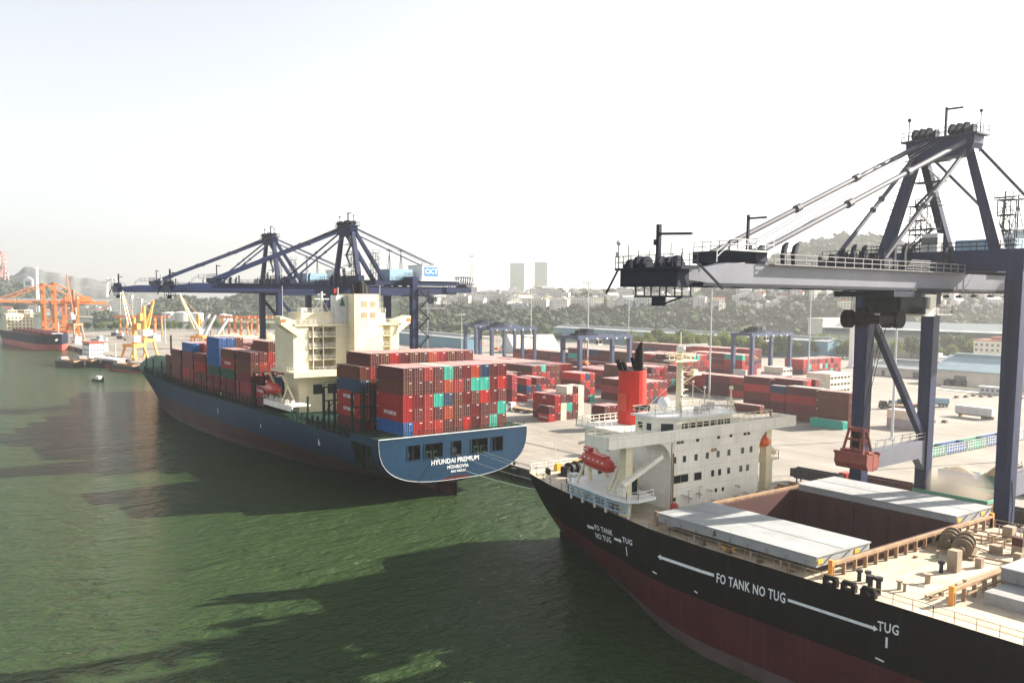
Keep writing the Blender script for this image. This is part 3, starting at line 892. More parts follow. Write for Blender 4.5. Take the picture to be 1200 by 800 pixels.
# ------------------------------------------------------------------ ship-to-shore gantry cranes
def sts(cx, half, tip, label, near=False, sign=None, back=46.5, pz=0.0):
    T = thing('quay_crane', label, 'quay crane', (cx, 126.0, 0), 0, 'blue ship to shore cranes')
    G = 20.0                                   # gauge
    Bz0, Bz1 = 42.4, 44.6                      # boom box
    # legs
    for lx in (-half, half):
        for ly in (0, G):
            b = MB()
            b.beam((lx, ly, 3.6), (lx, ly, 44.0), 2.0, 1.8, 0, 2.3, 2.0)
            b.obj('leg', M_navy, T)
    # sill beams with bogies and wheels
    for ly in (0, G):
        b = MB(); b.box(-half - 1.8, ly - 0.9, 2.2, half + 1.8, ly + 0.9, 4.2); b.obj('sill_beam', M_navy, T)
        for lx in (-half, half):
            b = MB(); b.box(lx - 3.6, ly - 0.55, 0.75, lx + 3.6, ly + 0.55, 2.2); bo = b.obj('bogie', M_navyd, T)
            wl = MB()
            for k in range(6): wl.tube((lx - 3.1 + k * 1.24, ly - 0.4, 0.42), (lx - 3.1 + k * 1.24, ly + 0.4, 0.42), 0.42, 10)
            wl.obj('wheel', M_dark, bo)
    # portal beams, side frames, diagonals
    for lx in (-half, half):
        b = MB()
        b.ext([(lx - 0.7, 1.0, 13.4), (lx - 0.7, G - 3, 13.7), (lx - 0.7, G - 1.0, 11.5), (lx - 0.7, G - 1.0, 16.8), (lx - 0.7, 1.0, 16.4)], (1.4, 0, 0))
        po = b.obj('portal_beam', M_boom if near else M_navy, T)
        r = MB(); r.rail([(lx + 0.6, 1.0, 16.5), (lx + 0.6, G - 1, 16.8)], 1.2, 2.4, 0.09); r.rail([(lx - 0.6, 1.0, 16.5), (lx - 0.6, G - 1, 16.8)], 1.2, 2.4, 0.09)
        r.obj('railing', M_grey, po)
        b = MB(); b.beam((lx, 1.0, 39.0), (lx, G - 1.2, 17.5), 1.0, 1.0); b.obj('diagonal', M_navy, T)
        b = MB(); b.box(lx - 0.8, 1.0, 41.4, lx + 0.8, G - 1.0, 44.0); b.obj('side_girder', M_navy, T)
    # top cross girders along the quay
    for ly, nm in ((0, 'top_girder'), (G, 'top_girder')):
        b = MB(); b.box(-half - 1.2, ly - 1.0, 44.9, half + 1.2, ly + 1.0, 47.9)
        for lx in (-3.2, 3.2): b.box(lx - 0.8, ly - 0.6, 44.62, lx + 0.8, ly + 0.6, 44.9)
        for lx in (-half, half): b.box(lx - 1.1, ly - 0.95, 43.9, lx + 1.1, ly + 0.95, 44.9)
        o = b.obj(nm, M_navy, T)
        r = MB(); r.rail([(-half, ly - 0.9, 47.9), (half, ly - 0.9, 47.9)], 1.2, 2.0, 0.08); r.rail([(-half, ly + 0.9, 47.9), (half, ly + 0.9, 47.9)], 1.2, 2.0, 0.08)
        r.obj('railing', M_navyd, o)
    # boom: two box girders
    b = MB()
    for lx in (-3.7, 3.7):
        b.ext([(lx - 0.55, tip + 2, Bz0 + 0.25), (lx - 0.55, tip + 5, Bz0), (lx - 0.55, back - 6, Bz0), (lx - 0.55, back - 6, Bz1), (lx - 0.55, tip + 8, Bz1), (lx - 0.55, tip + 2, Bz1 - 1.0)], (1.1, 0, 0))
    y = tip + 12
    while y < back - 6:
        b.box(-3.15, y - 0.4, Bz0 + 0.8, 3.15, y + 0.4, Bz1 - 0.4)
        y += 9.5
    bo = b.obj('boom', M_boom if near else M_navy, T)
    b = MB()
    for lx in (-3.7, 3.7): b.box(lx - 0.75, tip + 4, Bz0 - 0.35, lx + 0.75, back - 6, Bz0 - 0.004)
    b.obj('trolley_rail', M_navyd, bo)
    # walkways on the boom with rails
    b = MB()
    for s in (-1, 1):
        x0, x1 = (4.26, 5.1) if s > 0 else (-5.1, -4.26)
        b.box(x0, tip + 15, Bz1 - 0.02, x1, -2, Bz1 + 0.06)
        b.rail([(s * 5.05, tip + 15, Bz1 + 0.06), (s * 5.05, -2, Bz1 + 0.06)], 1.15, 1.9, 0.07)
    b.obj('walkway', M_grey if near else M_navyd, bo)
    b = MB()
    y = tip + 18
    while y < -4:
        for lx in (-2.0, 2.0):
            b.box(lx - 0.3, y, Bz1 - 0.3, lx + 0.3, y + 5, Bz1 + 0.12)
        y += 6
    b.obj('cable_tray', M_lgrey if near else M_navyd, bo)
    # end cross beam of the boom with its gear
    b = MB()
    b.box(-4.9, tip, 43.75, 5.0, tip + 2.6, 44.0)
    b.box(-4.3, tip + 0.3, 41.95, 4.25, tip + 2.0, 43.75)
    tp = b.obj('end_beam', M_navyd if near else M_navy, T)
    r = MB(); r.rail([(-4.9, tip + 2.5, 44.0), (-4.9, tip + .1, 44.0), (4.9, tip + .1, 44.0), (4.9, tip + 2.5, 44.0)], 1.3, 1.2, 0.06, mid=1)
    for xx in (-4.2, -2.6, -1.0, 0.6, 2.2, 3.8): r.beam((xx, tip + 1.4, 44), (xx, tip + 1.4, 46.2 + .4 * math.sin(xx)), 0.07)
    r.beam((-4.7, tip + 0.3, 43.8), (-5.6, tip - .6, 41.2), 0.22); r.beam((4.9, tip + 2.6, 44.4), (5.4, tip + 6.0, 41.8), 0.2)
    r.obj('railing', M_navyd, tp)
    r = MB()
    for k, (xx, rr) in enumerate(((-3.6, 0.5), (-2.2, 0.8), (-1.2, 0.75), (1.0, 0.7), (2.2, 0.6), (3.3, 0.7))):
        r.tube((xx - 0.3, tip + 1.2, 44.5), (xx + 0.3, tip + 1.2, 44.5), rr, 12)
        r.box(xx - 0.5, tip + .6, 44.0, xx + 0.5, tip + 1.9, 44.5)
    r.obj('sheave', M_navyd, tp)
    r = MB(); r.beam((0.2, tip + 1.6, 44.0), (0.2, tip + 1.6, 48.6), 0.42); r.beam((0.2, tip + 1.6, 47.6), (4.6, tip + 1.9, 47.4), 0.28, 0.26); r.box(-.2, tip + 1.2, 46.4, .2, tip + 1.6, 47)
    r.obj('davit', M_navyd, tp)
    r = MB(); r.box(-2.2, tip + .4, 40.8, 4.9, tip + 1.9, 41.0)
    for xx in (-2, .3, 2.5, 4.7): r.beam((xx, tip + .5, 41), (xx, tip + .5, 42.0), .12); r.beam((xx, tip + 1.8, 41), (xx, tip + 1.8, 42.0), .12)
    r.box(.3, tip + .6, 39.9, 1.4, tip + 1.6, 40.8); r.beam((1.4, tip + 1.2, 40.1), (4.2, tip + 1.2, 40.9), .16)
    r.obj('service_cradle', M_navyd, tp)
    r = MB(); r.tube((-4.6, tip + .3, 44), (-4.6, tip + .3, 46.8), 0.1, 6); r.ball((-4.6, tip + .3, 46.8), 0.3); r.box(-4.9, tip + .1, 45.2, -4.3, tip + .6, 45.8); r.obj('signal_lamp', M_lgrey, tp)
    # cross beam at the stay feet
    fy = -46.0 if near else -43.5
    r = MB(); r.box(-4.9, fy - 1.4, 44.9, 4.4, fy + 0.6, 46.3); r.box(-4.3, fy - 1, Bz1 + .002, -3.1, fy + .4, 44.9); r.box(3.1, fy - 1, Bz1 + .002, 4.3, fy + .4, 44.9)
    r.rail([(-4.8, fy - 1.3, 46.3), (4.3, fy - 1.3, 46.3)], 1.1, 1.2, 0.07)
    r.obj('stay_beam', M_navyd if near else M_navy, T)
    r = MB(); r.rail([(4.9, fy - 8.5, 44.6), (4.9, fy - 6.5, 46.0), (4.9, fy + 1, 46.2)], 1.1, 1.4, 0.08); r.box(4.42, fy - 6.5, 45.9, 5.0, fy + 1, 46.05)
    r.obj('railing', M_lgrey if near else M_navyd, T)
    r = MB(); r.beam((2.4, fy - .4, 46.3), (2.4, fy - .4, 50.2), 0.28); r.beam((2.4, fy - .4, 49.8), (4.6, fy, 49.8), 0.22); r.obj('davit', M_navyd, T)
    r = MB(); r.box(-4.9, -21.6, 44.9, 4.4, -19.6, 46.2)
    for xx in (-3.7, 3.7): r.box(xx - .55, -21.4, Bz1 + .002, xx + .55, -19.8, 44.9)
    r.rail([(-4.8, -21.5, 46.2), (4.3, -21.5, 46.2)], 1.1, 1.2, .07)
    for k in range(5): r.box(-4 + k * 1.5, -21.2, 46.2, -3.2 + k * 1.5, -20.2, 46.9 + .3 * (k % 2))
    r.obj('stay_beam', M_navyd if near else M_navy, T)
    r = MB()
    for k in range(5): r.tube((4.6, -17 + k * .0 + .35 * k, 44.9 + .28 * k), (4.6, -9 + .35 * k, 44.9 + .28 * k), .1, 6)
    r.obj('cable_bundle', M_navyd, bo)
    ax = 3.75
    AP = 63.4
    for s in (-1, 1):
        b = MB(); b.tube((s * ax, -0.8, AP), (s * 3.7, fy, 46.0), 0.36 if near else 0.4, 8)
        for k in (0.33, 0.62):
            c = Vector((s * ax, -0.8, AP)).lerp(Vector((s * 3.7, fy, 46.0)), k); dv = (Vector((s * 3.7, fy, 46.0)) - Vector((s * ax, -0.8, AP))).normalized()
            b.tube(c - dv * 0.5, c + dv * 0.5, 0.55, 8)
        b.obj('forestay', M_stay if near else M_navy, T)
        b = MB(); b.tube((s * ax, 0, AP - 0.6), (s * 3.7, -20.6, 46.0), 0.3, 8)
        for k in (0.45, 0.55):
            c = Vector((s * ax, 0, AP - .6)).lerp(Vector((s * 3.7, -20.6, 46.0)), k); b.ball(c, 0.5, 0, 8, 5)
        b.obj('inner_stay', M_stay if near else M_navy, T)
        b = MB(); b.tube((s * ax, 1.5, AP), (s * 4.0, 39.5, 49.0), 0.26, 8); b.obj('backstay', M_navy, T)
    # A-frame
    for s in (-1, 1):
        b = MB(); b.beam((s * 8.4, 0, 47.8), (s * 3.7, 0.2, 63.2), 1.6, 1.5, 0, 1.25, 1.2); b.obj('mast_leg', M_navy, T)
        b = MB(); b.beam((s * 3.9, 12.4, 45.6), (s * 3.6, 0.9, 63.0), 1.35, 1.2, 0, 1.1, 1.0); b.obj('back_leg', M_navy, T)
    b = MB(); b.ext([(-5.0, -1.2, 63.0), (-4.3, -1.2, 61.4), (4.3, -1.2, 61.4), (5.0, -1.2, 63.0), (5.0, -1.2, 64.1), (-5.0, -1.2, 64.1)], (0, 2.8, 0))
    b.box(-5.6, -1.7, 64.1, 5.6, 2.1, 64.35)
    ap = b.obj('apex_beam', M_navy, T)
    r = MB(); r.rail([(-5.5, -1.6, 64.35), (5.5, -1.6, 64.35), (5.5, 2.0, 64.35), (-5.5, 2.0, 64.35)], 1.2, 1.6, 0.07, close=True)
    r.tube((-5.3, 0, 64.3), (-5.3, 0, 67.6), 0.08, 5); r.ball((-5.3, 0, 67.7), 0.3); r.tube((5.2, 0, 64.3), (5.2, 0, 67.4), 0.08, 5); r.ball((5.2, 0, 67.4), 0.25)
    r.obj('railing', M_navyd, ap)
    for xx in (-2.9, 2.5):
        r = MB()
        for q_ in (-0.9, 0.1, 1.1): r.tube((xx + q_, -1.2, 65.2), (xx + q_ + 0.4, -1.2, 65.1), 0.78, 14); r.tube((xx + q_, 0.8, 65.2), (xx + q_ + 0.4, 0.8, 65.1), 0.75, 14)
        r.box(xx - 1.3, -0.4, 64.35, xx + 1.9, 0.6, 65.5)
        r.obj('sheave', M_navyd, ap)
    r = MB(); r.beam((0, 0.5, 64.3), (0, 0.5, 68.8), 0.3); r.beam((0, 0.5, 68.5), (2.4, 0.5, 68.4), 0.25); r.obj('davit', M_navyd, ap)
    # stair tower in the A-frame
    st = MB()
    lv = [(48, -6.4), (51.5, -5.6), (55, -5.2), (58.5, -4.8), (61.5, -4.4)]
    for k, (z, x) in enumerate(lv):
        st.box(x - 0.2, 1.2, z - 0.1, x + 4.2, 3.0, z + 0.05)
        st.rail([(x - 0.2, 3.0, z), (x + 4.2, 3.0, z)], 1.1, 1.4, 0.07)
        if k < len(lv) - 1:
            z2, x2 = lv[k + 1]
            aa, bb = ((x + 0.3, x2 + 3.6) if k % 2 == 0 else (x + 3.6, x2 + 0.3))
            st.beam((aa, 2.1, z), (bb, 2.1, z2), 0.7, 0.12)
            st.beam((aa, 2.5, z + 1), (bb, 2.5, z2 + 1), 0.07)
    st.obj('stair', M_navyd, T)
    # hoist ropes, ladders and light lattice
    rp = MB()
    for s in (-1, 1):
        for k in (0.5, 1.4): rp.tube((s * k, -0.6, 64.6), (s * (k + .6), fy + 1, 45.6), 0.05, 4); rp.tube((s * k, 0.6, 64.6), (s * (k + .8), 34, 52), 0.05, 4)
    rp.obj('hoist_rope', M_dark, T)
    ld = MB()
    for k in range(26):
        z = 17 + k * 1.0
        ld.box(half - .25, -1.28, z, half + .25, -1.2, z + .06)
    ld.beam((half - .25, -1.24, 17), (half - .25, -1.24, 43), .07); ld.beam((half + .25, -1.24, 17), (half + .25, -1.24, 43), .07)
    for k in range(14):
        z = 48.6 + k * 1.0; x_ = -8.4 + (z - 47.8) / 15.4 * 4.7
        ld.box(x_ - 1.5, -.3, z, x_ - .95, .3, z + .07)
    ld.obj('ladder', M_navyd, T)
    for x_, y_ in ((-6.5, 6.0), (6.2, 7.0)):
        lt = MB()
        for dx in (-.9, .9):
            for dy in (-.9, .9): lt.beam((x_ + dx, y_ + dy, 46.6), (x_ + dx, y_ + dy, 55.5), .12)
        for k in range(4):
            z = 46.8 + k * 2.2
            lt.box(x_ - 1.3, y_ - 1.2, z + 2.0, x_ + 1.3, y_ + 1.2, z + 2.08); lt.beam((x_ - .9, y_ - .9, z), (x_ + .9, y_ - .9, z + 2.1), .09); lt.beam((x_ + .9, y_ + .9, z), (x_ - .9, y_ + .9, z + 2.1), .09)
            lt.rail([(x_ - 1.3, y_ - 1.2, z + 2.08), (x_ + 1.3, y_ - 1.2, z + 2.08), (x_ + 1.3, y_ + 1.2, z + 2.08)], 1.0, 1.3, .06)
        lt.obj('stair_tower', M_navyd, T)
    # latch posts on the boom
    lp = MB()
    for yy in (-40.5, -38.5) if near else ():
        for s in (-1, 1):
            lp.ext([(s * 2.6, yy, Bz1), (s * 2.6, yy + 0.5, Bz1), (s * 2.6, yy + 0.3, 46), (s * 2.6, yy + 0.75, 47.4), (s * 2.6, yy + 0.1, 47.0), (s * 2.6, yy - 0.2, 46)], (0.5, 0, 0))
    for yy in (-17.5, -15, -4.5, -2.8):
        for s in (-1, 1):
            lp.ext([(s * 3.0, yy, Bz1), (s * 3.0, yy + 0.5, Bz1), (s * 3.0, yy + 0.35, 47), (s * 3.0, yy + 0.7, 48.4), (s * 3.0, yy + 0.1, 48.0), (s * 3.0, yy - 0.2, 47)], (0.45, 0, 0))
    for yy in range(-37, -6, 5): lp.tube((2.0, yy, Bz1), (2.0, yy, 47.2 if yy % 2 else 46.2), 0.22, 6)
    lp.each('latch_post', M_navyd, bo)
    # rear girder, platforms, machinery house
    b = MB()
    for lx in (-4.9, 4.4): b.box(lx - .5, 8, 45.0, lx + .5, 41, 46.6); b.box(lx - .45, 36, 42.6, lx + .45, back, 44.4)
    for yy in (8.6, 13.8, 22.2, 26, 33, 40.4): b.box(-4.4, yy - .4, 45.1, 3.9, yy + .4, 46.4)
    for yy in (37, 41, back - .5): b.box(-4.45, yy - .4, 42.7, 3.95, yy + .4, 44.2)
    b.obj('rear_frame', M_navy, T)
    b = MB(); b.box(-5.6, 25, 46.62, 5.4, 41, 46.9); b.box(-4.8, 26, 46.9, 4.9, 39, 51.9)
    mh = b.obj('machinery_house', M_white, T)
    b = MB(); b.box(-5.0, 25.8, 51.9, 5.1, 39.2, 52.15)
    b.box(-3, 30, 52.15, -1, 32, 52.9); b.obj('roof', M_lgrey, mh)
    r = MB(); r.rail([(5.35, 25.2, 46.9), (5.35, 41, 46.9)], 1.2, 1.6, 0.08); r.obj('railing', M_lgrey, mh)
    if sign:
        b = MB(); b.box(4.9, 26.9, 48.3, 4.97, 32.4, 51.4); b.obj('sign', M_signblue, mh)
        lettering('sign_lettering', sign, 2.3, (4.99, 29.65, 49.85), (0, 1, 0), (0, 0, 1), M_white, mh)
    b = MB(); b.box(-4.4, 13.6, 46.62, 4.5, 22.4, 50.4); eh = b.obj('electrical_house', M_cabblue, T)
    r = MB(); r.rail([(5.3, 9, 46.6), (5.3, 24, 46.6)], 1.2, 1.6, 0.08)
    for yy in (14.5, 19.0):
        r.tube((2.5, yy, 50.4), (2.5, yy, 57.5), 0.12, 5)
        for q_ in (-1, 1): r.beam((2.5 + q_ * 1.3, yy, 50.4), (2.5, yy, 56.0), 0.1)
        r.box(1.0, yy - .3, 56.6, 4.0, yy + .3, 56.8)
    r.obj('mast', M_navyd, eh)
    b = MB()
    for k in range(7):
        yy = back - 6 + k * 1.0
        b.beam((-4.5 + k * 0.1, yy, 44.4), (-4.5 + k * 0.1, yy, 48.4), 0.2); b.beam((4.5 - k * 0.1, yy, 44.4), (4.5 - k * 0.1, yy, 48.4), 0.2)
        b.beam((-4.4, yy, 48.2), (4.4, yy, 48.2), 0.18)
        b.beam((4.4, yy, 44.4), (4.4, yy + 1, 48.2), 0.14)
    b.box(-4.6, back - 6, 45.6, 4.6, back + 1.5, 45.9); b.tube((-2, back - 1, 44.2), (2, back - 1, 44.2), 1.3, 12)
    b.obj('rear_platform', M_navyd, T)
    # stair up the landside leg
    st = MB()
    for k in range(12):
        z = 5 + k * 3.2
        x0, x1 = half + 1.3, half + 1.3
        y0, y1 = (G + 1.2, G + 4.8) if k % 2 == 0 else (G + 4.8, G + 1.2)
        st.beam((x0 + 0.5, y0, z), (x0 + 0.5, y1, z + 3.2), 0.8, 0.14)
        st.box(x0 - 0.1, y1 - 0.7, z + 3.1, x0 + 1.2, y1 + 0.7, z + 3.25)
        st.beam((x0 + 1.0, y0, z + 1), (x0 + 1.0, y1, z + 4.2), 0.07)
        st.rail([(x0 + 1.1, y1 - .7, z + 3.25), (x0 + 1.1, y1 + .7, z + 3.25)], 1.1, 1, 0.07)
    for yy in (G + 1.0, G + 5.2): st.beam((half + 1.2, yy, 4), (half + 1.2, yy, 44), 0.18)
    st.obj('stair', M_navyd, T)
    # trolley and cab
    ty = -15.0 if near else 27.0
    b = MB(); b.box(-4.4, ty - 4, 41.2, 4.4, ty + 3.0, 41.95)
    for xx in (-3.2, 3.2):
        for yy in (-3, 2.2): b.tube((xx - 0.3, ty + yy, 41.75), (xx + 0.3, ty + yy, 41.75), 0.4, 10)
    tr = b.obj('trolley', M_navyd, T)
    b = MB(); b.box(0.6, ty + 4.2, 38.6, 4.2, ty + 7.2, 41.6); cb = b.obj('operator_cab', M_whitep if near else M_lgrey, tr)
    b = MB(); b.box(0.4, ty + 3.8, 38.9, 4.35, ty + 4.25, 41.2); b.box(4.18, ty + 4.4, 39.6, 4.26, ty + 5.6, 41.2); b.obj('window', M_glass, cb)
    b = MB(); b.box(0.2, ty + 7.2, 38.7, 4.4, ty + 11.5, 38.9); b.rail([(4.3, ty + 7.2, 38.9), (4.3, ty + 11.4, 38.9), (0.3, ty + 11.4, 38.9)], 1.2, 1.2, 0.08); b.box(1.5, ty + 8.5, 38.9, 3.2, ty + 10.2, 39.8)
    if not near:
        b.rail([(4.3, ty - 3, 37.2), (4.3, ty + 9, 37.2)], 4.0, 4, 0.12, mid=0); b.box(-4, ty - 3, 37.0, 4.3, ty + 9, 37.2)
    b.obj('cab_platform', M_grey, cb)
    if near:
        b = MB(); b.box(-4.0, ty + 2.4, 38.9, 0.2, ty + 6.8, 41.7); b.obj('winch_frame', M_green, tr)
        hb = MB()                                # hoist block above the grab
        hz = 38.2
        for xx, yy in ((-1.8, -4.4), (-0.2, -3.6), (1.4, -0.2), (2.6, 0.4)):
            hb.tube((xx - 0.45, ty + yy, hz), (xx + 0.45, ty + yy, hz), 1.25, 14)
        hb.box(-2.2, ty - 4.4, hz - 0.6, 2.8, ty + 0.6, hz + 0.5)
        hb.box(-1.2, ty - 3.4, hz + 0.5, 0.6, ty - 2.2, hz + 1.6)
        for xx in (-1.6, 0.4, 2.2):
            for yy in (-4.0, -3.0, 0.0): hb.tube((xx, ty + yy, hz), (xx, ty + yy, 41.5), 0.045, 4)
        hb.obj('hoist_block', M_black, tr)
    # boom floodlights
    fl = MB()
    for yy in (2, 7, 12, 16):
        for s in (-1, 1): fl.box(s * 4.6 - 0.35, yy - 0.3, 41.3, s * 4.6 + 0.35, yy + 0.3, 41.65); fl.beam((s * 4.6, yy, 41.6), (s * 3.6, yy, 42.5), 0.08)
    fl.each('floodlight', M_dark, T)
    # top girder equipment
    b = MB(); b.box(-2.2, -0.7, 47.9, 0.2, 0.9, 50.6); b.obj('hut', M_lgrey, T)
    b = MB(); b.box(-2.25, -0.74, 49.0, 0.25, -0.68, 50.0); b.obj('hut_window', M_glass, T)
    # cables on the near face
    cb = MB()
    for lx in (half + 1.05,): cb.path([(lx, -0.5, 16), (lx + 0.2, -0.3, 12), (lx, -0.5, 8), (lx + 0.15, -0.4, 4)], 0.06)
    cb.obj('cable', M_black, T)
    return T
sts(-66.0, 11.2, -60.0, 'nearest and largest blue quay crane, with a grab hanging over the open hold', True, None)
sts(-265.5, 9.4, -58.5, 'blue quay crane behind the cream bridge tower, with a CICT sign on its machinery house', False, 'CICT')
sts(-336.0, 9.4, -58.0, 'farther blue quay crane beyond the ship, its boom reaching leftmost over the water', False, None)

# grab bucket hanging over the hold (a thing of its own)
GX, GY, GZ = -67.4, 109.4, 17.2
t = thing('grab_bucket', 'rusty red clamshell grab hanging from the crane above the pale hatch cover', 'grab', (GX, GY, GZ))
for s in (-1, 1):
    b = MB()
    pts = [(-2.7, s * 0.06, 0.0), (-2.7, s * 1.2, 0.15), (-2.7, s * 1.75, 1.0), (-2.7, s * 1.6, 2.35), (-2.7, s * 0.06, 2.2)]
    b.ext(pts, (5.4, 0, 0))
    b.box(-2.8, min(s * 1.5, s * 1.8), 2.1, 2.8, max(s * 1.5, s * 1.8), 2.5)
    b.obj('shell', M_grabred, t)
b = MB(); b.box(-2.4, -0.7, 2.36, 2.4, 0.7, 2.7); b.box(-1.35, -0.6, 5.3, 1.35, 0.6, 5.8)
for xs in (-1, 1):
    for ys in (-1, 1):
        b.beam((xs * 1.7, ys * 1.1, 2.4), (xs * 1.2, ys * 0.45, 5.4), 0.3)
        b.beam((xs * 0.7, ys * 0.4, 2.6), (xs * 0.6, ys * 0.2, 4.4), 0.24)
b.box(-1.5, -0.5, 4.0, 1.5, 0.5, 4.25)
b.obj('frame', M_grabred, t)
b = MB()
for xx in (-0.5, 0.2): b.tube((xx, 0, 4.9), (xx + 0.35, 0, 4.9), 0.7, 12)
b.tube((-0.6, 0, 3.6), (0.6, 0, 3.6), 0.6, 10)
b.obj('sheave', M_black, t)
b = MB()
for xs, ys in ((-0.5, -0.2), (0.5, -0.2), (-0.4, 0.3), (0.4, 0.3)):
    b.tube((xs, ys, 5.6), (xs * 2.2 + 1.4, ys * 3 + 2.2, 21.2), 0.05, 4)
b.obj('hoist_rope', M_black, t)

t.scale = (0.92, 0.92, 1.0)
# ------------------------------------------------------------------ rubber-tyred yard cranes
def rtg(label):
    T = thing('yard_crane', label, 'yard crane', (0, 0, 0), 0, 'blue rubber tyred yard cranes')
    S, WB, H = 31.0, 12.0, 24.0
    for y in (0, S):
        for x in (-WB / 2, WB / 2):
            b = MB(); b.beam((x, y, 1.9), (x, y, H - 1.4), 1.9, 1.6); b.obj('leg', M_rtg, T)
        b = MB(); b.box(-WB / 2 - 1, y - 0.6, 1.5, WB / 2 + 1, y + 0.6, 2.6); b.box(-WB / 2 + .75, y - .3, H - 6.4, WB / 2 - .75, y + .3, H - 5.9); b.each('sill_beam', M_rtg, T)
        for x in (-WB / 2, WB / 2):
            wl = MB()
            for d in (-0.85, 0.85): wl.tube((x + d, y - 0.35, 0.78), (x + d, y + 0.35, 0.78), 0.78, 14)
            wl.obj('wheel', M_rubber, T)
    for x in (-WB / 2, WB / 2):
        b = MB(); b.box(x - 0.8, -1.6, H - 1.4, x + 0.8, S + 1.6, H + 0.2)
        o = b.obj('girder', M_rtg, T)
        r = MB(); r.rail([(x + 0.7, -1.4, H + .2), (x + 0.7, S + 1.4, H + .2)], 1.1, 2.5, 0.08); r.obj('railing', M_rtg, o)
        fl = MB()
        for yy in (3, 9.5, 15.5, 21.5, 27): fl.box(x + 0.82, yy - 0.4, H - 1.5, x + 1.3, yy + 0.4, H - 0.9)
        fl.each('floodlight', M_white, o)
    for y in (-1.2, S + 1.2):
        b = MB(); b.box(-WB / 2 + 0.8, y - 0.35, H - 1.2, WB / 2 - 0.8, y + 0.35, H); b.obj('end_tie', M_rtg, T)
    b = MB(); b.box(-5.4, 4, H + .2, 5.4, 11.5, H + .9)
    for k in range(4): b.tube((-4 + k * 2.4, 6, H + 1.6), (-2.6 + k * 2.4, 6, H + 1.6), 0.8, 10)
    b.box(-3.2, 7.6, H + 0.9, 3.2, 11, H + 3.2); b.rail([(5.3, 4, H + .9), (5.3, 11.5, H + .9)], 1.2, 1.6, 0.08)
    tr = b.obj('trolley', M_navyd, T)
    b = MB(); b.box(3.4, 11.8, H - 4.2, 5.4, 14.2, H - 1.6); cb = b.obj('operator_cab', M_white, tr)
    b = MB(); b.box(5.3, 12.1, H - 3.6, 5.45, 13.9, H - 2.0); b.box(3.6, 11.72, H - 3.6, 5.2, 11.85, H - 2.2); b.obj('window', M_glass, cb)
    b = MB()
    for xx in (-1.2, 1.2):
        for yy in (7, 9): b.tube((xx, yy, 12.2), (xx, yy, H), 0.07, 4)
    b.box(-3.0, 6.9, 11.0, 3.0, 9.1, 11.5); b.box(-1.6, 7.2, 11.5, 1.6, 8.8, 12.3)
    b.obj('spreader', M_orange, tr)
    b = MB(); b.box(-4, -2.0, 2.6, 4, -0.7, 5.4); b.obj('power_pack', M_lgrey, T)
    return T
r1 = rtg('blue yard crane in the centre, behind the light mast and left of the red funnel')
r1.location = (-301.5, 254.5, 0)
dup(r1, (-410, 281.5, 0), 0, 'nearer blue yard crane of the overlapping pair beyond the stern stack')
dup(r1, (-463, 306, 0), 0, 'farther blue yard crane of the overlapping pair beyond the stern stack')
dup(r1, (-286, 356.5, 0), 0, 'blue yard crane standing over the stacks right of the white mast')
# ------------------------------------------------------------------ hulls
def sstep(t):
    t = max(0.0, min(1.0, t)); return t * t * (3 - 2 * t)
def tab(x, T):
    if x <= T[0][0]: return T[0][1]
    for (a, va), (b, vb) in zip(T, T[1:]):
        if x <= b: return va + (vb - va) * (x - a) / (b - a)
    return T[-1][1]

# container ship: u measured from the stern, x = -157 - 255 u
CX0, CL, CYC, CB = -157.0, 255.0, 100.3, 19.1
def c_zd(u): return tab(u, [(0, 11.4), (0.052, 11.4), (0.0521, 10.1), (0.55, 9.6), (0.8, 10.6), (1, 14.0)])
def c_hb(u, z):
    zd = c_zd(u); zw = -2.5
    zb = tab(u, [(0, 1.2), (0.06, -0.8), (0.157, -4.4), (0.325, -9), (0.5, -11), (1, -11)])
    p = tab(u, [(0, 3.0), (0.08, 2.3), (0.157, 2.0), (0.325, 2.5), (0.5, 6), (1, 8)])
    t = max(0.0, min(1.0, (zd - z) / (zd - zb)))
    s = (1 - t ** p) ** (1 / p) if t < 1 else 0.0
    bd = CB * (1 - max(0, (u - 0.72) / 0.28) ** 2.4)
    bw = CB * max(0.0, 1 - max(0, (u - 0.5) / 0.475) ** 2.0)
    k = max(0.0, min(1.0, (zd - z) / (zd - zw)))
    b = bw + (bd - bw) * (1 - k) ** 1.25
    return max(0.0, b) * s
def build_hull(root, x_of, us, zls, hb, zd, yc, mats, bands, skip=None, bow_close=True):
    """mats by band: bands = [(z_above, index)...] ; rings at every z in zls (clamped to the deck)"""
    mb = MB()
    nz = len(zls)
    for side in (-1, 1):
        k = len(mb.v)
        for u in us:
            zt = zd(u)
            for z in zls:
                zz = min(z, zt) if z < 900 else zt
                mb.v.append((x_of(u), yc + side * hb(u, zz), zz))
        for i in range(len(us) - 1):
            for j in range(nz - 1):
                if skip and skip(side, us[i], us[i + 1], zls[j], zls[j + 1]): continue
                a = k + i * nz + j
                f = (a, a + nz, a + nz + 1, a + 1)
                mb.f.append(f if side < 0 else f[::-1])
                zc = (min(zls[j], zd(us[i])) + zls[j + 1]) / 2
                mi = bands[-1][1]
                for zb, ix in bands:
                    if zc > zb: mi = ix; break
                mb.m.append(mi)
    return mb
CS = thing('container_ship', 'blue container ship stacked with red containers, moored stern towards the viewer', 'ship', (0, 0, 0))
us = [0, 0.014, 0.03, 0.05, 0.0521, 0.07, 0.1, 0.13, 0.157, 0.2, 0.25, 0.3, 0.35, 0.42, 0.5, 0.58, 0.65, 0.7, 0.74, 0.78, 0.82, 0.86, 0.9, 0.93, 0.955, 0.975, 0.99, 1.0]
zl = [999, 9.6, 7.8, 6.0, 4.6, 3.3, 2.3, 1.4, 0.6, -0.6, -1.5, -2.6, -5.0]
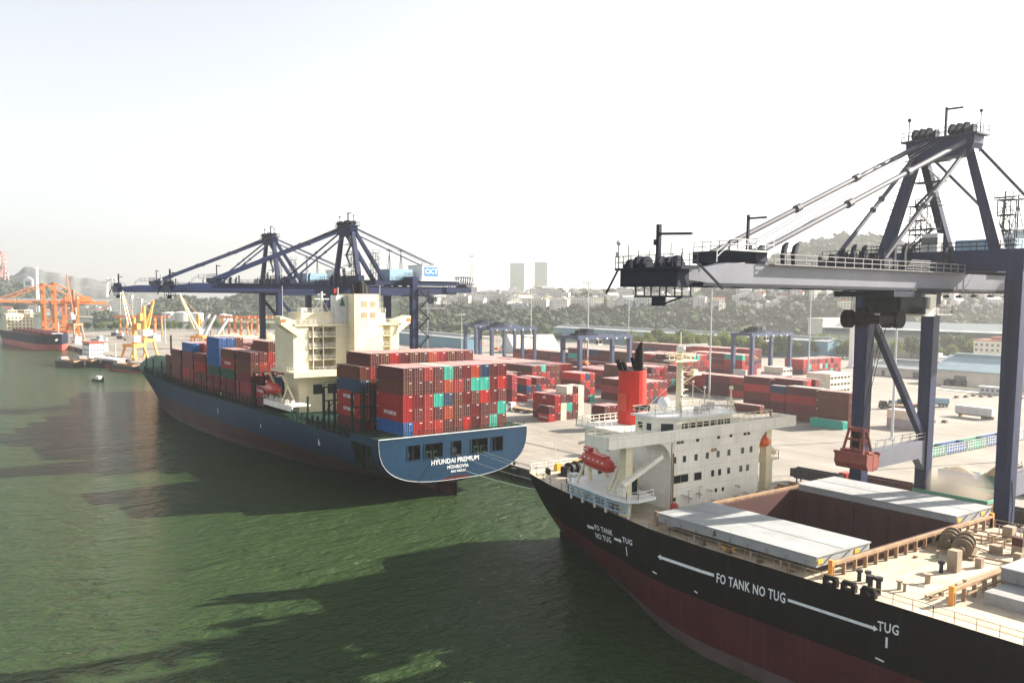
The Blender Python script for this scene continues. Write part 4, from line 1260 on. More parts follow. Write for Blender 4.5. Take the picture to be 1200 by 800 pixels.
mb = build_hull(CS, lambda u: CX0 - CL * u, us, zl, c_hb, c_zd, CYC, None, [(3.25, 0), (-0.7, 1), (-99, 2)],
                skip=lambda s, u0, u1, z0, z1: s < 0 and 0.012 < u0 < 0.045 and z0 < 10 and z1 > 4.4)
# transom with its mooring openings
op = [(-12.3, -9.2), (-8.2, -3.6), (-1.3, 1.2), (3.7, 8.2), (9.2, 12.4)]
X = CX0
def hbt(z): return c_hb(0, z)
mb.poly([(X, CYC - hbt(11.4), 11.4), (X, CYC - hbt(9.6), 9.6), (X, CYC + hbt(9.6), 9.6), (X, CYC + hbt(11.4), 11.4)], 0)
ys = [-hbt(9.6)] + [v for o in op for v in o] + [hbt(9.6)]
for i in range(0, len(ys), 2):
    y0, y1 = ys[i], ys[i + 1]
    b0 = -hbt(6.4) if i == 0 else y0; b1 = hbt(6.4) if i == len(ys) - 2 else y1
    mb.poly([(X, CYC + y0, 9.6), (X, CYC + b0, 6.4), (X, CYC + b1, 6.4), (X, CYC + y1, 9.6)], 0)
low = [6.4, 5.2, 4.2, 3.4, 2.8, 2.3, 1.9, 1.6, 1.4, 1.27, 1.21]
mb.poly([(X, CYC - hbt(z), z) for z in low] + [(X, CYC + hbt(z), z) for z in reversed(low)], 0)
hull = mb.obj('hull', [M_hullblue, M_boot2, M_foul], CS)
b = MB()
b.poly([(CX0 - CL * u, CYC - c_hb(u, c_zd(u)), c_zd(u) - 0.02) for u in us] + [(CX0 - CL * u, CYC + c_hb(u, c_zd(u)), c_zd(u) - 0.02) for u in reversed(us)])
b.obj('deck', M_green, CS)
b = MB()                                                  # mooring deck seen through the openings
b.box(X - 9, CYC - 17, 6.0, X - 0.3, CYC + 17, 6.3); b.box(X - 9.2, CYC - 17, 6.3, X - 8.9, CYC + 17, 11.2)
for yy in (-10.6, -5.8, 5.9, 10.7): b.box(X - 2.6, CYC + yy - 0.2, 6.3, X - 0.8, CYC + yy + 0.2, 9.5)
b.box(-169.4, 81.9, 4.0, -160.6, 84.4, 4.2); b.box(-169.4, 84.4, 4.0, -160.6, 84.6, 10.0)
b.obj('mooring_deck', M_dark, CS)
b = MB()
for yy in (-6.9, -5.2, 5.2, 7.0):
    b.box(X - 0.9, CYC + yy - 0.65, 6.3, X - 0.2, CYC + yy + 0.65, 6.5); b.box(X - 0.9, CYC + yy - .65, 6.5, X - .3, CYC + yy - .4, 7.6); b.box(X - .9, CYC + yy + .4, 6.5, X - .3, CYC + yy + .65, 7.6); b.box(X - .9, CYC + yy - .65, 7.6, X - .3, CYC + yy + .65, 7.9)
for k in range(6): b.box(-168.6 + k * 1.4, 81.6, 4.2, -168.4 + k * 1.4, 81.9, 9.8)
b.obj('roller_fairlead', M_green, CS)
b = MB()
for yy in (-10.8, 0.1, 10.6): b.tube((X - 2.2, CYC + yy - 0.8, 7.2), (X - 2.2, CYC + yy + 0.8, 7.2), 0.7, 12)
b.obj('mooring_winch', M_grey, CS)
b = MB()
for (y0, y1) in op:                                       # rims of the openings
    for za, zb_ in ((6.28, 6.4), (9.6, 9.72)): b.box(X + 0.003, CYC + y0 - .12, za, X + 0.09, CYC + y1 + .12, zb_)
    for ya in (y0, y1): b.box(X + 0.003, CYC + ya - .12, 6.4, X + 0.09, CYC + ya + .12, 9.6)
b.obj('opening_rim', M_hullblue, CS)
# pale edge round the transom
b = MB()
ed = [(X + 0.03, CYC - hbt(z), z) for z in (11.4, 9.6, 7.8, 6.4, 5.2, 4.2, 3.4, 2.8, 2.3, 1.9, 1.6, 1.4, 1.27, 1.21)]
b.path(ed, 0.05, 4); b.path([(p[0], 2 * CYC - p[1], p[2]) for p in ed], 0.05, 4); b.tube(ed[-1], (ed[-1][0], 2 * CYC - ed[-1][1], ed[-1][2]), 0.05, 4)
b.tube((X + .02, CYC - 19.1, 11.42), (X + .02, CYC + 19.1, 11.42), 0.12, 4)
b.obj('transom_edge', M_lgrey, CS)
lettering('hull_lettering', 'HYUNDAI PREMIUM', 1.5, (X + 0.02, CYC - 0.4, 5.35), (0, 1, 0), (0, 0, 1), M_markw, hull, sx=0.93)
lettering('hull_lettering', 'MONROVIA', 1.05, (X + 0.02, CYC + 0.2, 3.95), (0, 1, 0), (0, 0, 1), M_markw, hull)
lettering('hull_lettering', 'IMO 9463081', 0.7, (X + 0.02, CYC + 0.4, 2.95), (0, 1, 0), (0, 0, 1), M_markw, hull)
b = MB(); b.poly([(X + .012, CYC - 4, 1.25), (X + .012, CYC + 4, 1.25), (X + .012, CYC + 3, 1.8), (X + .012, CYC, 2.1), (X + .012, CYC - 3, 1.8)]); b.obj('boot_patch', M_boot, hull)
# rudder and skeg
b = MB()
b.ext([(X - 1.2, CYC - 0.35, 1.6), (X - 1.2, CYC - 0.35, -6), (X - 6.5, CYC - 0.35, -6), (X - 6.5, CYC - .35, 1.6)], (0, 0.7, 0)); b.obj('rudder', M_boot, CS)
b = MB(); b.ext([(X - 7.2, CYC - 0.9, 0.9), (X - 7.2, CYC - 0.9, -7), (X - 24, CYC - 0.9, -7), (X - 24, CYC - .9, -2)], (0, 1.8, 0)); b.obj('skeg', M_foul, CS)
# draught / tug marks on the port side
b = MB()
for xx, z0, h in ((-188, 6.0, 1.6), (-226, 5.4, 1.5), (-262, 5.2, 1.7)):
    u = (CX0 - xx) / CL
    b.box(xx - 0.12, CYC - c_hb(u, z0) - 0.03, z0, xx + 0.12, CYC - c_hb(u, z0 + h) + 0.05, z0 + h)
b.each('tug_mark', M_markw, hull)
# bulwark rail, lashing posts, hatch covers
b = MB()
b.rail([(X - 0.3, CYC - 18.6, 11.4), (X - 0.3, CYC + 18.6, 11.4)], 1.1, 1.8, 0.08)
b.obj('railing', M_green, CS)
b = MB()
for k in range(62):
    xx = -171 - k * 3.05
    if -232 < xx < -206: continue
    u = (CX0 - xx) / CL
    if u > 0.8: break
    yy = CYC - c_hb(u, c_zd(u)) + 0.5; z = c_zd(u)
    b.box(xx - 0.28, yy, z, xx + 0.28, yy + 0.5, z + 2.6)
    if k % 4 == 0: b.box(xx - 0.2, yy + 0.2, z + 2.6, xx + 0.2, yy + 0.6, z + 6.8)
b.rail([(-171, CYC - 18.6, 10), (-206, CYC - 18.6, 10)], 1.1, 3, 0.08); b.rail([(-232, CYC - 18.6, 10), (-330, CYC - 18.6, 10)], 1.1, 3, 0.08)
b.obj('stanchion', M_green, CS)
b = MB(); b.box(-171.5, 87.6, 10.2, -158.6, 117, 11.35); b.obj('hatch_cover', M_green, CS)
for x0, x1 in ((-205.8, -172.6), (-335, -234)):
    b = MB(); b.box(x0, 84.2, 9.7, x1, 116.5, 10.7); b.obj('hatch_cover', M_green, CS)
for xx in (-172.2, -187.2, -248.0 + 0.3, -261.4, -275.2, -289, -302.9, -316.8, -233.6):
    b = MB(); y0 = 82.6; y1 = 118.0
    hz = 19.6
    n = 13
    for k in range(n + 1):
        y = y0 + (y1 - y0) * k / n
        b.box(xx - 0.35, y - 0.2, 10, xx + 0.35, y + 0.2, hz)
    for z in (13.2, 16.4, hz): b.box(xx - 0.42, y0, z, xx + 0.42, y1, z + 0.22)
    b.rail([(xx + 0.4, y0, hz + .2), (xx + 0.4, y1, hz + .2)], 1.1, 2.6, 0.09)
    for k in range(0, n, 3):
        y = y0 + (y1 - y0) * k / n; b.beam((xx, y, 13.4), (xx, y + (y1 - y0) / n, 16.4), 0.16)
    b.obj('lashing_bridge', M_green, CS)
# accommodation
A = CS
ZB = 35.0
b = MB()
XA = -212.0
b.box(-225, 85.4, 21.6, -216.0, 116.2, 33.2)                     # main block (its aft face is built of strips)
b.box(-216.0, 85.4, 21.6, XA, 89.6, 33.2); b.box(-216, 97.2, 21.6, XA, 101.0, 33.2); b.box(-216, 108, 21.6, XA, 111.2, 33.2)
b.box(-216, 113.6, 21.6, XA, 116.2, 33.2)
b.box(-224, 87.5, 9.8, -214, 114, 21.6)
b.box(-216, 111.2, 21.6, XA - 1.6, 113.6, 33.2)
b.obj('superstructure', M_cream, A)
for z in (24.2, 27.2, 30.2):
    b = MB(); b.box(-216, 89.6, z, XA + 0.35, 97.2, z + 0.28); b.box(XA - 1.6, 111.2, z, XA + 0.2, 113.6, z + .25)
    sb = b.obj('balcony', M_cream, A)
    r = MB(); r.rail([(XA + 0.3, 89.6, z + .28), (XA + 0.3, 97.2, z + .28)], 1.1, 1.3, 0.07, mid=2); r.rail([(XA + .15, 111.2, z + .28), (XA + .15, 113.6, z + .28)], 1.1, 1.2, 0.07)
    r.beam((XA - 1.2, 90.2, z + 0.3), (XA - 1.2, 93.2, z + 3.0), 0.7, 0.12)
    r.obj('railing', M_whitep, sb)
    d = MB(); d.box(-216 - .1, 94.4, z + .3, -215.9, 95.3, z + 2.2); d.obj('door', M_rustp, sb)
b = MB(); b.box(-215.95, 89.8, 32.9, XA + 0.1, 97.0, 33.19); b.obj('balcony', M_cream, A)
b = MB(); b.tube((XA + 0.5, 93.4, 21.9), (XA + 0.5, 93.4, 35), 0.14, 6); b.tube((XA + .4, 90.6, 22), (XA + .4, 90.6, 33), 0.1, 6); b.obj('downpipe', M_whitep, A)
# bridge deck and wings
b = MB()
b.box(-224, 85, 33.2, -211.6, 116.6, 33.6)
b.ext([(-211.6, 85.6, 33.2), (-211.6, 86.6, 30.4), (-211.6, 82.0, 33.6), (-211.6, 81.8, 35.6), (-211.6, 82.4, 35.8), (-211.6, 86, 34.6)], (-4.2, 0, 0))
b.ext([(-211.6, 116, 33.2), (-211.6, 115, 30.4), (-211.6, 119.6, 33.6), (-211.6, 119.8, 35.6), (-211.6, 119.2, 35.8), (-211.6, 115.6, 34.6)], (-4.2, 0, 0))
bd = b.obj('bridge_deck', M_cream, A)
r = MB(); r.rail([(-211.7, 86, 33.6), (-211.7, 101, 33.6)], 1.3, 1.3, 0.08, mid=2); r.rail([(-211.7, 108, 33.6), (-211.7, 115.8, 33.6)], 1.3, 1.3, 0.08, mid=2); r.obj('railing', M_whitep, bd)
for yy in (82.3, 118.6):
    l = MB(); l.box(-211.58, yy - 0.1, 34.2, -211.5, yy + 1.0, 35.0); l.obj('wing_lamp', M_orange, bd)
b = MB(); b.box(-223, 88.5, 33.6, -214, 113, 36.6); wh = b.obj('wheelhouse', M_cream, A)
b = MB(); b.rail([(-213.9, 88.5, 36.6), (-213.9, 101, 36.6)], 1.1, 1.4, 0.08); b.rail([(-213.9, 108, 36.6), (-213.9, 113, 36.6)], 1.1, 1.4, 0.08)
b.box(-219, 89.4, 36.6, -216, 91, 37.8); b.tube((-217, 95.5, 36.6), (-217, 95.5, 42.2), 0.28, 8); b.beam((-217, 93.4, 40.2), (-217, 97.6, 40.2), 0.25); b.beam((-217, 94.4, 41.4), (-217, 96.6, 41.4), 0.2)
b.beam((-217, 93, 36.6), (-217, 95.5, 40.5), 0.14); b.beam((-217, 97.6, 36.6), (-217, 95.5, 40.5), 0.14)
b.obj('signal_mast', M_whitep, A)
b = MB(); b.tube((-214.5, 83.6, 33.6), (-214.5, 83.6, 43.5), 0.07, 5); b.tube((-216, 112.4, 36.6), (-216, 112.4, 44), 0.07, 5); b.obj('aerial', M_lgrey, A)
# funnel casing
b = MB(); b.box(-218, 101.0, 10, -208.6, 108.2, 41.6); fc = b.obj('funnel_casing', M_cream, A)
b = MB()
for yy in (103.2, 105.7):
    for z in (35.1, 38.0): b.box(-208.62, yy - 0.05, z, -208.53, yy + 1.75, z + 1.9)
b.each('vent_frame', M_whitep, fc)
b = MB()
for yy in (103.2, 105.7):
    for z in (35.1, 38.0):
        b.box(-208.56, yy + 0.15, z + .2, -208.5, yy + 1.55, z + 1.7)
        for k in range(4): b.box(-208.52, yy + .15, z + .3 + k * .38, -208.46, yy + 1.55, z + .38 + k * .38)
b.obj('vent', pm('vent_beige', (0.42, 0.34, 0.2), .6), fc)
b = MB()
for yy, rr, hh in ((102.2, 0.35, 43.6), (103.2, 0.4, 44.4), (104.6, 1.15, 44.2), (105.6, 1.0, 43.6), (106.6, 0.35, 43.2), (107.2, .3, 43)):
    b.tube((-212, yy, 41.6), (-212.4, yy, hh), rr, 12)
    b.ball((-212.4, yy, hh), rr, 0, 10, 5)
b.obj('exhaust_pipe', M_black, fc)
b = MB(); b.box(-216, 97.6, 33.6, -212.6, 100.98, 41.2); fb = b.obj('funnel_side_box', M_lgrey, A)
b = MB(); b.ext([(-212.58, 98.6, 38.4), (-212.58, 100.2, 38.4), (-212.58, 99.4, 41.0)], (0.05, 0, 0)); b.obj('emblem', pm('emblem_green', (0.01, 0.14, 0.06), 0.5), fb)
b = MB(); b.box(-212.4, 97.9, 41.2, -212.0, 98.1, 43.2); b.obj('flag_post', M_lgrey, fb)
b = MB(); b.poly([(-212.2, 98.0, 41.9), (-212.2, 96.9, 41.7), (-212.2, 96.9, 42.9), (-212.2, 98.0, 43.1)]); b.obj('flag', M_life, fb)
# curved slab over the boat deck and lower block windows
b = MB(); b.box(-224, 83.6, 21.0, -207.5, 100.9, 21.6); b.box(-207.9, 83.6, 20.2, -207.5, 100.9, 21.0)
sl = b.obj('boat_deck', M_cream, A)
r = MB(); r.rail([(-207.6, 83.8, 21.6), (-207.6, 100.8, 21.6)], 1.1, 1.6, 0.07); r.rail([(-207.6, 83.8, 21.6), (-224, 83.8, 21.6)], 1.1, 1.6, 0.07); r.obj('railing', M_whitep, sl)
b = MB()
for yy in (91.5, 95.6): b.box(-213.98, yy, 15.0, -213.9, yy + 2.6, 17.6)
b.each('window', M_glass, A)
b = MB(); b.box(-226, 82.4, 13.0, -206, 87.4, 13.3); b.box(-226, 82.3, 11.8, -206, 82.6, 13.0); b.rail([(-226, 82.4, 13.3), (-206, 82.4, 13.3)], 1.1, 2.2, 0.08)
for k in range(5): b.ball((-223 + k * 3.6, 83.6, 13.9), 0.55, 0, 8, 5); b.tube((-223 + k * 3.6, 83.6, 13.3), (-223 + k * 3.6, 83.6, 13.9), 0.35, 8)
b.obj('embarkation_deck', M_whitep, A)
b = MB()
for xx in (-223.5, -214.5):
    b.beam((xx, 86.5, 13.3), (xx, 83.2, 20.4), 0.5); b.beam((xx, 83.2, 20.4), (xx, 81.8, 20.2), 0.4); b.beam((xx, 83, 13.3), (xx, 84.6, 17.5), 0.3)
b.obj('davit', M_cream, A)
# deck gear forward of the accommodation
b = MB(); b.tube((-268, 82.6, 11.2), (-250, 82.6, 11.2), 0.55, 8); b.tube((-250, 82.6, 11.2), (-250, 82.6, 12.4), 0.5, 8); b.obj('gangway', M_lgrey, CS)
b = MB()
for k in range(7): b.box(-360 + k * 5, 93, 11.2, -358.6 + k * 5, 95, 13)
b.box(-352, 96, 11.5, -350, 104, 17); b.tube((-385, 100, 12), (-385, 100, 24), 0.4, 8); b.obj('foredeck_gear', M_green, CS)

def lifeboat(name, label, c, L, mat, rz=0.0, pitch=0.0):
    t = thing(name, label, 'lifeboat', c, rz)
    t.rotation_euler = (0, pitch, rz)
    rings = []
    W = L * 0.36; Hh = L * 0.36
    for i in range(11):
        k = i / 10; x = (k - 0.5) * L
        s = (1 - abs(2 * k - 1) ** 3.0); s = max(s, 0.04) ** 0.6
        rings.append([(x, W / 2 * s * math.cos(2 * pi * j / 14), Hh / 2 * (0.4 + 0.6 * s) * (math.sin(2 * pi * j / 14)) * (1.0 if math.sin(2 * pi * j / 14) > 0 else 0.95)) for j in range(14)])
    mb = MB(); mb.loft(rings); mb.obj('hull', mat, t, smooth=True)
    mb = MB()
    mb.box(-L * 0.34, -W * 0.26, Hh * 0.40, L * 0.26, W * 0.26, Hh * 0.52); mb.box(-L * 0.42, -W * 0.2, Hh * 0.44, -L * 0.25, W * 0.2, Hh * 0.72)
    mb.obj('canopy', mat, t)
    mb = MB()
    for s in (-1, 1):
        for k in range(5): mb.box(-L * 0.3 + k * L * 0.14, s * W * 0.44 - .04, Hh * 0.16, -L * 0.3 + k * L * 0.14 + L * .05, s * W * 0.44 + .04, Hh * 0.24)
    mb.box(-L * 0.40, -W * 0.21, Hh * 0.55, -L * .27, W * .21, Hh * .64)
    mb.obj('window', M_white, t)
    mb = MB(); mb.box(-L * 0.47, -W * 0.505 * 0.93, -0.1, L * 0.46, W * 0.505 * 0.93, 0.06); mb.obj('fender', mat, t)
    return t
lifeboat('lifeboat', 'small red lifeboat below the cream accommodation of the container ship', (-219, 82.3, 16.4), 8.6, M_life)

# ------------------------------------------------------------------ bulk carrier in the foreground
BX0, BL, BYC = -117.0, 190.0, 98.0
def b_zd(u): return 11.0
def b_bd(x): return tab(x, [(-117, 8.2), (-115, 9.9), (-107, 12.6), (-91, 16.3), (-77, 19.0), (-68, 19.5), (38, 19.5), (52, 16), (64, 9), (73, 0.4)])
def b_hbx(x, z):
    zb = tab(x, [(-117, -2.0), (-112, -3.4), (-102, -5.2), (-87, -9), (-71, -11), (60, -11)])
    p = tab(x, [(-117, 1.15), (-112, 1.25), (-102, 1.5), (-87, 1.85), (-78, 2.6), (-71, 4.0), (-60, 9), (40, 9), (73, 3)])
    t = max(0.0, min(1.0, (11.0 - z) / (11.0 - zb)))
    return b_bd(x) * ((1 - t ** p) ** (1 / p) if t < 1 else 0.0)
def b_hb(u, z): return b_hbx(BX0 + BL * u, z)
BS = thing('bulk_carrier', 'black hulled bulk carrier in the foreground with open hatches and a red funnel', 'ship', (0, 0, 0))
xs = [-117, -115, -112, -109, -106, -102, -98, -94, -90, -86, -82, -78, -74, -71, -68, -64, -60, -50, -40, -30, -20, 0, 20, 38, 46, 52, 58, 64, 69, 73]
us = [(x - BX0) / BL for x in xs]
zl = [999, 10.2, 9.0, 7.8, 6.6, 5.4, 4.5, 3.6, 2.6, 1.6, 0.4, -0.8, -1.7, -2.6, -4, -6, -8]
mb = build_hull(BS, lambda u: BX0 + BL * u, us, zl, b_hb, b_zd, BYC, None, [(4.45, 0), (-0.5, 1), (-99, 2)])
tz = [11, 9, 7, 5, 3, 1.6, 0.4, -0.8, -1.9]
mb.poly([(-117, BYC - b_hbx(-117, z), z) for z in tz] + [(-117, BYC + b_hbx(-117, z), z) for z in reversed(tz)], 0)
bh = mb.obj('hull', [M_hullblack, M_boot, M_foul], BS, smooth=False)
b = MB(); b.ext([(-113.5, BYC - .3, 0.5), (-113.5, BYC - .3, -7), (-118.2, BYC - .3, -7), (-118.2, BYC - .3, -1.2)], (0, .6, 0)); b.obj('rudder', M_hullblack, BS)

def wrap_port(me_obj, off=0.03):
    for v in me_obj.data.vertices:
        v.co.y = BYC - b_hbx(v.co.x, v.co.z) - off - (0.0 if v.co.y > 0 else 0.0)
def port_pt(px, py, y=78.5):
    for _ in range(12):
        r = ray(px, py); k = y / r.y; p = Vector((0, 0, 40.5)) + r * k
        y = BYC - b_hbx(p.x, p.z)
    return p
def port_text(txt, pl, pr_, hpx, name='hull_lettering'):
    """text from pixel-measured left-middle to right-middle points on the hull side"""
    a_, b_ = port_pt(*pl), port_pt(*pr_)
    me = text_mesh(txt, 1.0, 0.0, 1.08).copy(); me.materials.clear(); me.materials.append(M_markw)
    xs_ = [v.co.x for v in me.vertices]; ysz = [v.co.y for v in me.vertices]
    w_ = max(xs_) - min(xs_); h_ = max(ysz) - min(ysz); x0 = min(xs_); y0 = (max(ysz) + min(ysz)) / 2
    up = port_pt(pl[0], pl[1] - hpx / 2).z - port_pt(pl[0], pl[1] + hpx / 2).z
    for v in me.vertices:
        t = (v.co.x - x0) / w_
        c = a_.lerp(b_, t)
        z = c.z + (v.co.y - y0) / h_ * up
        v.co = Vector((c.x, BYC - b_hbx(c.x, z) - 0.035, z))
    me.name = name
    o = D.objects.new(name, me); COL.objects.link(o); o.parent = bh
    return o
def port_bar(p0, p1, hpx, head=0):
    a_, b_ = port_pt(*p0), port_pt(*p1)
    up = (port_pt(p0[0], p0[1] - hpx / 2).z - port_pt(p0[0], p0[1] + hpx / 2).z) / 2
    mb = MB(); n = 10
    P_ = lambda x, z: (x, BYC - b_hbx(x, z) - 0.035, z)
    for i in range(n):
        c, d = a_.lerp(b_, i / n), a_.lerp(b_, (i + 1) / n)
        mb.poly([P_(c.x, c.z - up), P_(d.x, d.z - up), P_(d.x, d.z + up), P_(c.x, c.z + up)])
    if head:
        e_ = a_ if head < 0 else b_
        mb.poly([P_(e_.x, e_.z - up * 2.0), P_(e_.x, e_.z + up * 2.0), P_(e_.x + head * up * 3, e_.z)][::(1 if head > 0 else -1)])
    o = mb.obj('hull_marking', M_markw, bh); return o
port_text('FO TANK NO TUG', (840, 676.3), (920.5, 700.6), 11.5)
port_bar((774.5, 652.7), (837, 673.6), 3.4, -1)
port_bar((923.5, 702.5), (1024, 735.4), 3.4, 1)
port_text('TUG', (1028.5, 732.5), (1053.5, 738.5), 12)
port_bar((1037.8, 752), (1040.4, 752.8), 12.5)
port_text('FO TANK', (697, 616.8), (718, 624.4), 5.6)
port_text('NO TUG', (698, 626.4), (716.5, 633.0), 5.6)
port_bar((690, 616.5), (696, 618.6), 2.6, -1); port_bar((720, 630.6), (726.5, 633), 2.6, 1)
port_text('TUG', (729.5, 631.5), (741, 635.8), 6.2)
port_bar((734, 645.5), (735, 645.9), 10)
b = MB()
for (px, py, l_) in ((765, 669, 8), (814, 692, 5), (1026, 770, 9)):
    c = port_pt(px, py); b.beam((c.x, c.y - .03, c.z), (c.x + l_ * 0.1, BYC - b_hbx(c.x + l_ * .1, c.z) - .03, c.z - .1), 0.05, 0.14)
b.obj('hull_marking', M_markw, bh)

# decks
zdk = 10.97
hx0, hx1, hy0, hy1 = -77.5, -53.6, 88.0, 110.0
def edge(x): return b_bd(x) - 0.02
b = MB()
ax = [x for x in xs if x <= -78] + [-77.5]
b.poly([(x, BYC - edge(x), zdk) for x in ax] + [(x, BYC + edge(x), zdk) for x in reversed(ax)])
mx_ = [-77.5, -74, -71, -68, -64, -60, -53.6]
b.poly([(x, BYC - edge(x), zdk) for x in mx_] + [(hx1, hy0, zdk), (hx0, hy0, zdk)])
b.poly([(hx0, hy1, zdk), (hx1, hy1, zdk)] + [(x, BYC + edge(x), zdk) for x in reversed(mx_)])
fx = [-53.6, -40, -20, 0, 38, 46, 52, 58, 64, 69, 73]
b.poly([(x, BYC - edge(x), zdk) for x in fx] + [(x, BYC + edge(x), zdk) for x in reversed(fx)])
b.obj('deck', M_deck, BS)
# open hold
b = MB()
b.poly([(hx0, hy0, 12.2), (hx1, hy0, 12.2), (hx1, hy0, -6), (hx0, hy0, -6)])
b.poly([(hx0, hy1, 12.2), (hx0, hy1, -6), (hx1, hy1, -6), (hx1, hy1, 12.2)])
b.poly([(hx0, hy0, 12.2), (hx0, hy0, -6), (hx0, hy1, -6), (hx0, hy1, 12.2)])
b.poly([(hx1, hy0, 12.2), (hx1, hy1, 12.2), (hx1, hy1, -6), (hx1, hy0, -6)])
b.poly([(hx0, hy0, -6), (hx1, hy0, -6), (hx1, hy1, -6), (hx0, hy1, -6)])
hold = b.obj('cargo_hold', M_hold, BS)
b = MB()
for k in range(9):
    x = hx0 + 1.6 + k * 2.6
    b.box(x, hy1 - 0.25, -5.5, x + 0.25, hy1 - 0.004, 11.5)
b.obj('hold_rib', M_hold, hold)
b = MB(); b.box(hx0 - 0.5, hy0 - 0.5, zdk, hx1 + 0.5, hy0 - 0.004, 12.25); b.box(hx0 - 0.5, hy1 + 0.004, zdk, hx1 + 0.5, hy1 + 0.5, 12.25)
b.box(hx0 - 0.5, hy0, zdk, hx0 - 0.004, hy1, 12.25); b.box(hx1 + 0.004, hy0, zdk, hx1 + 0.5, hy1, 12.25)
b.obj('coaming', M_hold, BS)
# coaming rails carrying the covers, with brackets
def cover_rail(x, y0, y1, s):
    b = MB(); b.box(x - 0.22, y0, 12.3, x + 0.22, y1, 12.62)
    b.box(x - 0.5 * s - .06, y0 + 2, 11.75, x - 0.5 * s + .06, y1 - 2, 11.9)
    n = int((y1 - y0) / 2.0)
    for k in range(n + 1):
        y = y0 + (y1 - y0) * k / n
        b.box(x - 0.1, y - 0.1, zdk, x + 0.3 * 1, y + 0.1, 12.3)
    o = b.obj('cover_rail', M_rustp, BS)
    c = MB(); c.box(x - .25, y0 - .3, zdk, x + .25, y0 + .1, 12.9); c.box(x - .25, y1 - .1, zdk, x + .25, y1 + .3, 12.9); c.each('stop_post', M_oyel if s > 0 or x > -50 else M_rustp, o)
    return o
cover_rail(-52.4, 81.2, 117.0, 1); cover_rail(-78.3, 81.2, 117.0, -1)
def cover(x0, x1, y0, y1, z0, z1):
    b = MB(); b.box(x0, y0, z0, x1, y1, z1); b.box(x0 - .12, y0 - .12, z1 - .12, x1 + .12, y1 + .12, z1 + .03)
    for k in range(1, 4):
        x = x0 + (x1 - x0) * k / 4; b.box(x - .05, y0 + .1, z1 + .03, x + .05, y1 - .1, z1 + .06)
    y = (y0 + y1) / 2; b.box(x0 + .1, y - .05, z1 + .03, x1 - .1, y + .05, z1 + .065)
    o = b.obj('hatch_cover', M_hatch, BS)
    c = MB()
    for k in range(9):
        x = x0 + (x1 - x0) * (k + .5) / 9
        for y in (y0 - .16, y1 + .16): c.box(x - .07, y - .03, z0 + .1, x + .07, y + .03, z0 + .6)
    for k in range(3):
        y = y0 + (y1 - y0) * (k + .3) / 3; c.beam((x1 + .05, y, z0 + .1), (x1 + .2, y + 1.6, z1 - .25), .14)
    c.obj('cleat', M_grey, o)
    c = MB()
    for y in (y0 + .2, y0 + (y1 - y0) * .7): c.box(x1 + 0.01, y, z0 + .35, x1 + 0.08, y + .9, z1 - .35)
    c.obj('warning_patch', M_yellow, o)
    c = MB()
    for x in (x0 + 3, x1 - 3):
        for y in (y0 + .3, y1 - .3): c.tube((x, y - .15, z0 - .25), (x, y + .15, z0 - .25), .3, 10)
    c.obj('wheel', M_dark, o)
    return o
hc = cover(-76.9, -53.5, 80.0, 90.2, 11.95, 13.15)
lettering('hatch_number', '5', 0.8, (-67.4, 79.86, 12.55), (1, 0, 0), (0, 0, 1), M_black, hc)
cover(-77.2, -53.6, 110.2, 119.4, 12.0, 13.2)
# the next hatch forward
b = MB(); b.box(-39, 86.5, zdk, -12, 109.5, 12.2); b.obj('coaming', M_grey, BS)
cover_rail(-40.6, 83.5, 117, -1)
cover(-39.5, -12, 91.0, 109.6, 12.3, 13.7)
# railing along both sides
b = MB()
pts = [(x, BYC - b_bd(x) + 0.25, zdk) for x in xs if -78 <= x <= 52]
b.rail(pts, 1.1, 1.75, 0.055, mid=1)
pts = [(x, BYC + b_bd(x) - 0.25, zdk) for x in xs if -78 <= x <= 52]
b.rail(pts, 1.1, 1.75, 0.055, mid=1)
b.obj('railing', M_rustp, BS)
b = MB()
pts = [(x, BYC - b_bd(x) + 0.3, zdk) for x in xs if x <= -84]
b.rail(pts, 1.1, 1.6, 0.07); b.rail([(-116.8, BYC - 8, zdk), (-116.8, BYC + 8, zdk)], 1.1, 1.6, 0.07); b.rail([(x, 2 * BYC - y, z) for x, y, z in pts], 1.1, 1.6, 0.07)
b.obj('railing', M_whitep, BS)
# superstructure front block
FX = -83.3
def fpt(px, py, x=FX):
    r = ray(px, py); k = x / r.x; return Vector((0, 0, 40.5)) + r * k
b = MB()
b.box(-96, 89.0, zdk, FX, 108.4, 20.7)
for (yc_, s) in ((89.0, -1), (108.4, 1)):                  # rounded haunches under the wings
    pts = [(FX - 0.004, yc_, 20.7), (FX - 0.004, yc_, 17.6)] + [(FX - 0.004, yc_ + s * 3.1 * (1 - math.cos(pi / 2 * k / 6)), 17.6 + 3.1 * math.sin(pi / 2 * k / 6)) for k in range(1, 7)]
    b.ext(pts if s < 0 else pts[::-1], (-4.5, 0, 0))
b.obj('superstructure', M_whitep, BS)
b = MB(); b.box(-87.6, 76.8, 20.704, -83.0, 117.2, 21.25)
wg = b.obj('bridge_wing', M_whitep, BS)
b = MB()
b.box(-83.2, 76.8, 21.25, -83.0, 117.2, 22.35); b.box(-87.6, 76.8, 21.25, -83.2, 77.0, 22.35); b.box(-87.6, 117.0, 21.25, -83.2, 117.2, 22.35)
b.box(-87.6, 77.0, 21.25, -87.4, 88.0, 21.8); b.box(-87.6, 107, 21.25, -87.4, 117.0, 21.8)
b.obj('bulwark', M_whitep, wg)
b = MB(); b.rail([(-83.1, 90, 22.35), (-83.1, 107.0, 22.35)], 0.9, 1.3, 0.07); b.rail([(-87.5, 77, 21.8), (-87.5, 88, 21.8)], 1.0, 1.3, 0.07); b.rail([(-87.5, 107, 21.8), (-87.5, 117, 21.8)], 1.0, 1.3, 0.07)
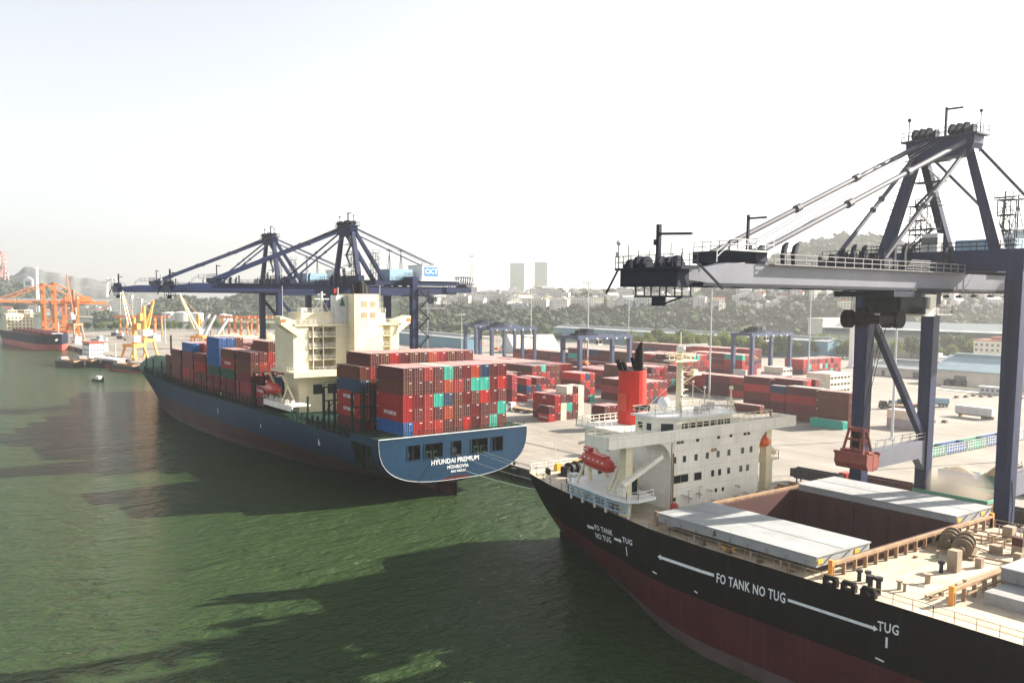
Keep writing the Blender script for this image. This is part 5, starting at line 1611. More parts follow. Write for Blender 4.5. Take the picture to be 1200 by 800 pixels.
b.obj('railing', M_cream, wg)
b = MB()
for yy in (81.5, 111.8): b.box(-85.2, yy - 0.6, zdk, -84.0, yy + 0.6, 20.7)
b.each('pillar', M_cream, BS)
b = MB(); b.beam((-83.9, 87.6, 18.7), (-83.6, 79.9, 15.5), 0.75, 0.6); b.obj('crane_jib', M_whitep, BS)
b = MB()
for px in (795, 799.3, 817.5, 842, 856.6, 873, 877.2): pt = fpt(px, 516.3 - (px - 795) * 0.129); b.box(FX - .05, pt.y - .3, pt.z - .46, FX + .05, pt.y + .3, pt.z + .46)
for px in (790.4, 802, 815.6, 828.8, 841.5, 854.2, 870.2, 880): pt = fpt(px, 539.2 - (px - 790.4) * 0.146); b.box(FX - .05, pt.y - .3, pt.z - .46, FX + .05, pt.y + .3, pt.z + .46)
for px in (835, 843.2, 853.8, 868, 876): pt = fpt(px, 554.2 - (px - 835) * 0.165); b.box(FX - .05, pt.y - .3, pt.z - .46, FX + .05, pt.y + .3, pt.z + .46)
for px, py in ((790, 585), (838.8, 574), (847, 572.6)): pt = fpt(px, py); b.box(FX - .05, pt.y - .25, pt.z - .28, FX + .05, pt.y + .25, pt.z + .28)
sp = [c for c in D.objects if c.parent == BS and c.name.startswith('superstructure')][0]
b.each('porthole', M_glass, sp)
for px, py in ((792.6, 561.6), (802, 559.9), (817.6, 557.6)):
    pt = fpt(px, py)
    w1 = MB(); w1.box(FX - .03, pt.y - .75, pt.z - .55, FX + .05, pt.y + .75, pt.z + .55); w_ = w1.obj('window', M_glass, sp)
    w2 = MB(); w2.box(FX - .02, pt.y - .87, pt.z - .67, FX + .03, pt.y + .87, pt.z + .67); w2.obj('frame', M_cream, w_)
b = MB()
for px, py in ((799, 579.5), (829, 573), (862, 568), (872, 576), (805, 582), (817, 577)):
    pt = fpt(px, py); b.box(FX, pt.y - .12, pt.z - .1, FX + .7, pt.y + .12, pt.z + .05); b.box(FX + .55, pt.y - .25, pt.z - .25, FX + .8, pt.y + .25, pt.z)
for px, py, h in ((805.5, 589, 14), (818, 584, 14)):
    p0, p1 = fpt(px, py), fpt(px, py - h); b.beam((FX + .25, p0.y, p0.z), (FX + .25, p0.y, p1.z), .09); b.beam((FX, p0.y, p1.z), (FX + .3, p0.y + .7, p1.z), .09)
b.obj('bracket_lamp', M_galv, sp)
b = MB(); pt = fpt(836.5, 527); b.box(FX + .003, pt.y - .55, pt.z - .2, FX + .12, pt.y + .55, pt.z + .25); b.obj('rust_patch', M_rustp, sp)
b = MB(); b.box(FX + .004, 89.0, zdk, FX + .06, 89.15, 20.5); b.tube((FX + .1, 89.4, 11), (FX + .1, 89.4, 19), .1, 6); b.obj('corner_trim', M_rustp, sp)
# wheelhouse
b = MB(); b.ext([(-91, 89.4, 20.71), (-87.0, 89.4, 20.71), (-84.6, 92.0, 20.71), (-84.6, 103.4, 20.71), (-87, 106.0, 20.71), (-91, 106.0, 20.71)], (0, 0, 2.84))
wh = b.obj('wheelhouse', M_whitep, BS)
b = MB(); b.ext([(-91.6, 89.0, 23.55), (-86.7, 89.0, 23.55), (-84.1, 91.8, 23.55), (-84.1, 103.6, 23.55), (-86.8, 106.5, 23.55), (-91.6, 106.5, 23.55)], (0, 0, 0.3))
b.obj('roof', M_white, wh)
b = MB()
for k in range(7):
    y0 = 92.5 + k * 1.55; b.box(-84.63, y0, 21.65, -84.52, y0 + 1.15, 22.8)
b.ext([(-86.4, 90.03, 21.65), (-85.2, 91.33, 21.65), (-85.2, 91.33, 22.8), (-86.4, 90.03, 22.8)], (0.04, -0.04, 0))
for xx in (-88.6, -90.4): b.box(xx, 89.34, 21.7, xx + .9, 89.46, 22.7)
b.each('window', M_glass, wh)
b = MB(); b.rail([(-91.5, 89.2, 23.85), (-86.8, 89.2, 23.85), (-84.3, 91.9, 23.85), (-84.3, 103.5, 23.85), (-86.9, 106.5, 23.85)], 1.05, 1.2, 0.06)
b.rail([(-91.5, 89.2, 23.85), (-91.5, 106.4, 23.85)], 1.05, 1.2, .06)
b.obj('railing', M_whitep, wh)
b = MB(); b.ball((-90.6, 94.9, 25.1), .95, 0, 14, 9); b.tube((-90.6, 94.9, 23.85), (-90.6, 94.9, 24.5), .3, 8); b.obj('radome', M_white, wh, smooth=True)
b = MB(); b.box(-91.2, 89.6, 24.1, -91.0, 92.4, 24.9); b.beam((-91.1, 89.8, 23.85), (-91.1, 89.8, 24.2), .1); b.beam((-91.1, 92.2, 23.85), (-91.1, 92.2, 24.2), .1); b.obj('name_board', M_black, wh)
b = MB()
b.tube((-90, 97.6, 23.8), (-90, 97.6, 32.7), 0.55, 10, 0.42); b.box(-91.3, 95.3, 31.3, -88.7, 100, 31.55); b.tube((-90, 97.6, 32.7), (-90, 97.6, 35.7), .12, 6)
b.rail([(-88.8, 95.4, 31.55), (-88.8, 99.9, 31.55), (-91.2, 99.9, 31.55), (-91.2, 95.4, 31.55)], 1.0, 1.0, .07, close=True)
b.beam((-90, 97.6, 29.1), (-89, 99.6, 31.3), .2); b.beam((-90, 97.6, 27.7), (-89.6, 100.6, 29.1), .22); b.box(-90.4, 99.6, 29.1, -89, 101.4, 29.35); b.box(-90, 99.9, 29.35, -89.2, 100.8, 30)
for k in range(9): b.box(-89.5, 97.35, 24.5 + k * .75, -89.2, 97.85, 24.58 + k * .75)
for k in range(6):
    b.box(-90.5, 98.2, 25.1 + k * .9, -89.8, 99.6 - .1 * k, 25.16 + k * .9)
b.beam((-90, 97.6, 29.1), (-91, 91, 24.1), .05); b.beam((-90, 97.6, 29.1), (-86, 104, 24.1), .05)
ms = b.obj('mast', M_cream, wh)
b = MB(); b.beam((-89.4, 96.4, 33.7), (-88.2, 101.6, 33.85), .42, .3); b.box(-90.4, 97.2, 32.7, -89.4, 98.1, 33.6); b.obj('radar_scanner', M_white, ms)
b = MB(); b.poly([(-90, 94.2, 29.1), (-90, 93.2, 28.8), (-90, 93.3, 30.1), (-90, 94.1, 30.4)]); b.beam((-90, 94.2, 28.7), (-90, 95.3, 31.3), .04); b.obj('flag', M_life, ms)
b = MB()
for (x, y, h) in ((-86, 93.8, 26.7), (-88, 101, 26.1), (-90.6, 104, 27.1), (-85.2, 99, 25.5), (-90.8, 101.5, 28.1), (-86.5, 104.6, 25.7), (-87.5, 95.2, 25.3)): b.tube((x, y, 23.8), (x, y, h), .06, 5); b.box(x - .15, y - .15, h - .3, x + .15, y + .15, h)
for (x, y) in ((-86, 97.4), (-89, 103.6), (-87.4, 100.6)): b.box(x - .5, y - .4, 23.85, x + .4, y + .5, 24.8)
b.obj('aerial', M_galv, wh)
b = MB(); b.tube((-86, 104.8, 23.8), (-86, 104.8, 26.9), .2, 6, .1); b.ball((-86, 104.8, 27.2), .35); b.beam((-86.8, 104.4, 23.8), (-86, 104.8, 26.1), .1); b.beam((-85.4, 105.2, 23.8), (-86, 104.8, 26.1), .1); b.box(-86.6, 104.4, 25.1, -85.4, 105.2, 25.2); b.obj('signal_post', M_cream, wh)
# aft casing with funnel
b = MB(); b.box(-103.2, 90.2, zdk, -96.004, 104.8, 20.2); cs_ = b.obj('engine_casing', M_whitep, BS)
b = MB(); b.box(-104.6, 89.4, 20.2, -96.004, 105.6, 20.66); b.rail([(-104.5, 89.5, 20.66), (-96.2, 89.5, 20.66)], 1.1, 1.2, .08); b.rail([(-104.5, 89.5, 20.66), (-104.5, 105.5, 20.66)], 1.1, 1.2, .08)
b.obj('funnel_deck', M_whitep, cs_)
b = MB()
for (x, z, w_, h_) in ((-97.6, 17.6, .7, .9), (-102, 18.2, 1.2, .9), (-102, 16.8, 1.2, .9), (-99.6, 18.6, .5, .8), (-97.4, 14.8, .7, .9), (-99.4, 13.9, .9, 2.0)): b.box(x - w_ / 2, 90.2 - .06, z - h_ / 2, x + w_ / 2, 90.2 + .06, z + h_ / 2)
b.each('window', M_glass, cs_)
b = MB()
ring = lambda z, f: [(-100.0 + 2.35 * f * math.cos(2 * pi * k / 20), 97.4 + 2.15 * f * math.sin(2 * pi * k / 20), z) for k in range(20)]
b.loft([ring(20.66, 1.04), ring(29.2, 1.0)]); fu = b.obj('funnel', M_funnel, BS, smooth=False)
b = MB(); b.box(-101.0, 95.16, 22.8, -99, 95.26, 25.6); b.obj('emblem_plate', pm('faded_funnel', (0.52, 0.07, 0.04), 0.6, 0.1), fu)
b = MB()
rr = [[(-99.0 + .66 * s * math.cos(2 * pi * k / 12) + o, 97.8 + .66 * s * math.sin(2 * pi * k / 12) + o * .5, z) for k in range(12)] for z, s, o in ((29.2, 1.05, 0), (30.8, 1.2, 0.0), (32.4, 1.05, .05), (33.8, .35, .35))]
b.loft(rr)
for (x, y, h, r_) in ((-101.4, 96.2, 30.9, .4), (-102, 98, 30.6, .35), (-100.6, 96.6, 30.6, .35), (-101, 99, 31.2, .35)): b.tube((x, y, 29.2), (x - .3, y - .5, h), r_, 8)
b.obj('exhaust_pipe', M_black, fu)
b = MB(); b.tube((-100.2, 97.4, 29.2), (-100.2, 97.4, 29.27), 1.95, 16); b.obj('funnel_top', M_dark, fu)
# boat deck, port
b = MB()
e_pts = [(-98.2, 82.6), (-96.8, 81.5), (-84.8, 79.4), (-82.4, 79.6), (-81.6, 81.0), (-81.9, 84.6), (-98.2, 90)]
b.ext([(x, y, 13.3) for x, y in e_pts], (0, 0, 0.3)); 
for (a_, c_) in zip(e_pts[:6], e_pts[1:6]): b.beam((a_[0], a_[1], 13.5), (c_[0], c_[1], 13.5), .22, .4)
b.obj('boat_deck', M_white, BS)
b = MB()
for (a_, c_) in ((0, 1), (1, 2), (2, 3)):
    p0, p1 = Vector((*e_pts[a_], 11.95)), Vector((*e_pts[c_], 11.95)); n = max(1, int((p1 - p0).length / 1.4))
    b.beam(p0, p1, .16, .2); b.beam(p0 + Vector((0, 0, 1.1)), p1 + Vector((0, 0, 1.1)), .16, .2); b.beam(p0 + Vector((0, 0, .55)), p1 + Vector((0, 0, .55)), .1, .1)
    for k in range(n + 1): c = p0.lerp(p1, k / n); b.beam(c, c + Vector((0, 0, 1.2)), .12)
b.obj('lattice_skirt', M_cabblue, BS)
b = MB()
for x, y in ((-96.6, 82), (-93.6, 81.6), (-90.4, 81.1), (-87.4, 80.5), (-82.8, 80.4)): b.beam((x, y, zdk), (x, y, 13.3), .28)
for x, y in ((-95, 85), (-87, 84.6)): b.beam((x, y, zdk), (x, y, 13.3), .5)
b.each('deck_post', M_whitep, BS)
b = MB(); b.rail([(-86.5, 79.8, 13.6), (-82.6, 79.8, 13.6), (-81.8, 81.2, 13.6), (-82.1, 84.4, 13.6)], 1.1, 1.1, .08); b.rail([(-98, 82.8, 13.6), (-96.6, 81.8, 13.6), (-94.4, 81.5, 13.6)], 1.1, 1.1, .08)
b.box(-84.9, 80.2, 13.9, -83.6, 80.5, 15.0)
b.obj('railing', M_whitep, BS)
b = MB()
for xx in (-95.6, -88.6):
    b.beam((xx, 88.2, 13.6), (xx, 85.2, 19.6), .4); b.beam((xx, 85.2, 19.6), (xx, 82.4, 19.4), .3); b.beam((xx, 82.2, 13.6), (xx, 84.4, 17.8), .35); b.beam((xx, 84.8, 13.6), (xx, 84.6, 15.8), .45)
for xx in (-87.4, -86.2): b.beam((xx, 84.2, 13.6), (xx, 84.2, 18.4), .26); b.beam((xx, 81.6, 13.6), (xx, 84.2, 17.4), .2)
for k in range(6): b.beam((-87.4, 84.2, 14.2 + k * .8), (-86.2, 84.2, 14.2 + k * .8), .1)
b.obj('davit', M_cream, BS)
b = MB(); b.tube((-85.0, 83.6, 13.6), (-85.0, 83.6, 15.6), .4, 10); b.ball((-85.0, 83.6, 15.7), .45); b.obj('crane_post', M_green, BS)
# starboard wing deck
b = MB(); b.box(-99, 109.0, 15.0, -85.5, 116.6, 15.3); b.rail([(-85.6, 109, 15.3), (-85.6, 116.5, 15.3)], 1.1, 1.2, .07); b.rail([(-99, 116.5, 15.3), (-85.6, 116.5, 15.3)], 1.1, 1.4, .07)
for x, y in ((-86.5, 110), (-86.5, 115.6), (-92, 115.6)): b.beam((x, y, zdk), (x, y, 15), .5)
b.beam((-86.5, 113.2, 15.3), (-86.5, 113.2, 19.5), .4); b.beam((-86.5, 112.6, 19.0), (-86.4, 116.4, 15.9), .7, .6)
b.obj('boat_deck', M_cream, BS)
for o_ in ():
    pass
lifeboat('lifeboat', 'red enclosed lifeboat in davits on the near side of the black bulk carrier', (-92.2, 83.2, 17.0), 6.6, M_life, R(2), R(7))
lifeboat('lifeboat', 'orange lifeboat beyond the far end of the white accommodation front', (-85.6, 110.2, 18.7), 5.6, M_lifeo)

# deck machinery, forward of the open hatch
def winch(c, rz, mat, parent, s=1.0):
    b = MB()
    for k in (-1.5, 0.3): b.tube((k * s, 0, 1.1 * s), ((k + 1.4) * s, 0, 1.1 * s), .8 * s, 14)
    for k in (-1.6, -0.1, 0.25, 1.75): b.tube((k * s, 0, 1.1 * s), ((k + .12) * s, 0, 1.1 * s), 1.1 * s, 16)
    b.box(-2.9 * s, -.7 * s, 0.25 * s, -1.75 * s, .7 * s, 1.6 * s); b.box(-3 * s, -1.2 * s, 0, 2.2 * s, 1.2 * s, .25 * s); b.tube((1.9 * s, 0, 1.1 * s), (2.7 * s, 0, 1.1 * s), .4 * s, 10)
    o = b.obj('mooring_winch', mat, parent); o.location = c; o.rotation_euler = (0, 0, rz); return o
M_winch = pm('winch_olive', (0.14, 0.10, 0.055), 0.6, 0.3, 0.8, rust=0.5)
winch((-51.0, 103.6, zdk), R(-70), M_winch, BS, 0.95); winch((-48.4, 101.6, zdk), R(-70), M_winch, BS, 1.05)
winch((-110, 94, zdk), R(100), M_dark, BS, 1.0); winch((-107.5, 99, zdk), R(100), M_winch, BS, 1.0)
b = MB()
for (x, y, sx, sy, h) in ((-46.4, 93.8, 1.1, 1.1, 2.4), (-45.2, 97.6, .7, .7, 1.1), (-47, 104.8, 1.2, 1.0, 1.0), (-45.2, 106.4, 1.2, 1, 1.1), (-43.6, 103.2, .8, .8, 1.1), (-49.2, 113, 1.2, 1.2, 1.5), (-47.6, 115, .9, .9, 1.2), (-44, 112.4, .8, .8, 1)):
    b.box(x, y, zdk, x + sx, y + sy, zdk + h)
b.each('deck_locker', M_deckbox, BS)
b = MB(); b.box(-45.2, 106.4, zdk + 1.1, -44, 107.4, zdk + 2.1); b.obj('deck_locker', M_hold, BS)
b = MB()
for (y0, z) in ((99.6, .35), (107.8, .4), (109.4, .5), (112, .5)): b.tube((-52, y0, zdk + z), (-40.8, y0 + 2.4, zdk + z), .12, 6)
for k in range(8): b.tube((-51 + k * 1.4, 108.6 - .1 * k, zdk), (-51 + k * 1.4, 108.6 - .1 * k, zdk + 1.0), .1, 5)
for k in range(7): b.tube((-50 + k * 1.3, 114, zdk), (-50 + k * 1.3, 114, zdk + 1.2), .07, 5)
b.path([(-52, 106, zdk + .2), (-50.5, 104.5, zdk + 1.4), (-49, 105.6, zdk + .15), (-46, 104.4, zdk + .15), (-43, 107, zdk + .15)], .09)
b.tube((-43, 83, zdk + .3), (-43, 116, zdk + .3), .14, 6)
b.obj('deck_pipe', M_rustp, BS)
b = MB()
for x, y in ((-47.2, 80.0), (-46.4, 80.2)): b.tube((x, y, zdk), (x, y, zdk + 1.5), .26, 10); b.tube((x, y, zdk + 1.5), (x, y, zdk + 1.85), .42, 10)
for x, y in ((-46.4, 92.6), (-50, 82.6), (-49.2, 82.9)): b.tube((x, y, zdk), (x, y, zdk + 1.0), .22, 8); b.tube((x, y, zdk + 1), (x, y, zdk + 1.25), .36, 8)
for x, y in ((-113, 90.4), (-112, 90), (-104, 87.5), (-103, 87.2), (-115, 99), (-115, 100), (-110, 104), (-109, 104)): b.tube((x, y, zdk), (x, y, zdk + 1.0), .32, 10)
b.obj('bollard', M_dark, BS)
for xx in (-50.9, -48.8, -46.6):                            # closed chocks at the deck edge
    b = MB(); yy = BYC - b_bd(xx)
    b.box(xx - .8, yy + .02, zdk, xx - .35, yy + .6, zdk + .75); b.box(xx + .35, yy + .02, zdk, xx + .8, yy + .6, zdk + .75); b.box(xx - .65, yy + .02, zdk + .62, xx + .65, yy + .6, zdk + 1.0); b.box(xx - .75, yy + .02, zdk, xx + .75, yy + .5, zdk + .3)
    b.obj('mooring_chock', M_black, BS)
b = MB(); b.poly([(-49.6, 88.5, zdk + .005), (-48.6, 88.5, zdk + .005), (-49.4, 103, zdk + .005), (-50.4, 103, zdk + .005)]); b.box(-45.2, 80.6, zdk + .002, 30, 81.3, zdk + .012); b.obj('deck_marking', M_deckg, BS)
rd = random.Random(9)
b1, b2, b3, b4 = MB(), MB(), MB(), MB()
for k in range(26):
    x, y = rd.uniform(-51.6, -41.4), rd.uniform(83, 116)
    if 91 < y < 96 and rd.random() < .5: continue
    t_ = rd.random(); r_ = rd.uniform(.12, .3)
    if t_ < .35: b1.tube((x, y, zdk), (x, y, zdk + .6 + r_), r_, 8); b1.tube((x, y, zdk + .6 + r_), (x, y, zdk + .75 + r_), r_ * 1.7, 8)
    elif t_ < .6: b2.box(x, y, zdk, x + rd.uniform(.3, .8), y + rd.uniform(.3, .8), zdk + rd.uniform(.15, .5))
    else: b3.path([(x + .35 * math.cos(a_), y + .35 * math.sin(a_), zdk + .08) for a_ in [i * .7 for i in range(10)]], .06, 4)
for k in range(16):
    y = 82.2 + k * 2.2; x = rd.uniform(-42.6, -41.6)
    b4.beam((x, y, zdk + .25), (x + rd.uniform(-.3, .3), y + 2.2, zdk + .25), .12)
for x in (-70, -66, -61.5, -57.4): b1.tube((x, 79.2, zdk), (x, 79.2, zdk + .9), .14, 8); b2.box(x + 1, 78.9, zdk, x + 1.6, 79.5, zdk + .5)
for k in range(12): b4.beam((-77 + k * 2, 87.2, zdk + .3), (-75 + k * 2, 87.2, zdk + .3), .14)
b1.each('deck_vent', M_deckbox, BS); b2.each('deck_fitting', M_winch, BS); b3.obj('rope_coil', M_rope, BS); b4.obj('deck_pipe', M_rustp, BS)
b = MB()                                                    # poop gear
for x, y in ((-114.5, 93), (-113.6, 95.5), (-115, 97.5), (-106, 90), (-104.5, 89)): b.box(x, y, zdk, x + 1.0, y + 1.2, zdk + 1.0); b.box(x + .2, y + .2, zdk + 1, x + .8, y + 1, zdk + 1.25)
b.each('fairlead', M_yellow, BS)
b = MB(); b.tube((-116.2, 95, zdk), (-116.6, 95, zdk + 4.6), .08, 5); b.tube((-104.5, 93, zdk), (-104.5, 93, zdk + 1), .5, 8); b.box(-103, 86.5, zdk, -101.4, 88.2, zdk + 2.2); b.box(-99, 85.5, zdk, -97, 86.6, zdk + 1.4); b.obj('deck_vent', M_lgrey, BS)
b = MB()
for x, y in ((-81, 84), (-79.6, 83), (-80.2, 87), (-79.4, 82)): b.tube((x, y, zdk), (x + .3, y + .5, zdk + .6), .35, 8); b.box(x + .4, y + .8, zdk, x + 1.2, y + 1.6, zdk + .8)
b.obj('deck_vent', M_dark, BS)
b = MB(); b.box(-81.4, 86.4, zdk, -80.2, 88, zdk + .5); b.ball((-80.8, 87.2, zdk + 1.1), .65); b.obj('hose_reel', M_life, BS)
b = MB()
for k in range(14): b.box(-80.6 + .2, 90.5 + k * 1.25, zdk, -79.6 + .3 * (k % 3), 91.2 + k * 1.25, zdk + .5 + .25 * (k % 4))
for k in range(8): b.box(-81.9 + .2 * (k % 2), 109.5 + k * .9, zdk, -80.4, 110.1 + k * .9, zdk + .5 + .4 * (k % 3))
b.obj('deck_fitting', M_rustp, BS)
b = MB(); b.beam((-66, 79.3, zdk + .5), (-63.8, 79.4, zdk + .3), .16); b.beam((-65.4, 79.1, zdk + .2), (-64, 79.5, zdk + .7), .12); b.obj('gangway', M_yellow, BS)
# ------------------------------------------------------------------ shipping containers
ORD = ['zeroth', 'first', 'second', 'third', 'fourth', 'fifth', 'sixth', 'seventh', 'eighth', 'ninth', 'tenth', 'eleventh', 'twelfth', 'thirteenth', 'fourteenth', 'fifteenth', 'sixteenth']
CW = 2.44
_cm = {}
def cont_mesh(L, H, plain_end):
    k = (round(L, 2), round(H, 2), plain_end)
    if k in _cm: return _cm[k]
    b = MB(); W = CW / 2; d = 0.045; f = 0.14
    for sx in (0, L - f):                                  # corner posts
        for sy in (-W, W - f): b.box(sx, sy, 0, sx + f, sy + f, H)
    for sy in (-W, W - f):
        b.box(f, sy, 0, L - f, sy + f, 0.16); b.box(f, sy, H - 0.12, L - f, sy + f, H)
    for sx in (0, L - f):
        b.box(sx, -W + f, 0, sx + f, W - f, 0.14); b.box(sx, -W + f, H - 0.12, sx + f, W - f, H)
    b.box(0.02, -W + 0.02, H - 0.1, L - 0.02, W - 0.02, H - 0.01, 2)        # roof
    def corr(p0, du, n, nrm):                              # corrugated panel, real folds
        p0 = Vector(p0); du = Vector(du); nrm = Vector(nrm); pts = []
        for i in range(n):
            for t, o in ((0.0, 0), (0.3, 0), (0.5, 1), (0.8, 1)):
                pts.append(p0 + du * ((i + t) / n) - nrm * (d * o))
        pts.append(p0 + du)
        z0, z1 = 0.16, H - 0.12
        for a, c in zip(pts, pts[1:]):
            b.poly([(a.x, a.y, z0), (c.x, c.y, z0), (c.x, c.y, z1), (a.x, a.y, z1)])
    n = max(10, int((L - 2 * f) / 0.42))
    corr((f, -W + 0.02, 0), (L - 2 * f, 0, 0), n, (0, -1, 0))
    corr((L - f, W - 0.02, 0), (-(L - 2 * f), 0, 0), n, (0, 1, 0))
    corr((0.02, W - f, 0), (0, -(CW - 2 * f), 0), 6, (-1, 0, 0))
    if plain_end: corr((L - 0.02, -W + f, 0), (0, CW - 2 * f, 0), 6, (1, 0, 0))
    # small white code patches
    b.box(L - 0.02, W - 0.95, H - 0.42, L + 0.004, W - 0.3, H - 0.3, 1)
    b.box(0.35, -W - 0.004, H - 0.5, 0.85, -W + 0.02, H - 0.3, 1)
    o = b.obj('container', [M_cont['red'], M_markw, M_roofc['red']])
    me = o.data; D.objects.remove(o)
    _cm[k] = me; return me
_dm = {}
def door_mesh(H):
    if H in _dm: return _dm[H]
    b = MB(); W = CW / 2
    for s in (-1, 1):
        y0, y1 = (-W + .15, -0.02) if s < 0 else (0.02, W - .15)
        b.box(-0.07, y0, 0.15, -0.02, y1, H - 0.13, 0)
        for yy in (y0 + 0.22, y1 - 0.22):
            b.box(-0.02, yy - 0.035, 0.08, 0.03, yy + 0.035, H - 0.06, 1)
            for z in (0.12, H * 0.33, H * 0.66, H - 0.2): b.box(-0.02, yy - 0.09, z, 0.045, yy + 0.09, z + 0.1, 1)
        b.box(-0.015, y0 + 0.2, H * 0.42, 0.05, y0 + 0.62, H * 0.42 + 0.07, 1)
        for z in (0.35, H * .5, H - .5): b.box(-0.03, (y0 if s < 0 else y1) - 0.06, z, 0.02, (y0 if s < 0 else y1) + 0.06, z + 0.16, 0)
    o = b.obj('door', [M_cont['red'], M_galv]); me = o.data; D.objects.remove(o)
    _dm[H] = me; return me
M_bar = {c: pm('bar_' + c.replace(' ', '_'), tuple(0.55 * a + 0.25 * g for a, g in zip(CONT[c], (0.75, 0.62, 0.5))), 0.5, 0.2, 2.0) for c in CONT}
CLIST = []
def spec(x0, y0, z0, L, col, door, H, label, group, text=None, reefer=False):
    CLIST.append(dict(x=x0, y=y0 + CW / 2, z=z0, L=L, c=col, d=door, H=H, lab=label, g=group, t=text, rf=reefer))

# --- on the ship, stern stack
ROWS = [
    ['maroon D', 'maroon D', 'red D', 'maroon D', 'teal D', 'maroon D', 'dark red', 'orange red', 'navy', 'maroon', 'dark red'],
    ['brown D', 'maroon D', 'maroon D', 'dark red D', 'orange red D', 'red D', 'maroon D', 'teal', 'teal', 'dark red', 'bright red'],
    ['red', 'dark red', 'red D', 'teal', 'navy D', 'brown D', 'dark red', 'dark red D', 'bright red', 'dark red', 'dark red D'],
    ['red', 'dark red D', 'red D', 'maroon D', 'orange red D', 'brown D', 'maroon D', 'dark red', 'maroon D', 'dark red D', 'teal'],
    ['blue D', 'red', 'red D', 'bright red D', 'maroon D', 'dark red D', 'bright red', 'maroon', 'dark red D', 'teal D', 'dark red D']]
SIDE = {(1, 0): 'brown', (2, 0): 'dark red'}
Hs = 2.89
for r, row in enumerate(ROWS):
    for k, s in enumerate(row):
        door = s.endswith(' D'); col = s[:-2] if door else s
        xo = -170.9 if k < 6 else (-171.6 if k < 9 else -172.0)
        spec(xo, 87.9 + k * 2.52, 11.42 + (4 - r) * Hs, 12.19, col, door, Hs - 0.02,
             '%s container with %s, stern stack, %s tier from top, %s column from left' % (col, 'barred door' if door else 'plain end', ORD[r + 1], ORD[k + 1]),
             'containers in the stern stack', 'HYUNDAI' if (r, k) == (3, 0) else None)
# second bay, one tier higher
rc = random.Random(21)
SEQ = ['maroon', 'dark red', 'brown', 'red', 'maroon', 'dark red', 'orange red', 'pink red', 'dark red', 'brown', 'red', 'maroon']
b2 = ['maroon D', 'brown D', 'red', 'maroon', 'brown D', 'maroon D', 'orange red D', 'pink red', 'brown D', 'dark red D', 'dark red D']
for k, s in enumerate(b2):
    door = s.endswith(' D'); col = s[:-2] if door else s
    spec(-185.6, 87.7 + k * 2.52, 10.8 + 5 * Hs, 12.19, col, door, Hs - .02, '%s container with %s, top tier behind the stern stack, %s from left' % (col, 'barred door' if door else 'plain end', ORD[k + 1]), 'containers behind the stern stack')
pc = ['maroon', 'red D', 'red D', 'navy D', 'brown']
for t, s in enumerate(pc):
    door = s.endswith(' D'); col = s[:-2] if door else s
    spec(-185.6, 85.2, 10.8 + t * Hs, 12.19, col, door, Hs - .02, '%s container on the water side just before the stern stack, %s tier up' % (col, ORD[t + 1]), 'containers behind the stern stack', 'HYUNDAI' if t in (1, 2) else None)
    spec(-185.6, 87.7, 10.8 + t * Hs, 12.19, ('red', 'maroon', 'dark red', 'brown', 'red')[t], t % 2 == 0, Hs - .02, '%s container in the second column just before the stern stack, %s tier up' % (('red', 'maroon', 'dark red', 'brown', 'red')[t], ORD[t + 1]), 'containers behind the stern stack')
# forward bays
def bay(nm, x0, y0, heights, cols, ends=True, L=12.19, texts=(), port_only=0):
    for k, h in enumerate(heights):
        for t in range(h):
            vis = (k == 0) or (t >= h - 1) or (ends and t >= h - 4) or (k > 0 and t >= heights[k - 1])
            if not vis: continue
            s = cols.get((k, t)) or (rc.choice(SEQ) + (' D' if rc.random() < 0.55 else ''))
            door = s.endswith(' D'); col = s[:-2] if door else s
            spec(x0, y0 + k * 2.52, 10.8 + t * Hs, L, col, door, Hs - .02, '%s container, %s, %s tier up, %s row in' % (col, nm, ORD[t + 1], ORD[k + 1]), 'containers on the foredeck of the blue ship', 'HYUNDAI' if (k, t) in texts else None)
bay('first bay ahead of accommodation', -246.9, 82.0, [5, 5, 6, 6, 6, 6, 6, 6, 6, 6, 6, 6], {(0, 4): 'maroon D', (0, 3): 'brown D', (0, 2): 'dark red', (0, 1): 'pink red', (1, 4): 'dark red D', (1, 3): 'bright red D', (2, 5): 'brown D', (2, 4): 'bright red D', (2, 3): 'red', (3, 5): 'teal D', (3, 4): 'teal D', (3, 3): 'red D', (4, 5): 'maroon', (4, 4): 'dark red', (5, 5): 'maroon', (5, 4): 'teal', (5, 3): 'dark red', (6, 5): 'maroon', (7, 5): 'maroon'})
bay('second bay ahead of accommodation', -260.7, 82.0, [5, 5, 4, 4, 5, 5, 5, 5, 5, 5, 5, 5], {(0, 4): 'brown', (0, 3): 'red', (0, 2): 'dark green', (0, 1): 'dark red', (0, 0): 'maroon', (1, 4): 'dark red'}, True, texts=((0, 3),))
bay('third bay ahead of accommodation', -274.5, 82.0, [6, 6, 6, 5, 4, 4, 4, 4, 5, 5, 5, 5], {(0, 5): 'blue D', (0, 4): 'blue D', (0, 3): 'blue', (0, 2): 'dark green', (1, 5): 'blue D', (2, 5): 'brown D', (3, 4): 'brown', (4, 3): 'red'}, True)
bay('fourth bay ahead of accommodation', -288.3, 82.0, [4, 4, 4, 5, 5, 5, 5, 5, 5, 5, 5, 5], {(0, 3): 'dark red D', (1, 3): 'red D', (2, 3): 'bright red D', (0, 2): 'red', (3, 4): 'red', (4, 4): 'bright red', (5, 4): 'red'}, True)
bay('fifth bay ahead of accommodation', -302.1, 82.0, [5, 5, 5, 5, 5, 5, 5, 5, 5, 5, 5, 5], {(0, 4): 'blue D', (1, 4): 'dark red D', (2, 4): 'red', (3, 4): 'red D', (4, 4): 'red', (0, 3): 'dark red'}, True)
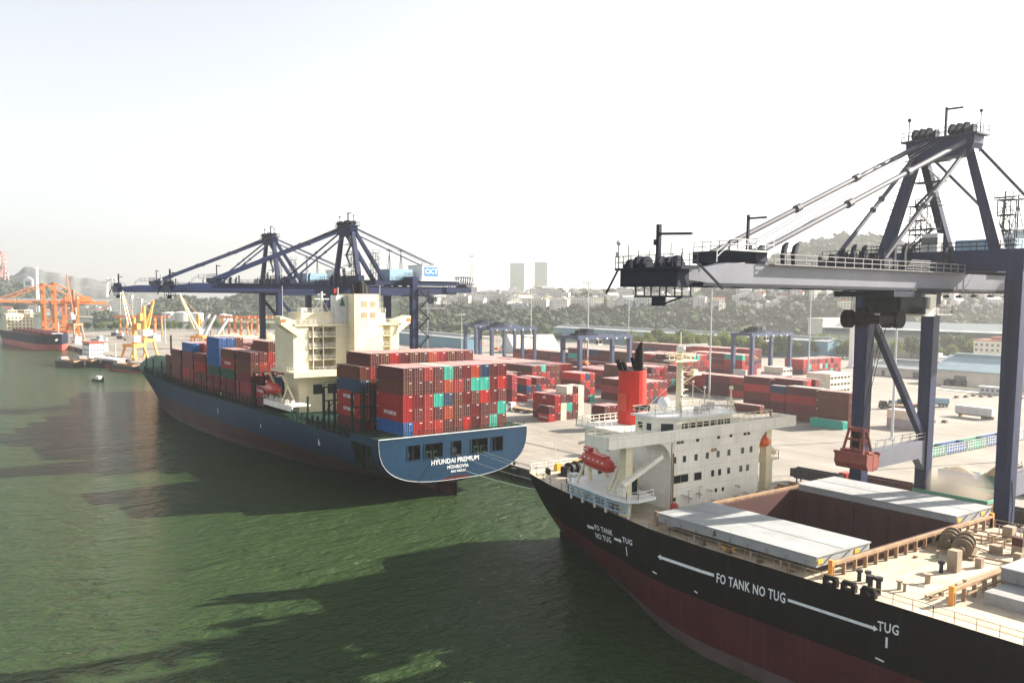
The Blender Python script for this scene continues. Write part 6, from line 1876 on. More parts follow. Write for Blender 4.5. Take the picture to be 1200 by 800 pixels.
bay('sixth bay ahead of accommodation', -316.0, 82.0, [4, 4, 4, 4, 4, 4, 4, 4, 4, 5, 5, 5], {(0, 3): 'maroon', (1, 3): 'maroon', (2, 3): 'dark red'}, True)
bay('foremost bay near the bow', -329.8, 83.6, [3, 3, 3, 4, 4, 4, 4, 4, 4, 3], {(0, 2): 'maroon', (0, 1): 'maroon', (0, 0): 'maroon', (1, 2): 'maroon', (2, 2): 'maroon'}, False)
spec(-340.5, 86, 10.8, 6.06, 'dark green', False, 2.6, 'dark green container low at the bow of the blue ship', 'containers on the foredeck of the blue ship')
spec(-340.5, 88.6, 10.8, 6.06, 'dark green', True, 2.6, 'dark green container second from the water side at the bow of the blue ship', 'containers on the foredeck of the blue ship')
spec(-231.8, 82.4, 11.0, 6.06, 'maroon', False, 2.6, 'lower maroon container beside the small lifeboat', 'containers beside the lifeboat')
spec(-231.8, 82.4, 13.62, 6.06, 'red', False, 2.6, 'upper red container beside the small lifeboat', 'containers beside the lifeboat', 'HYUNDAI')
spec(-231.8, 85.0, 13.62, 6.06, 'teal', False, 2.6, 'teal roofed container just inside the lifeboat', 'containers beside the lifeboat')
spec(-231.8, 87.6, 16.4, 6.06, 'navy', True, 2.6, 'navy container against the cream accommodation', 'containers beside the lifeboat')

# --- in the yard
YC = ['dark red'] * 8 + ['maroon'] * 8 + ['red'] * 5 + ['brown'] * 4 + ['pink red'] * 4 + ['bright red'] * 3 + ['orange red'] * 1 + ['teal'] * 1 + ['navy'] * 1 + ['grey'] * 1
ry = random.Random(5)
TX = ['HYUNDAI', 'HYUNDAI', 'HYUNDAI', 'APL', 'K LINE']
def block(nm, x0, y0, nb, rows, tiers, L=12.19, H=2.89, fix={}, pal=YC, var=0.25, group=None, gap=0.5, text=0.5, low=(), reefer=False):
    hgt = {}
    for b in range(nb):
        for r in range(rows):
            h = tiers - (1 if ry.random() < var else 0)
            if b in low: h -= 1
            hgt[b, r] = max(1, fix.get(('h', b, r), h))
    for b in range(nb):
        for r in range(rows):
            for t in range(hgt[b, r]):
                vis = t == hgt[b, r] - 1 or r == 0 or b == nb - 1 or t >= hgt[b, r - 1] or t >= hgt[min(b + 1, nb - 1), r]
                if not vis: continue
                c = fix.get((b, r, t)) or ry.choice(pal)
                door = ry.random() < 0.4
                if b == nb - 1 and not reefer:
                    where = 'right end, %s row' % ORD[r + 1] if r else 'right front corner'
                elif r == 0: where = 'front row, %s bay' % ORD[b + 1]
                else: where = 'row %d, bay %d' % (r + 1, b + 1)
                    
                where = where.replace('row %d, bay %d' % (r + 1, b + 1), '%s row, %s bay' % (ORD[r + 1], ORD[b + 1]))
                tx = None
                if r == 0 and ry.random() < text and c not in ('white', 'grey', 'teal'): tx = ry.choice(TX)
                spec(x0 + b * (L + gap), y0 + r * 2.56, 0.006 + t * H, L, c, door, H - .02, '%s container, %s, %s tier, %s' % (c, nm, ORD[t + 1], where), group or 'containers in the ' + nm, tx, reefer)
block('block with white boxes', -234.2, 180.7, 1, 5, 3, var=0, fix={(0, 0, 0): 'dark red', (0, 0, 1): 'red', (0, 0, 2): 'red', (0, 1, 0): 'white', (0, 1, 1): 'white', (0, 1, 2): 'maroon', (0, 2, 0): 'maroon', (0, 2, 1): 'teal', (0, 2, 2): 'maroon', (0, 3, 0): 'maroon', (0, 3, 1): 'dark red', (0, 3, 2): 'bright red', (0, 4, 0): 'white', (0, 4, 1): 'white', (0, 4, 2): 'white'}, text=1.0)
for r, (c, lab) in {2: ('white', 'white short container on top of the block with white boxes, foremost'), 3: ('maroon', 'maroon short container on top of the block between two white ones'), 4: ('white', 'white short container on top of the block with white boxes, rearmost')}.items():
    spec(-228.1, 180.7 + r * 2.56, 0.006 + 3 * 2.89, 6.06, c, False, 2.6, lab, 'containers in the block with white boxes', 'K LINE' if r == 2 else None)
spec(-226.6, 177.0, 0.006, 6.06, 'bright red', False, 2.6, 'bright red short container standing on the ground before the white ended block', 'short containers before the white ended block', 'HYUNDAI')
spec(-226.6, 177.0, 2.63, 6.06, 'maroon', False, 2.6, 'maroon short container on top of the bright red one', 'short containers before the white ended block')
block('stack left of the red funnel', -201.4, 178.6, 1, 3, 3, L=6.06, H=2.62, var=0, fix={(0, 0, 0): 'dark red', (0, 0, 1): 'maroon', (0, 0, 2): 'maroon', (0, 1, 2): 'dark red', (0, 2, 2): 'brown'}, text=0)
block('row behind the white boxes', -260.0, 204.5, 1, 2, 3, var=0.3, text=1)
block('short block by the light mast', -268.0, 221.0, 1, 3, 4, var=0, fix={(0, 1, 3): 'navy', (0, 0, 3): 'bright red', (0, 2, 3): 'red'}, text=0.5)
block('block behind the white truck', -288.0, 209.5, 1, 4, 3, var=0.2, text=0.6)
spec(-277, 203.8, 0.006, 6.06, 'red', False, 2.6, 'single red short container behind the white truck', 'containers in the block behind the white truck')
block('tall stack right of the stern stack', -271.8, 194.8, 1, 1, 4, L=6.06, var=0, fix={(0, 0, 0): 'red', (0, 0, 1): 'dark red', (0, 0, 2): 'pink red', (0, 0, 3): 'pink red'}, text=0)
block('big block beneath the twin yard cranes', -398.5, 229.0, 8, 9, 4, var=0.1, text=0.2)
block('low block before the twin yard cranes', -313.5, 219.0, 1, 3, 3, var=0.1, text=0.2)
block('long block beneath the middle yard crane', -315.0, 264.2, 4, 9, 4, low=(0, 1), var=0.12, text=0.5)
block('long row behind the middle yard crane', -361.0, 302.5, 6, 4, 5, var=0.15, text=0.4)
block('low row behind the middle yard crane', -350.0, 293.0, 3, 3, 3, var=0.2, fix={(1, 0, 2): 'navy'}, text=0.3)
block('block with teal boxes behind the mast', -348.0, 337.0, 3, 9, 4, var=0.15, fix={(2, 1, 3): 'teal', (2, 4, 3): 'teal'}, text=0.3)
block('block behind the red funnel', -262.5, 238.0, 2, 5, 3, var=0.2, text=0.6)
block('farthest row before the trees', -432.0, 418.0, 8, 5, 4, var=0.15, text=0.1)
block('block behind the white wheelhouse', -264.0, 289.0, 3, 3, 3, var=0, fix={(0, 0, 0): 'maroon', (1, 0, 0): 'maroon', (0, 0, 1): 'red', (1, 0, 2): 'dark red', (2, 0, 2): 'pink red', (2, 0, 0): 'bright red'}, text=0.7)
block('row beyond the white wheelhouse', -336.0, 372.0, 3, 5, 4, var=0.15, text=0.3)
block('low row before the blue sheds', -452.0, 332.0, 6, 4, 3, var=0.2, text=0.1)
block('block right of the wheelhouse', -215.5, 270.0, 2, 5, 4, var=0.1, fix={(0, 0, 3): 'maroon', (1, 0, 3): 'dark red', (0, 0, 2): 'bright red', (0, 0, 1): 'dark red'}, text=0.8)
block('front row left of the crane leg', -181.6, 250.0, 1, 2, 4, var=0, fix={(0, 0, 0): 'brown', (0, 0, 1): 'dark red', (0, 0, 2): 'red', (0, 0, 3): 'maroon'}, text=0)
block('brown stack left of the crane leg', -168.2, 247.6, 1, 2, 4, var=0, fix={(0, 0, 0): 'brown', (0, 0, 1): 'brown', (0, 0, 2): 'brown', (0, 0, 3): 'brown', (0, 1, 0): 'red', (0, 1, 1): 'red'}, text=0)
spec(-188, 250.0, 8.7, 6.06, 'navy', False, 2.6, 'navy short container high at the left end of the front row', 'containers in the front row left of the crane leg')
spec(-188, 250.0, 5.8, 6.06, 'red', False, 2.87, 'red short container below the navy one at the left end of the front row', 'containers in the front row left of the crane leg')
spec(-188, 250.0, 2.9, 6.06, 'maroon', False, 2.87, 'maroon short container low at the left end of the front row', 'containers in the front row left of the crane leg')
spec(-188, 250.0, 0.006, 6.06, 'brown', False, 2.87, 'brown short container on the ground at the left end of the front row', 'containers in the front row left of the crane leg')
spec(-207.4, 254.0, 0.006, 12.19, 'brown', False, 2.87, 'long brown container alone behind the wheelhouse and bridge wing', 'single containers on the apron')
spec(-167.9, 244.4, 0.006, 12.19, 'teal', False, 2.6, 'long green container on the ground before the brown stack', 'single containers on the apron')
block('red block at far right', -298.5, 409.0, 1, 14, 3, var=0.05, fix={(0, 0, 2): 'bright red', (0, 2, 1): 'teal', (0, 3, 1): 'bright red', (0, 4, 1): 'bright red'}, text=0.6)
block('white refrigerated row', -234.0, 337.0, 1, 6, 3, var=0, pal=['white'], text=0, reefer=True)
block('pale pair beneath the right yard crane', -291.0, 378.6, 1, 4, 2, var=0.2, pal=['white', 'grey', 'white'], text=0, reefer=True)
block('pale pair beyond the crane brace', -152.5, 264.0, 1, 2, 2, var=0, pal=['grey'], fix={(0, 0, 1): 'white', (0, 0, 0): 'grey'}, text=0)

# nearest 300 individually, the rest as one mass
def key(s): return (s['x'] + s['L']) ** 2 + s['y'] ** 2 + (s['z'] - 40.5) ** 2
CLIST.sort(key=key)
IND, REST = CLIST[:300], CLIST[300:]
def slot(o, i, mat):
    o.material_slots[i].link = 'OBJECT'; o.material_slots[i].material = mat
def txt_mesh(txt, L):
    return text_mesh(txt, 1.0 if L < 8 else 1.15, 0.012, 1.1)
seen = {}
for s in IND:
    lab = s['lab']; seen[lab] = seen.get(lab, 0) + 1
    o = D.objects.new('container', cont_mesh(s['L'], s['H'], not s['d'])); COL.objects.link(o)
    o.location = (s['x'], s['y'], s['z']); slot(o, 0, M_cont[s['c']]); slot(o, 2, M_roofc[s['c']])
    tag(o, lab, 'container', s['g'])
    if s['d']:
        d = D.objects.new('door', door_mesh(s['H'])); COL.objects.link(d); d.parent = o; d.location = (s['L'], 0, 0)
        slot(d, 0, M_cont[s['c']]); slot(d, 1, M_bar[s['c']])
    if s['rf']:
        m_ = MB(); m_.box(s['L'] - 0.05, -0.9, 0.5, s['L'] + 0.05, 0.9, 1.3); m_.tube((s['L'] + .0, -.2, 1.8), (s['L'] + .08, -.2, 1.8), .4, 12)
        q_ = m_.obj('cooling_unit', M_dark, o)
    if s['t']:
        me = txt_mesh(s['t'], s['L']).copy(); me.materials.clear(); me.materials.append(M_markw)
        M = Matrix(((1, 0, 0, s['L'] * 0.52), (0, 0, -1, -CW / 2 - 0.012), (0, 1, 0, s['H'] * 0.55), (0, 0, 0, 1)))
        me.transform(M); me.name = 'lettering'
        q_ = D.objects.new('lettering', me); COL.objects.link(q_); q_.parent = o
if REST:
    mb = MB(); names = list(M_cont)
    for s in REST:
        i = names.index(s['c']); x, y, z = s['x'], s['y'], s['z']
        mb.box(x, y - CW / 2, z, x + s['L'], y + CW / 2, z + s['H'], i)
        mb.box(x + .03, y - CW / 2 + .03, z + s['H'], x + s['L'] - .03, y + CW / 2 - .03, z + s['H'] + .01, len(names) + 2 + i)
        mb.box(x + s['L'], y + 0.3, z + s['H'] - .4, x + s['L'] + .01, y + 0.95, z + s['H'] - .28, len(names))
        if s['rf']: mb.box(x + s['L'], y - .9, z + .5, x + s['L'] + .05, y + .9, z + 1.5, len(names) + 1)
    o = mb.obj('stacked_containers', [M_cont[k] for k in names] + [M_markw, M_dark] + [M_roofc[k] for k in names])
    tag(o, 'far container stacks', 'containers', 'distant container stacks', 'stuff')
print('containers', len(CLIST), len(IND), 'dup labels', [k for k, v in seen.items() if v > 1][:8])
# ------------------------------------------------------------------ light masts
def mast(px, py, top_py, label):
    p = at_z(px, py, 0); d = math.hypot(p.x, p.y)
    H = at_dist(px, top_py, d).z
    t = thing('light_mast', label, 'light mast', p, 0, 'tall light masts in the yard')
    b = MB(); b.tube((0, 0, 0), (0, 0, H), 0.42, 10, 0.2); b.tube((0, 0, 0), (0, 0, 0.5), 0.9, 10); b.obj('pole', M_pole, t)
    b = MB(); b.tube((0, 0, H - .6), (0, 0, H - .2), 1.5, 12)
    for k in range(8):
        a_ = 2 * pi * k / 8; b.cbox((2.1 * math.cos(a_), 2.1 * math.sin(a_), H - .4), (.9, .9, .5)); b.beam((0, 0, H - .3), (2 * math.cos(a_), 2 * math.sin(a_), H - .3), .12)
    b.obj('lamp_ring', M_lgrey, t)
mast(688, 452, 330, 'tall light mast left of the red funnel, by the middle yard crane')
mast(831, 466, 336, 'tall light mast behind the white wheelhouse and the signal mast')
mast(1045, 515, 300, 'tall light mast beside the diagonal brace of the nearest crane')
mast(1190, 540, 310, 'tall light mast just right of the nearest crane leg')
mast(947, 443, 330, 'tall light mast before the red block at the far right of the yard')
mast(501.5, 412, 344, 'tall light mast beside the stair of the CICT crane')
mast(541, 412, 368, 'light mast left of the overlapping yard cranes')
mast(622, 420, 337, 'light mast behind the overlapping yard cranes')
mast(194, 402, 366, 'light mast on the far open wharf behind the yellow crane')
mast(736, 420, 350, 'light mast behind the middle yard crane')

# ------------------------------------------------------------------ trucks and trailers
def wheels(t, xs_, W, r=0.5, mat=M_rubber):
    for x in xs_:
        for s in (-1, 1):
            b = MB(); b.tube((x, s * W / 2 - .18, r), (x, s * W / 2 + .18, r), r, 14); w_ = b.obj('wheel', mat, t)
            h = MB(); h.tube((x, s * (W / 2 + .2), r), (x, s * (W / 2 + .23), r), r * .45, 8); h.obj('hub', M_galv, w_)
def truck(label, p, rz, cabmat, body=None, bodymat=None, L=11.0, load=None, group=None):
    """cab faces -X"""
    t = thing('truck', label, 'truck', p, rz, group)
    b = MB()
    b.ext([(0, -1.2, .7), (2.2, -1.2, .7), (2.2, -1.2, 3.1), (.5, -1.2, 3.1), (0.08, -1.2, 2.0)], (0, 2.4, 0)); cb = b.obj('cab', cabmat, t)
    b = MB(); b.ext([(-.02, -1.0, 2.02), (.06, -1.0, 2.12), (.38, -1.0, 2.9), (.30, -1.0, 2.9)], (0, 2.0, 0)); b.box(.7, -1.22, 2.0, 1.7, -1.19, 2.8); b.box(.7, 1.19, 2.0, 1.7, 1.22, 2.8); b.obj('window', M_glass, cb)
    b = MB(); b.box(-.08, -1.1, .5, .1, 1.1, 1.0); b.obj('bumper', M_dark, cb)
    b = MB()
    for s in (-1, 1): b.box(-.06, s * .95 - .18, 1.1, 0.03, s * .95 + .18, 1.35)
    b.obj('headlight', M_white, cb)
    b = MB(); b.box(.6, -.5, .6, 6.0, .5, .95); b.obj('chassis', M_dark, t)
    wheels(t, (1.2, 4.3, 5.5), 2.1)
    if body:
        tr_body(t, body, bodymat, 2.9, L, load)
        wheels(t, (2.9 + L - 3.2, 2.9 + L - 2.0, 2.9 + L - .8), 2.1)
    return t
def tr_body(t, kind, mat, x0, L, load=None):
    if kind == 'dump':
        b = MB(); z0, z1 = 1.2, 3.0; W = 1.25
        b.box(x0, -W, z0, x0 + L, W, z0 + .15)
        for s in (-1, 1): b.box(x0, s * W - .05, z0 + .15, x0 + L, s * W + .05, z1)
        b.box(x0, -W + .05, z0 + .15, x0 + .1, W - .05, z1); b.box(x0 + L - .1, -W + .05, z0 + .15, x0 + L, W - .05, z1)
        for k in range(int(L / 1.1) + 1):
            x = x0 + k * L / int(L / 1.1)
            for s in (-1, 1): b.box(x - .07, s * (W + .1) - .05, z0, x + .07, s * (W + .1) + .05, z1)
        for s in (-1, 1): b.box(x0 - .02, s * (W + .08) - .09, z1, x0 + L + .02, s * (W + .08) + .09, z1 + .15)
        b.obj('trailer_body', mat, t)
        b = MB(); b.box(x0 + .3, -.5, .8, x0 + L - .2, .5, z0); b.obj('trailer_frame', M_dark, t)
        if load: heap(t, x0 + L / 2, 0, z1 - .45, L / 2 - .2, W - .1, load)
    elif kind == 'box':
        b = MB(); b.box(x0, -1.25, 1.3, x0 + L, 1.25, 4.0); b.obj('trailer_body', mat, t)
        b = MB(); b.box(x0 + .2, -.6, .8, x0 + L - .1, .6, 1.3); b.box(x0 + 1.5, -.9, .1, x0 + 1.8, .9, .8); b.obj('trailer_frame', M_rustp, t)
    elif kind == 'flat':
        b = MB(); b.box(x0, -1.2, 1.1, x0 + L, 1.2, 1.35); b.box(x0, -1.2, 1.35, x0 + .12, 1.2, 2.1)
        for k in range(6): b.box(x0 + k * L / 6, -1.25, .95, x0 + k * L / 6 + .15, 1.25, 1.1)
        b.obj('trailer_body', mat, t)
def heap(t, cx, cy, z, rx, ry_, h, mat=None, name='load'):
    b = MB(); n, m_ = 18, 6; rings = []
    for i in range(m_ + 1):
        k = i / m_; s = 1 - k
        rings.append([(cx + rx * (s ** .9) * math.cos(2 * pi * j / n) * random.uniform(.94, 1.06), cy + ry_ * (s ** .9) * math.sin(2 * pi * j / n) * random.uniform(.94, 1.06), z + h * (1 - (s ** 1.5)) * random.uniform(.96, 1.04)) for j in range(n)])
    b.loft(rings); return b.obj(name, mat or M_sand, t, smooth=True)
def trailer(label, p, rz, kind, mat, L, load=None, group=None):
    t = thing('trailer', label, 'trailer', p, rz, group)
    tr_body(t, kind, mat, 0, L, load); wheels(t, (L - 3.2, L - 2.0, L - .8), 2.1)
    b = MB(); b.box(1.2, -.9, 0.02, 1.45, -.7, 1.2); b.box(1.2, .7, .02, 1.45, .9, 1.2); b.obj('landing_leg', M_dark, t)
    return t
truck('white truck with an empty flat trailer beside the white ended block', at_z(597, 480.5, 0), R(8), M_white, 'flat', M_rustp, 9)
trailer('dark grey open dump trailer left of the grab', at_z(930, 563, 0), R(2), 'dump', M_dark, 11.5)
truck('red cab truck with a long maroon dump trailer behind the grab', at_z(984, 568, 0), R(1), M_life, 'dump', M_hold, 17)
trailer('white box trailer parked on the open truck park', at_z(1121, 487, 0), R(-3), 'box', M_lgrey, 13)
trailer('blue grey tipper trailer by the middle crane leg', at_z(1082, 475, 0), R(28), 'dump', M_cabblue, 9)
for k, (px, py, mt, lab) in enumerate(((1031, 479, M_dark, 'dark'), (1042, 478, M_cabblue, 'blue'), (1052, 477, M_green, 'green'))):
    truck('%s cab truck in the crowded row beyond the crane brace' % lab, at_z(px, py, 0), R(60), mt, 'flat', M_rustp, 7, None, 'trucks beyond the crane brace')
for k, (px, py, mt, lab) in enumerate(((1108, 452, M_dark, 'dark truck before the second open bay of the warehouse'), (1128, 452.5, M_green, 'green truck before the middle open bay of the warehouse'), (1142, 453, M_cabblue, 'blue truck before the right open bay of the warehouse'))):
    truck(lab, at_z(px, py, 0), R(90), mt, 'dump', M_dark, 6, None, 'trucks before the warehouse')
truck('white cab truck at the right edge beyond the nearest crane leg', Vector((-74.5, 166.0, 0)), R(0), M_white, 'dump', M_dark, 9)
# open bins standing in a row
def bin_(label, x, y, rz, L, mat, load=None, group=None):
    t = thing('open_bin', label, 'bin', (x, y, 0), rz, group)
    b = MB(); W, z1 = 1.4, 2.7
    b.box(0, -W, .25, L, W, .4)
    for s in (-1, 1): b.box(0, s * W - .05, .4, L, s * W + .05, z1)
    b.box(0, -W + .05, .4, .1, W - .05, z1); b.box(L - .1, -W + .05, .4, L, W - .05, z1)
    b.obj('body', mat, t)
    b = MB(); n = max(3, int(L / 1.25))
    for k in range(n + 1):
        x_ = .08 + (L - .16) * k / n
        for s in (-1, 1): b.box(x_ - .08, s * (W + .1) - .05, .1, x_ + .08, s * (W + .1) + .05, z1 + .05)
    for z in (1.1, 1.9, z1): 
        for s in (-1, 1): b.box(0, s * (W + .11) - .05, z, L, s * (W + .11) + .05, z + .12)
    b.box(0, -W, 0, .3, W, .25); b.box(L - .3, -W, 0, L, W, .25)
    b.obj('rib', M_lgrey if load is None else mat, t)
    heap(t, L / 2, 0, 2.0 if load is None else 2.2, L / 2 - .1, W - .1, load or .5, M_dark if load is None else M_sand)
    return t
M_bing = pm('bin_green', (0.09, 0.30, 0.20), 0.6, 0.2, 0.5, rust=0.4)
M_binb = pm('bin_blue', (0.05, 0.12, 0.30), 0.6, 0.2, 0.5, rust=0.3)
M_bint = pm('bin_teal', (0.04, 0.18, 0.14), 0.6, 0.2, 0.5, rust=0.4)
for k, (mt, lab) in enumerate(((M_bing, 'pale green ribbed bin, nearest of the row between two crane legs'), (M_binb, 'blue ribbed bin between two green ones'), (M_bing, 'green ribbed bin just left of the nearest crane leg'), (M_binb, 'blue ribbed bin hidden partly by the nearest crane leg'), (M_lgrey, 'pale ribbed bin right of the nearest crane leg'), (M_lgrey, 'last pale ribbed bin of the row at the right edge'))):
    bin_(lab, -115.6, 216 + k * 11.4, R(90), 10.9, mt, None, 'row of ribbed open bins')
bin_('dark blue bin heaped with a low mound of sand', -98.6, 194.5, 0, 8, M_binb, 1.5, 'sand filled bins')
bin_('teal bin heaped with a tall cone of sand', -90.0, 195.0, 0, 13, M_bint, 4.2, 'sand filled bins')
hp = thing('receiving_hopper', 'brown steel hopper with a green rim below the dust cloud', 'hopper', (-72.0, 149.5, 0))
b = MB()
rg = lambda hx, hy, z: [(-hx, -hy, z), (hx, -hy, z), (hx, hy, z), (-hx, hy, z)]
b.loft([rg(1.2, 1.2, 2.6), rg(6.2, 4.6, 6.9), rg(6.2, 4.6, 7.5)], 0, False); b.loft([rg(6.0, 4.4, 7.5), rg(6.0, 4.4, 6.8), rg(1.1, 1.1, 3.0)], 0, False)
b.obj('bin', pm('hopper_brown', (0.36, 0.22, 0.12), .8, .3, .4, rust=.5), hp)
b = MB()
for s_ in (-1, 1): b.box(-6.4, s_ * 4.5 - .15, 7.5, 6.4, s_ * 4.5 + .15, 8.1); b.box(s_ * 6.2 - .15, -4.3, 7.5, s_ * 6.2 + .15, 4.3, 8.1)
b.obj('rim', M_bing, hp)
b = MB()
for sx in (-1, 1):
    for sy in (-1, 1): b.beam((sx * 5.4, sy * 4.0, 0), (sx * 5.4, sy * 4.0, 6.9), .5); b.beam((sx * 5.4, -4, .4 if sy > 0 else 6), (sx * 5.4, 4, 6 if sy > 0 else .4), .25)
b.obj('leg', M_oyel, hp)
heap(hp, -1, 0, 5.6, 4.6, 3.4, 1.6, None, 'sand')
heapm = thing('sand_heap', 'low heap of spilled sand behind the green rimmed hopper', 'sand heap', (-92, 178, 0)); heap(heapm, 0, 0, 0, 6.5, 3.2, 1.3, None, 'mound')
trailer('pale trailer loaded with sand left of the dust cloud', Vector((-92, 160, 0)), R(4), 'dump', M_sand, 8, 1.2)
# bund of stones / kerb markers on the truck park
mk = MB()
for k, (px, py) in enumerate(((1093, 495), (1107, 495), (1121, 466), (1132, 465.5), (1141, 464), (1150, 465), (1161, 465), (1176, 467), (1197, 467))):
    p = at_z(px, py, 0)
    t = thing('concrete_block', 'small dark concrete block on the open truck park', 'block', p, 0, 'concrete blocks on the truck park')
    b = MB(); b.ext([(-.9, -.7, 0), (.9, -.7, 0), (.6, -.7, .9), (-.6, -.7, .9)], (0, 1.4, 0)); b.obj('block', M_trunk, t)
# dusty plume over the truck
def plume():
    M = D.materials.new('dust_plume'); M.use_nodes = True
    n, l = M.node_tree.nodes, M.node_tree.links
    n.remove(n['Principled BSDF'])
    v = n.new('ShaderNodeVolumePrincipled'); v.inputs['Color'].default_value = (0.9, 0.82, 0.7, 1)
    tc = n.new('ShaderNodeTexCoord'); ns = n.new('ShaderNodeTexNoise'); ns.inputs['Scale'].default_value = 0.35; ns.inputs['Detail'].default_value = 4
    l.new(tc.outputs['Object'], ns.inputs['Vector'])
    mr = n.new('ShaderNodeMapRange'); mr.inputs[1].default_value = .42; mr.inputs[2].default_value = .72; mr.inputs[4].default_value = .55
    l.new(ns.outputs[0], mr.inputs[0]); l.new(mr.outputs[0], v.inputs['Density']); l.new(v.outputs[0], n['Material Output'].inputs['Volume'])
    b = MB(); b.ball((0, 0, 0), 1, 0, 20, 12)
    o = b.obj('dust', M); o.location = (-73.5, 149.5, 9.4); o.scale = (7.5, 5.0, 3.6)
    tag(o, kind='stuff')
plume()
# quay furniture
for k in range(24):
    x = -60 - k * 27.0
    t = thing('mooring_bollard', 'dark iron mooring bollard on the quay edge', 'bollard', (x, QY + 1.0, 0), 0, 'bollards along the quay edge')
    b = MB(); b.tube((0, 0, 0), (0, 0, .55), .32, 10); b.tube((0, 0, .55), (0, 0, .8), .5, 10); b.obj('post', M_black, t)
for k in range(30):
    x = -165 - k * 20.0
    t = thing('quay_fender', 'black rubber fender on the quay wall', 'fender', (x, QY - 0.36, 0), 0, 'rubber fenders along the quay wall')
    b = MB(); b.tube((0, -.9, -2.6), (0, -.9, -.1), .75, 10); b.box(-.9, -.5, -2.4, .9, 0, -.2); b.obj('body', M_rubber, t)
# mooring lines of the container ship
def rope(label, a_, c_, sag):
    a_, c_ = Vector(a_), Vector(c_); n = 14; pts = []
    for i in range(n + 1):
        k = i / n; p = a_.lerp(c_, k); p.z -= sag * 4 * k * (1 - k); pts.append(p)
    b = MB(); b.path(pts, .055, 5); tag(b.obj('mooring_line', M_rope), label, 'rope', 'mooring lines at the stern')
X = CX0
rope('upper pale mooring line from the right opening of the blue transom', (X + .1, CYC + 6.8, 6.6), (-132, QY + 1, .7), .6)
rope('second pale mooring line from the right opening of the blue transom', (X + .1, CYC + 5.2, 6.6), (-133, QY + 1, .7), 1.0)
rope('mooring line from the centre opening of the blue transom', (X + .1, CYC - .1, 6.5), (-128, QY + 1, .7), 1.8)
rope('mooring line from the left opening sagging across the blue transom', (X + .1, CYC - 5.6, 6.5), (-128.5, QY + 1, .7), 3.0)

# ------------------------------------------------------------------ far berth on the left
def small_ship(label, p, rz, L, B, zd, hullm, bootm, zboot, acc, accm, cat='ship', name='cargo_ship', group=None):
    t = thing(name, label, cat, p, rz, group)       # bow towards +X, waterline at z = -2.5
    def hb_(u, z):
        k = max(0, min(1, (zd - z) / (zd + 2.5)))
        bow = max(0.0, 1 - max(0, (u - .78) / (.22 - .05 * k)) ** 2.0)
        st = 1 - .25 * k * (1 - sstep(u / .2))
        return B / 2 * bow * st
    us_ = [0, .05, .1, .2, .4, .6, .75, .82, .88, .92, .95, .975, 1.0]
    zls = [999, zd - .8, zboot, (zboot - 2.5) / 2, -2.6, -4]
    mb = build_hull(t, lambda u: u * L, us_, zls, hb_, lambda u: zd + 1.6 * sstep((u - .85) / .15), 0, None, [(zboot - .01, 0), (-99, 1)])
    mb.poly([(0, -hb_(0, z), z) for z in (zd, zboot)] + [(0, hb_(0, z), z) for z in (zboot, zd)], 0)
    mb.poly([(0, -hb_(0, z), z) for z in (zboot, -4)] + [(0, hb_(0, z), z) for z in (-4, zboot)], 1)
    mb.obj('hull', [hullm, bootm], t)
    b = MB(); b.poly([(u * L, -hb_(u, zd) * .99, zd - .05) for u in us_] + [(u * L, hb_(u, zd) * .99, zd - .05) for u in reversed(us_)]); b.obj('deck', M_boot, t)
    return t
s = small_ship('distant dark bulk carrier with red waterline and cream bridge at the far left berth', (-910, 98, 0), R(5.5), 158, 25, 9.2, M_navyd, pm('boot_pale_red', (0.42, 0.09, 0.07), 0.6, 0.15, 0.1), 2.2, None, None)
b = MB(); b.box(8, -11, 9.2, 24, 11, 24); b.box(9, -12.4, 24, 23, 12.4, 24.5); b.box(10, -9, 24.5, 22, 9, 27.5); b.obj('superstructure', M_cream, s)
b = MB()
for f in range(4):
    for k in range(7): b.box(23.9, -9.6 + k * 3, 11 + f * 2.9, 24.06, -8.4 + k * 3, 12.2 + f * 2.9)
for k in range(8): b.box(21.9, -8.4 + k * 2.2, 25.4, 22.06, -6.8 + k * 2.2, 26.7)
b.obj('window', M_glass, s)
b = MB(); b.tube((15, 0, 27.5), (15, 0, 39), .5, 8, .25); b.box(13.5, -2.5, 31, 16.5, 2.5, 31.4); b.box(9, -2, 25.5, 12.5, 2, 30); b.obj('mast', M_dark, s)
b = MB()
for k in range(6): b.box(32 + k * 19, -8, 9.2, 46 + k * 19, 8, 11.2)
b.obj('hatch_cover', M_boot, s)
b = MB(); b.tube((150, 0, 10), (150, 0, 20), .35, 8); b.box(143, -4, 9.4, 147, 4, 11); b.tube((158, -3, 6.8), (158, -4.6, 5.4), .8, 8); b.obj('foredeck_gear', M_lgrey, s)

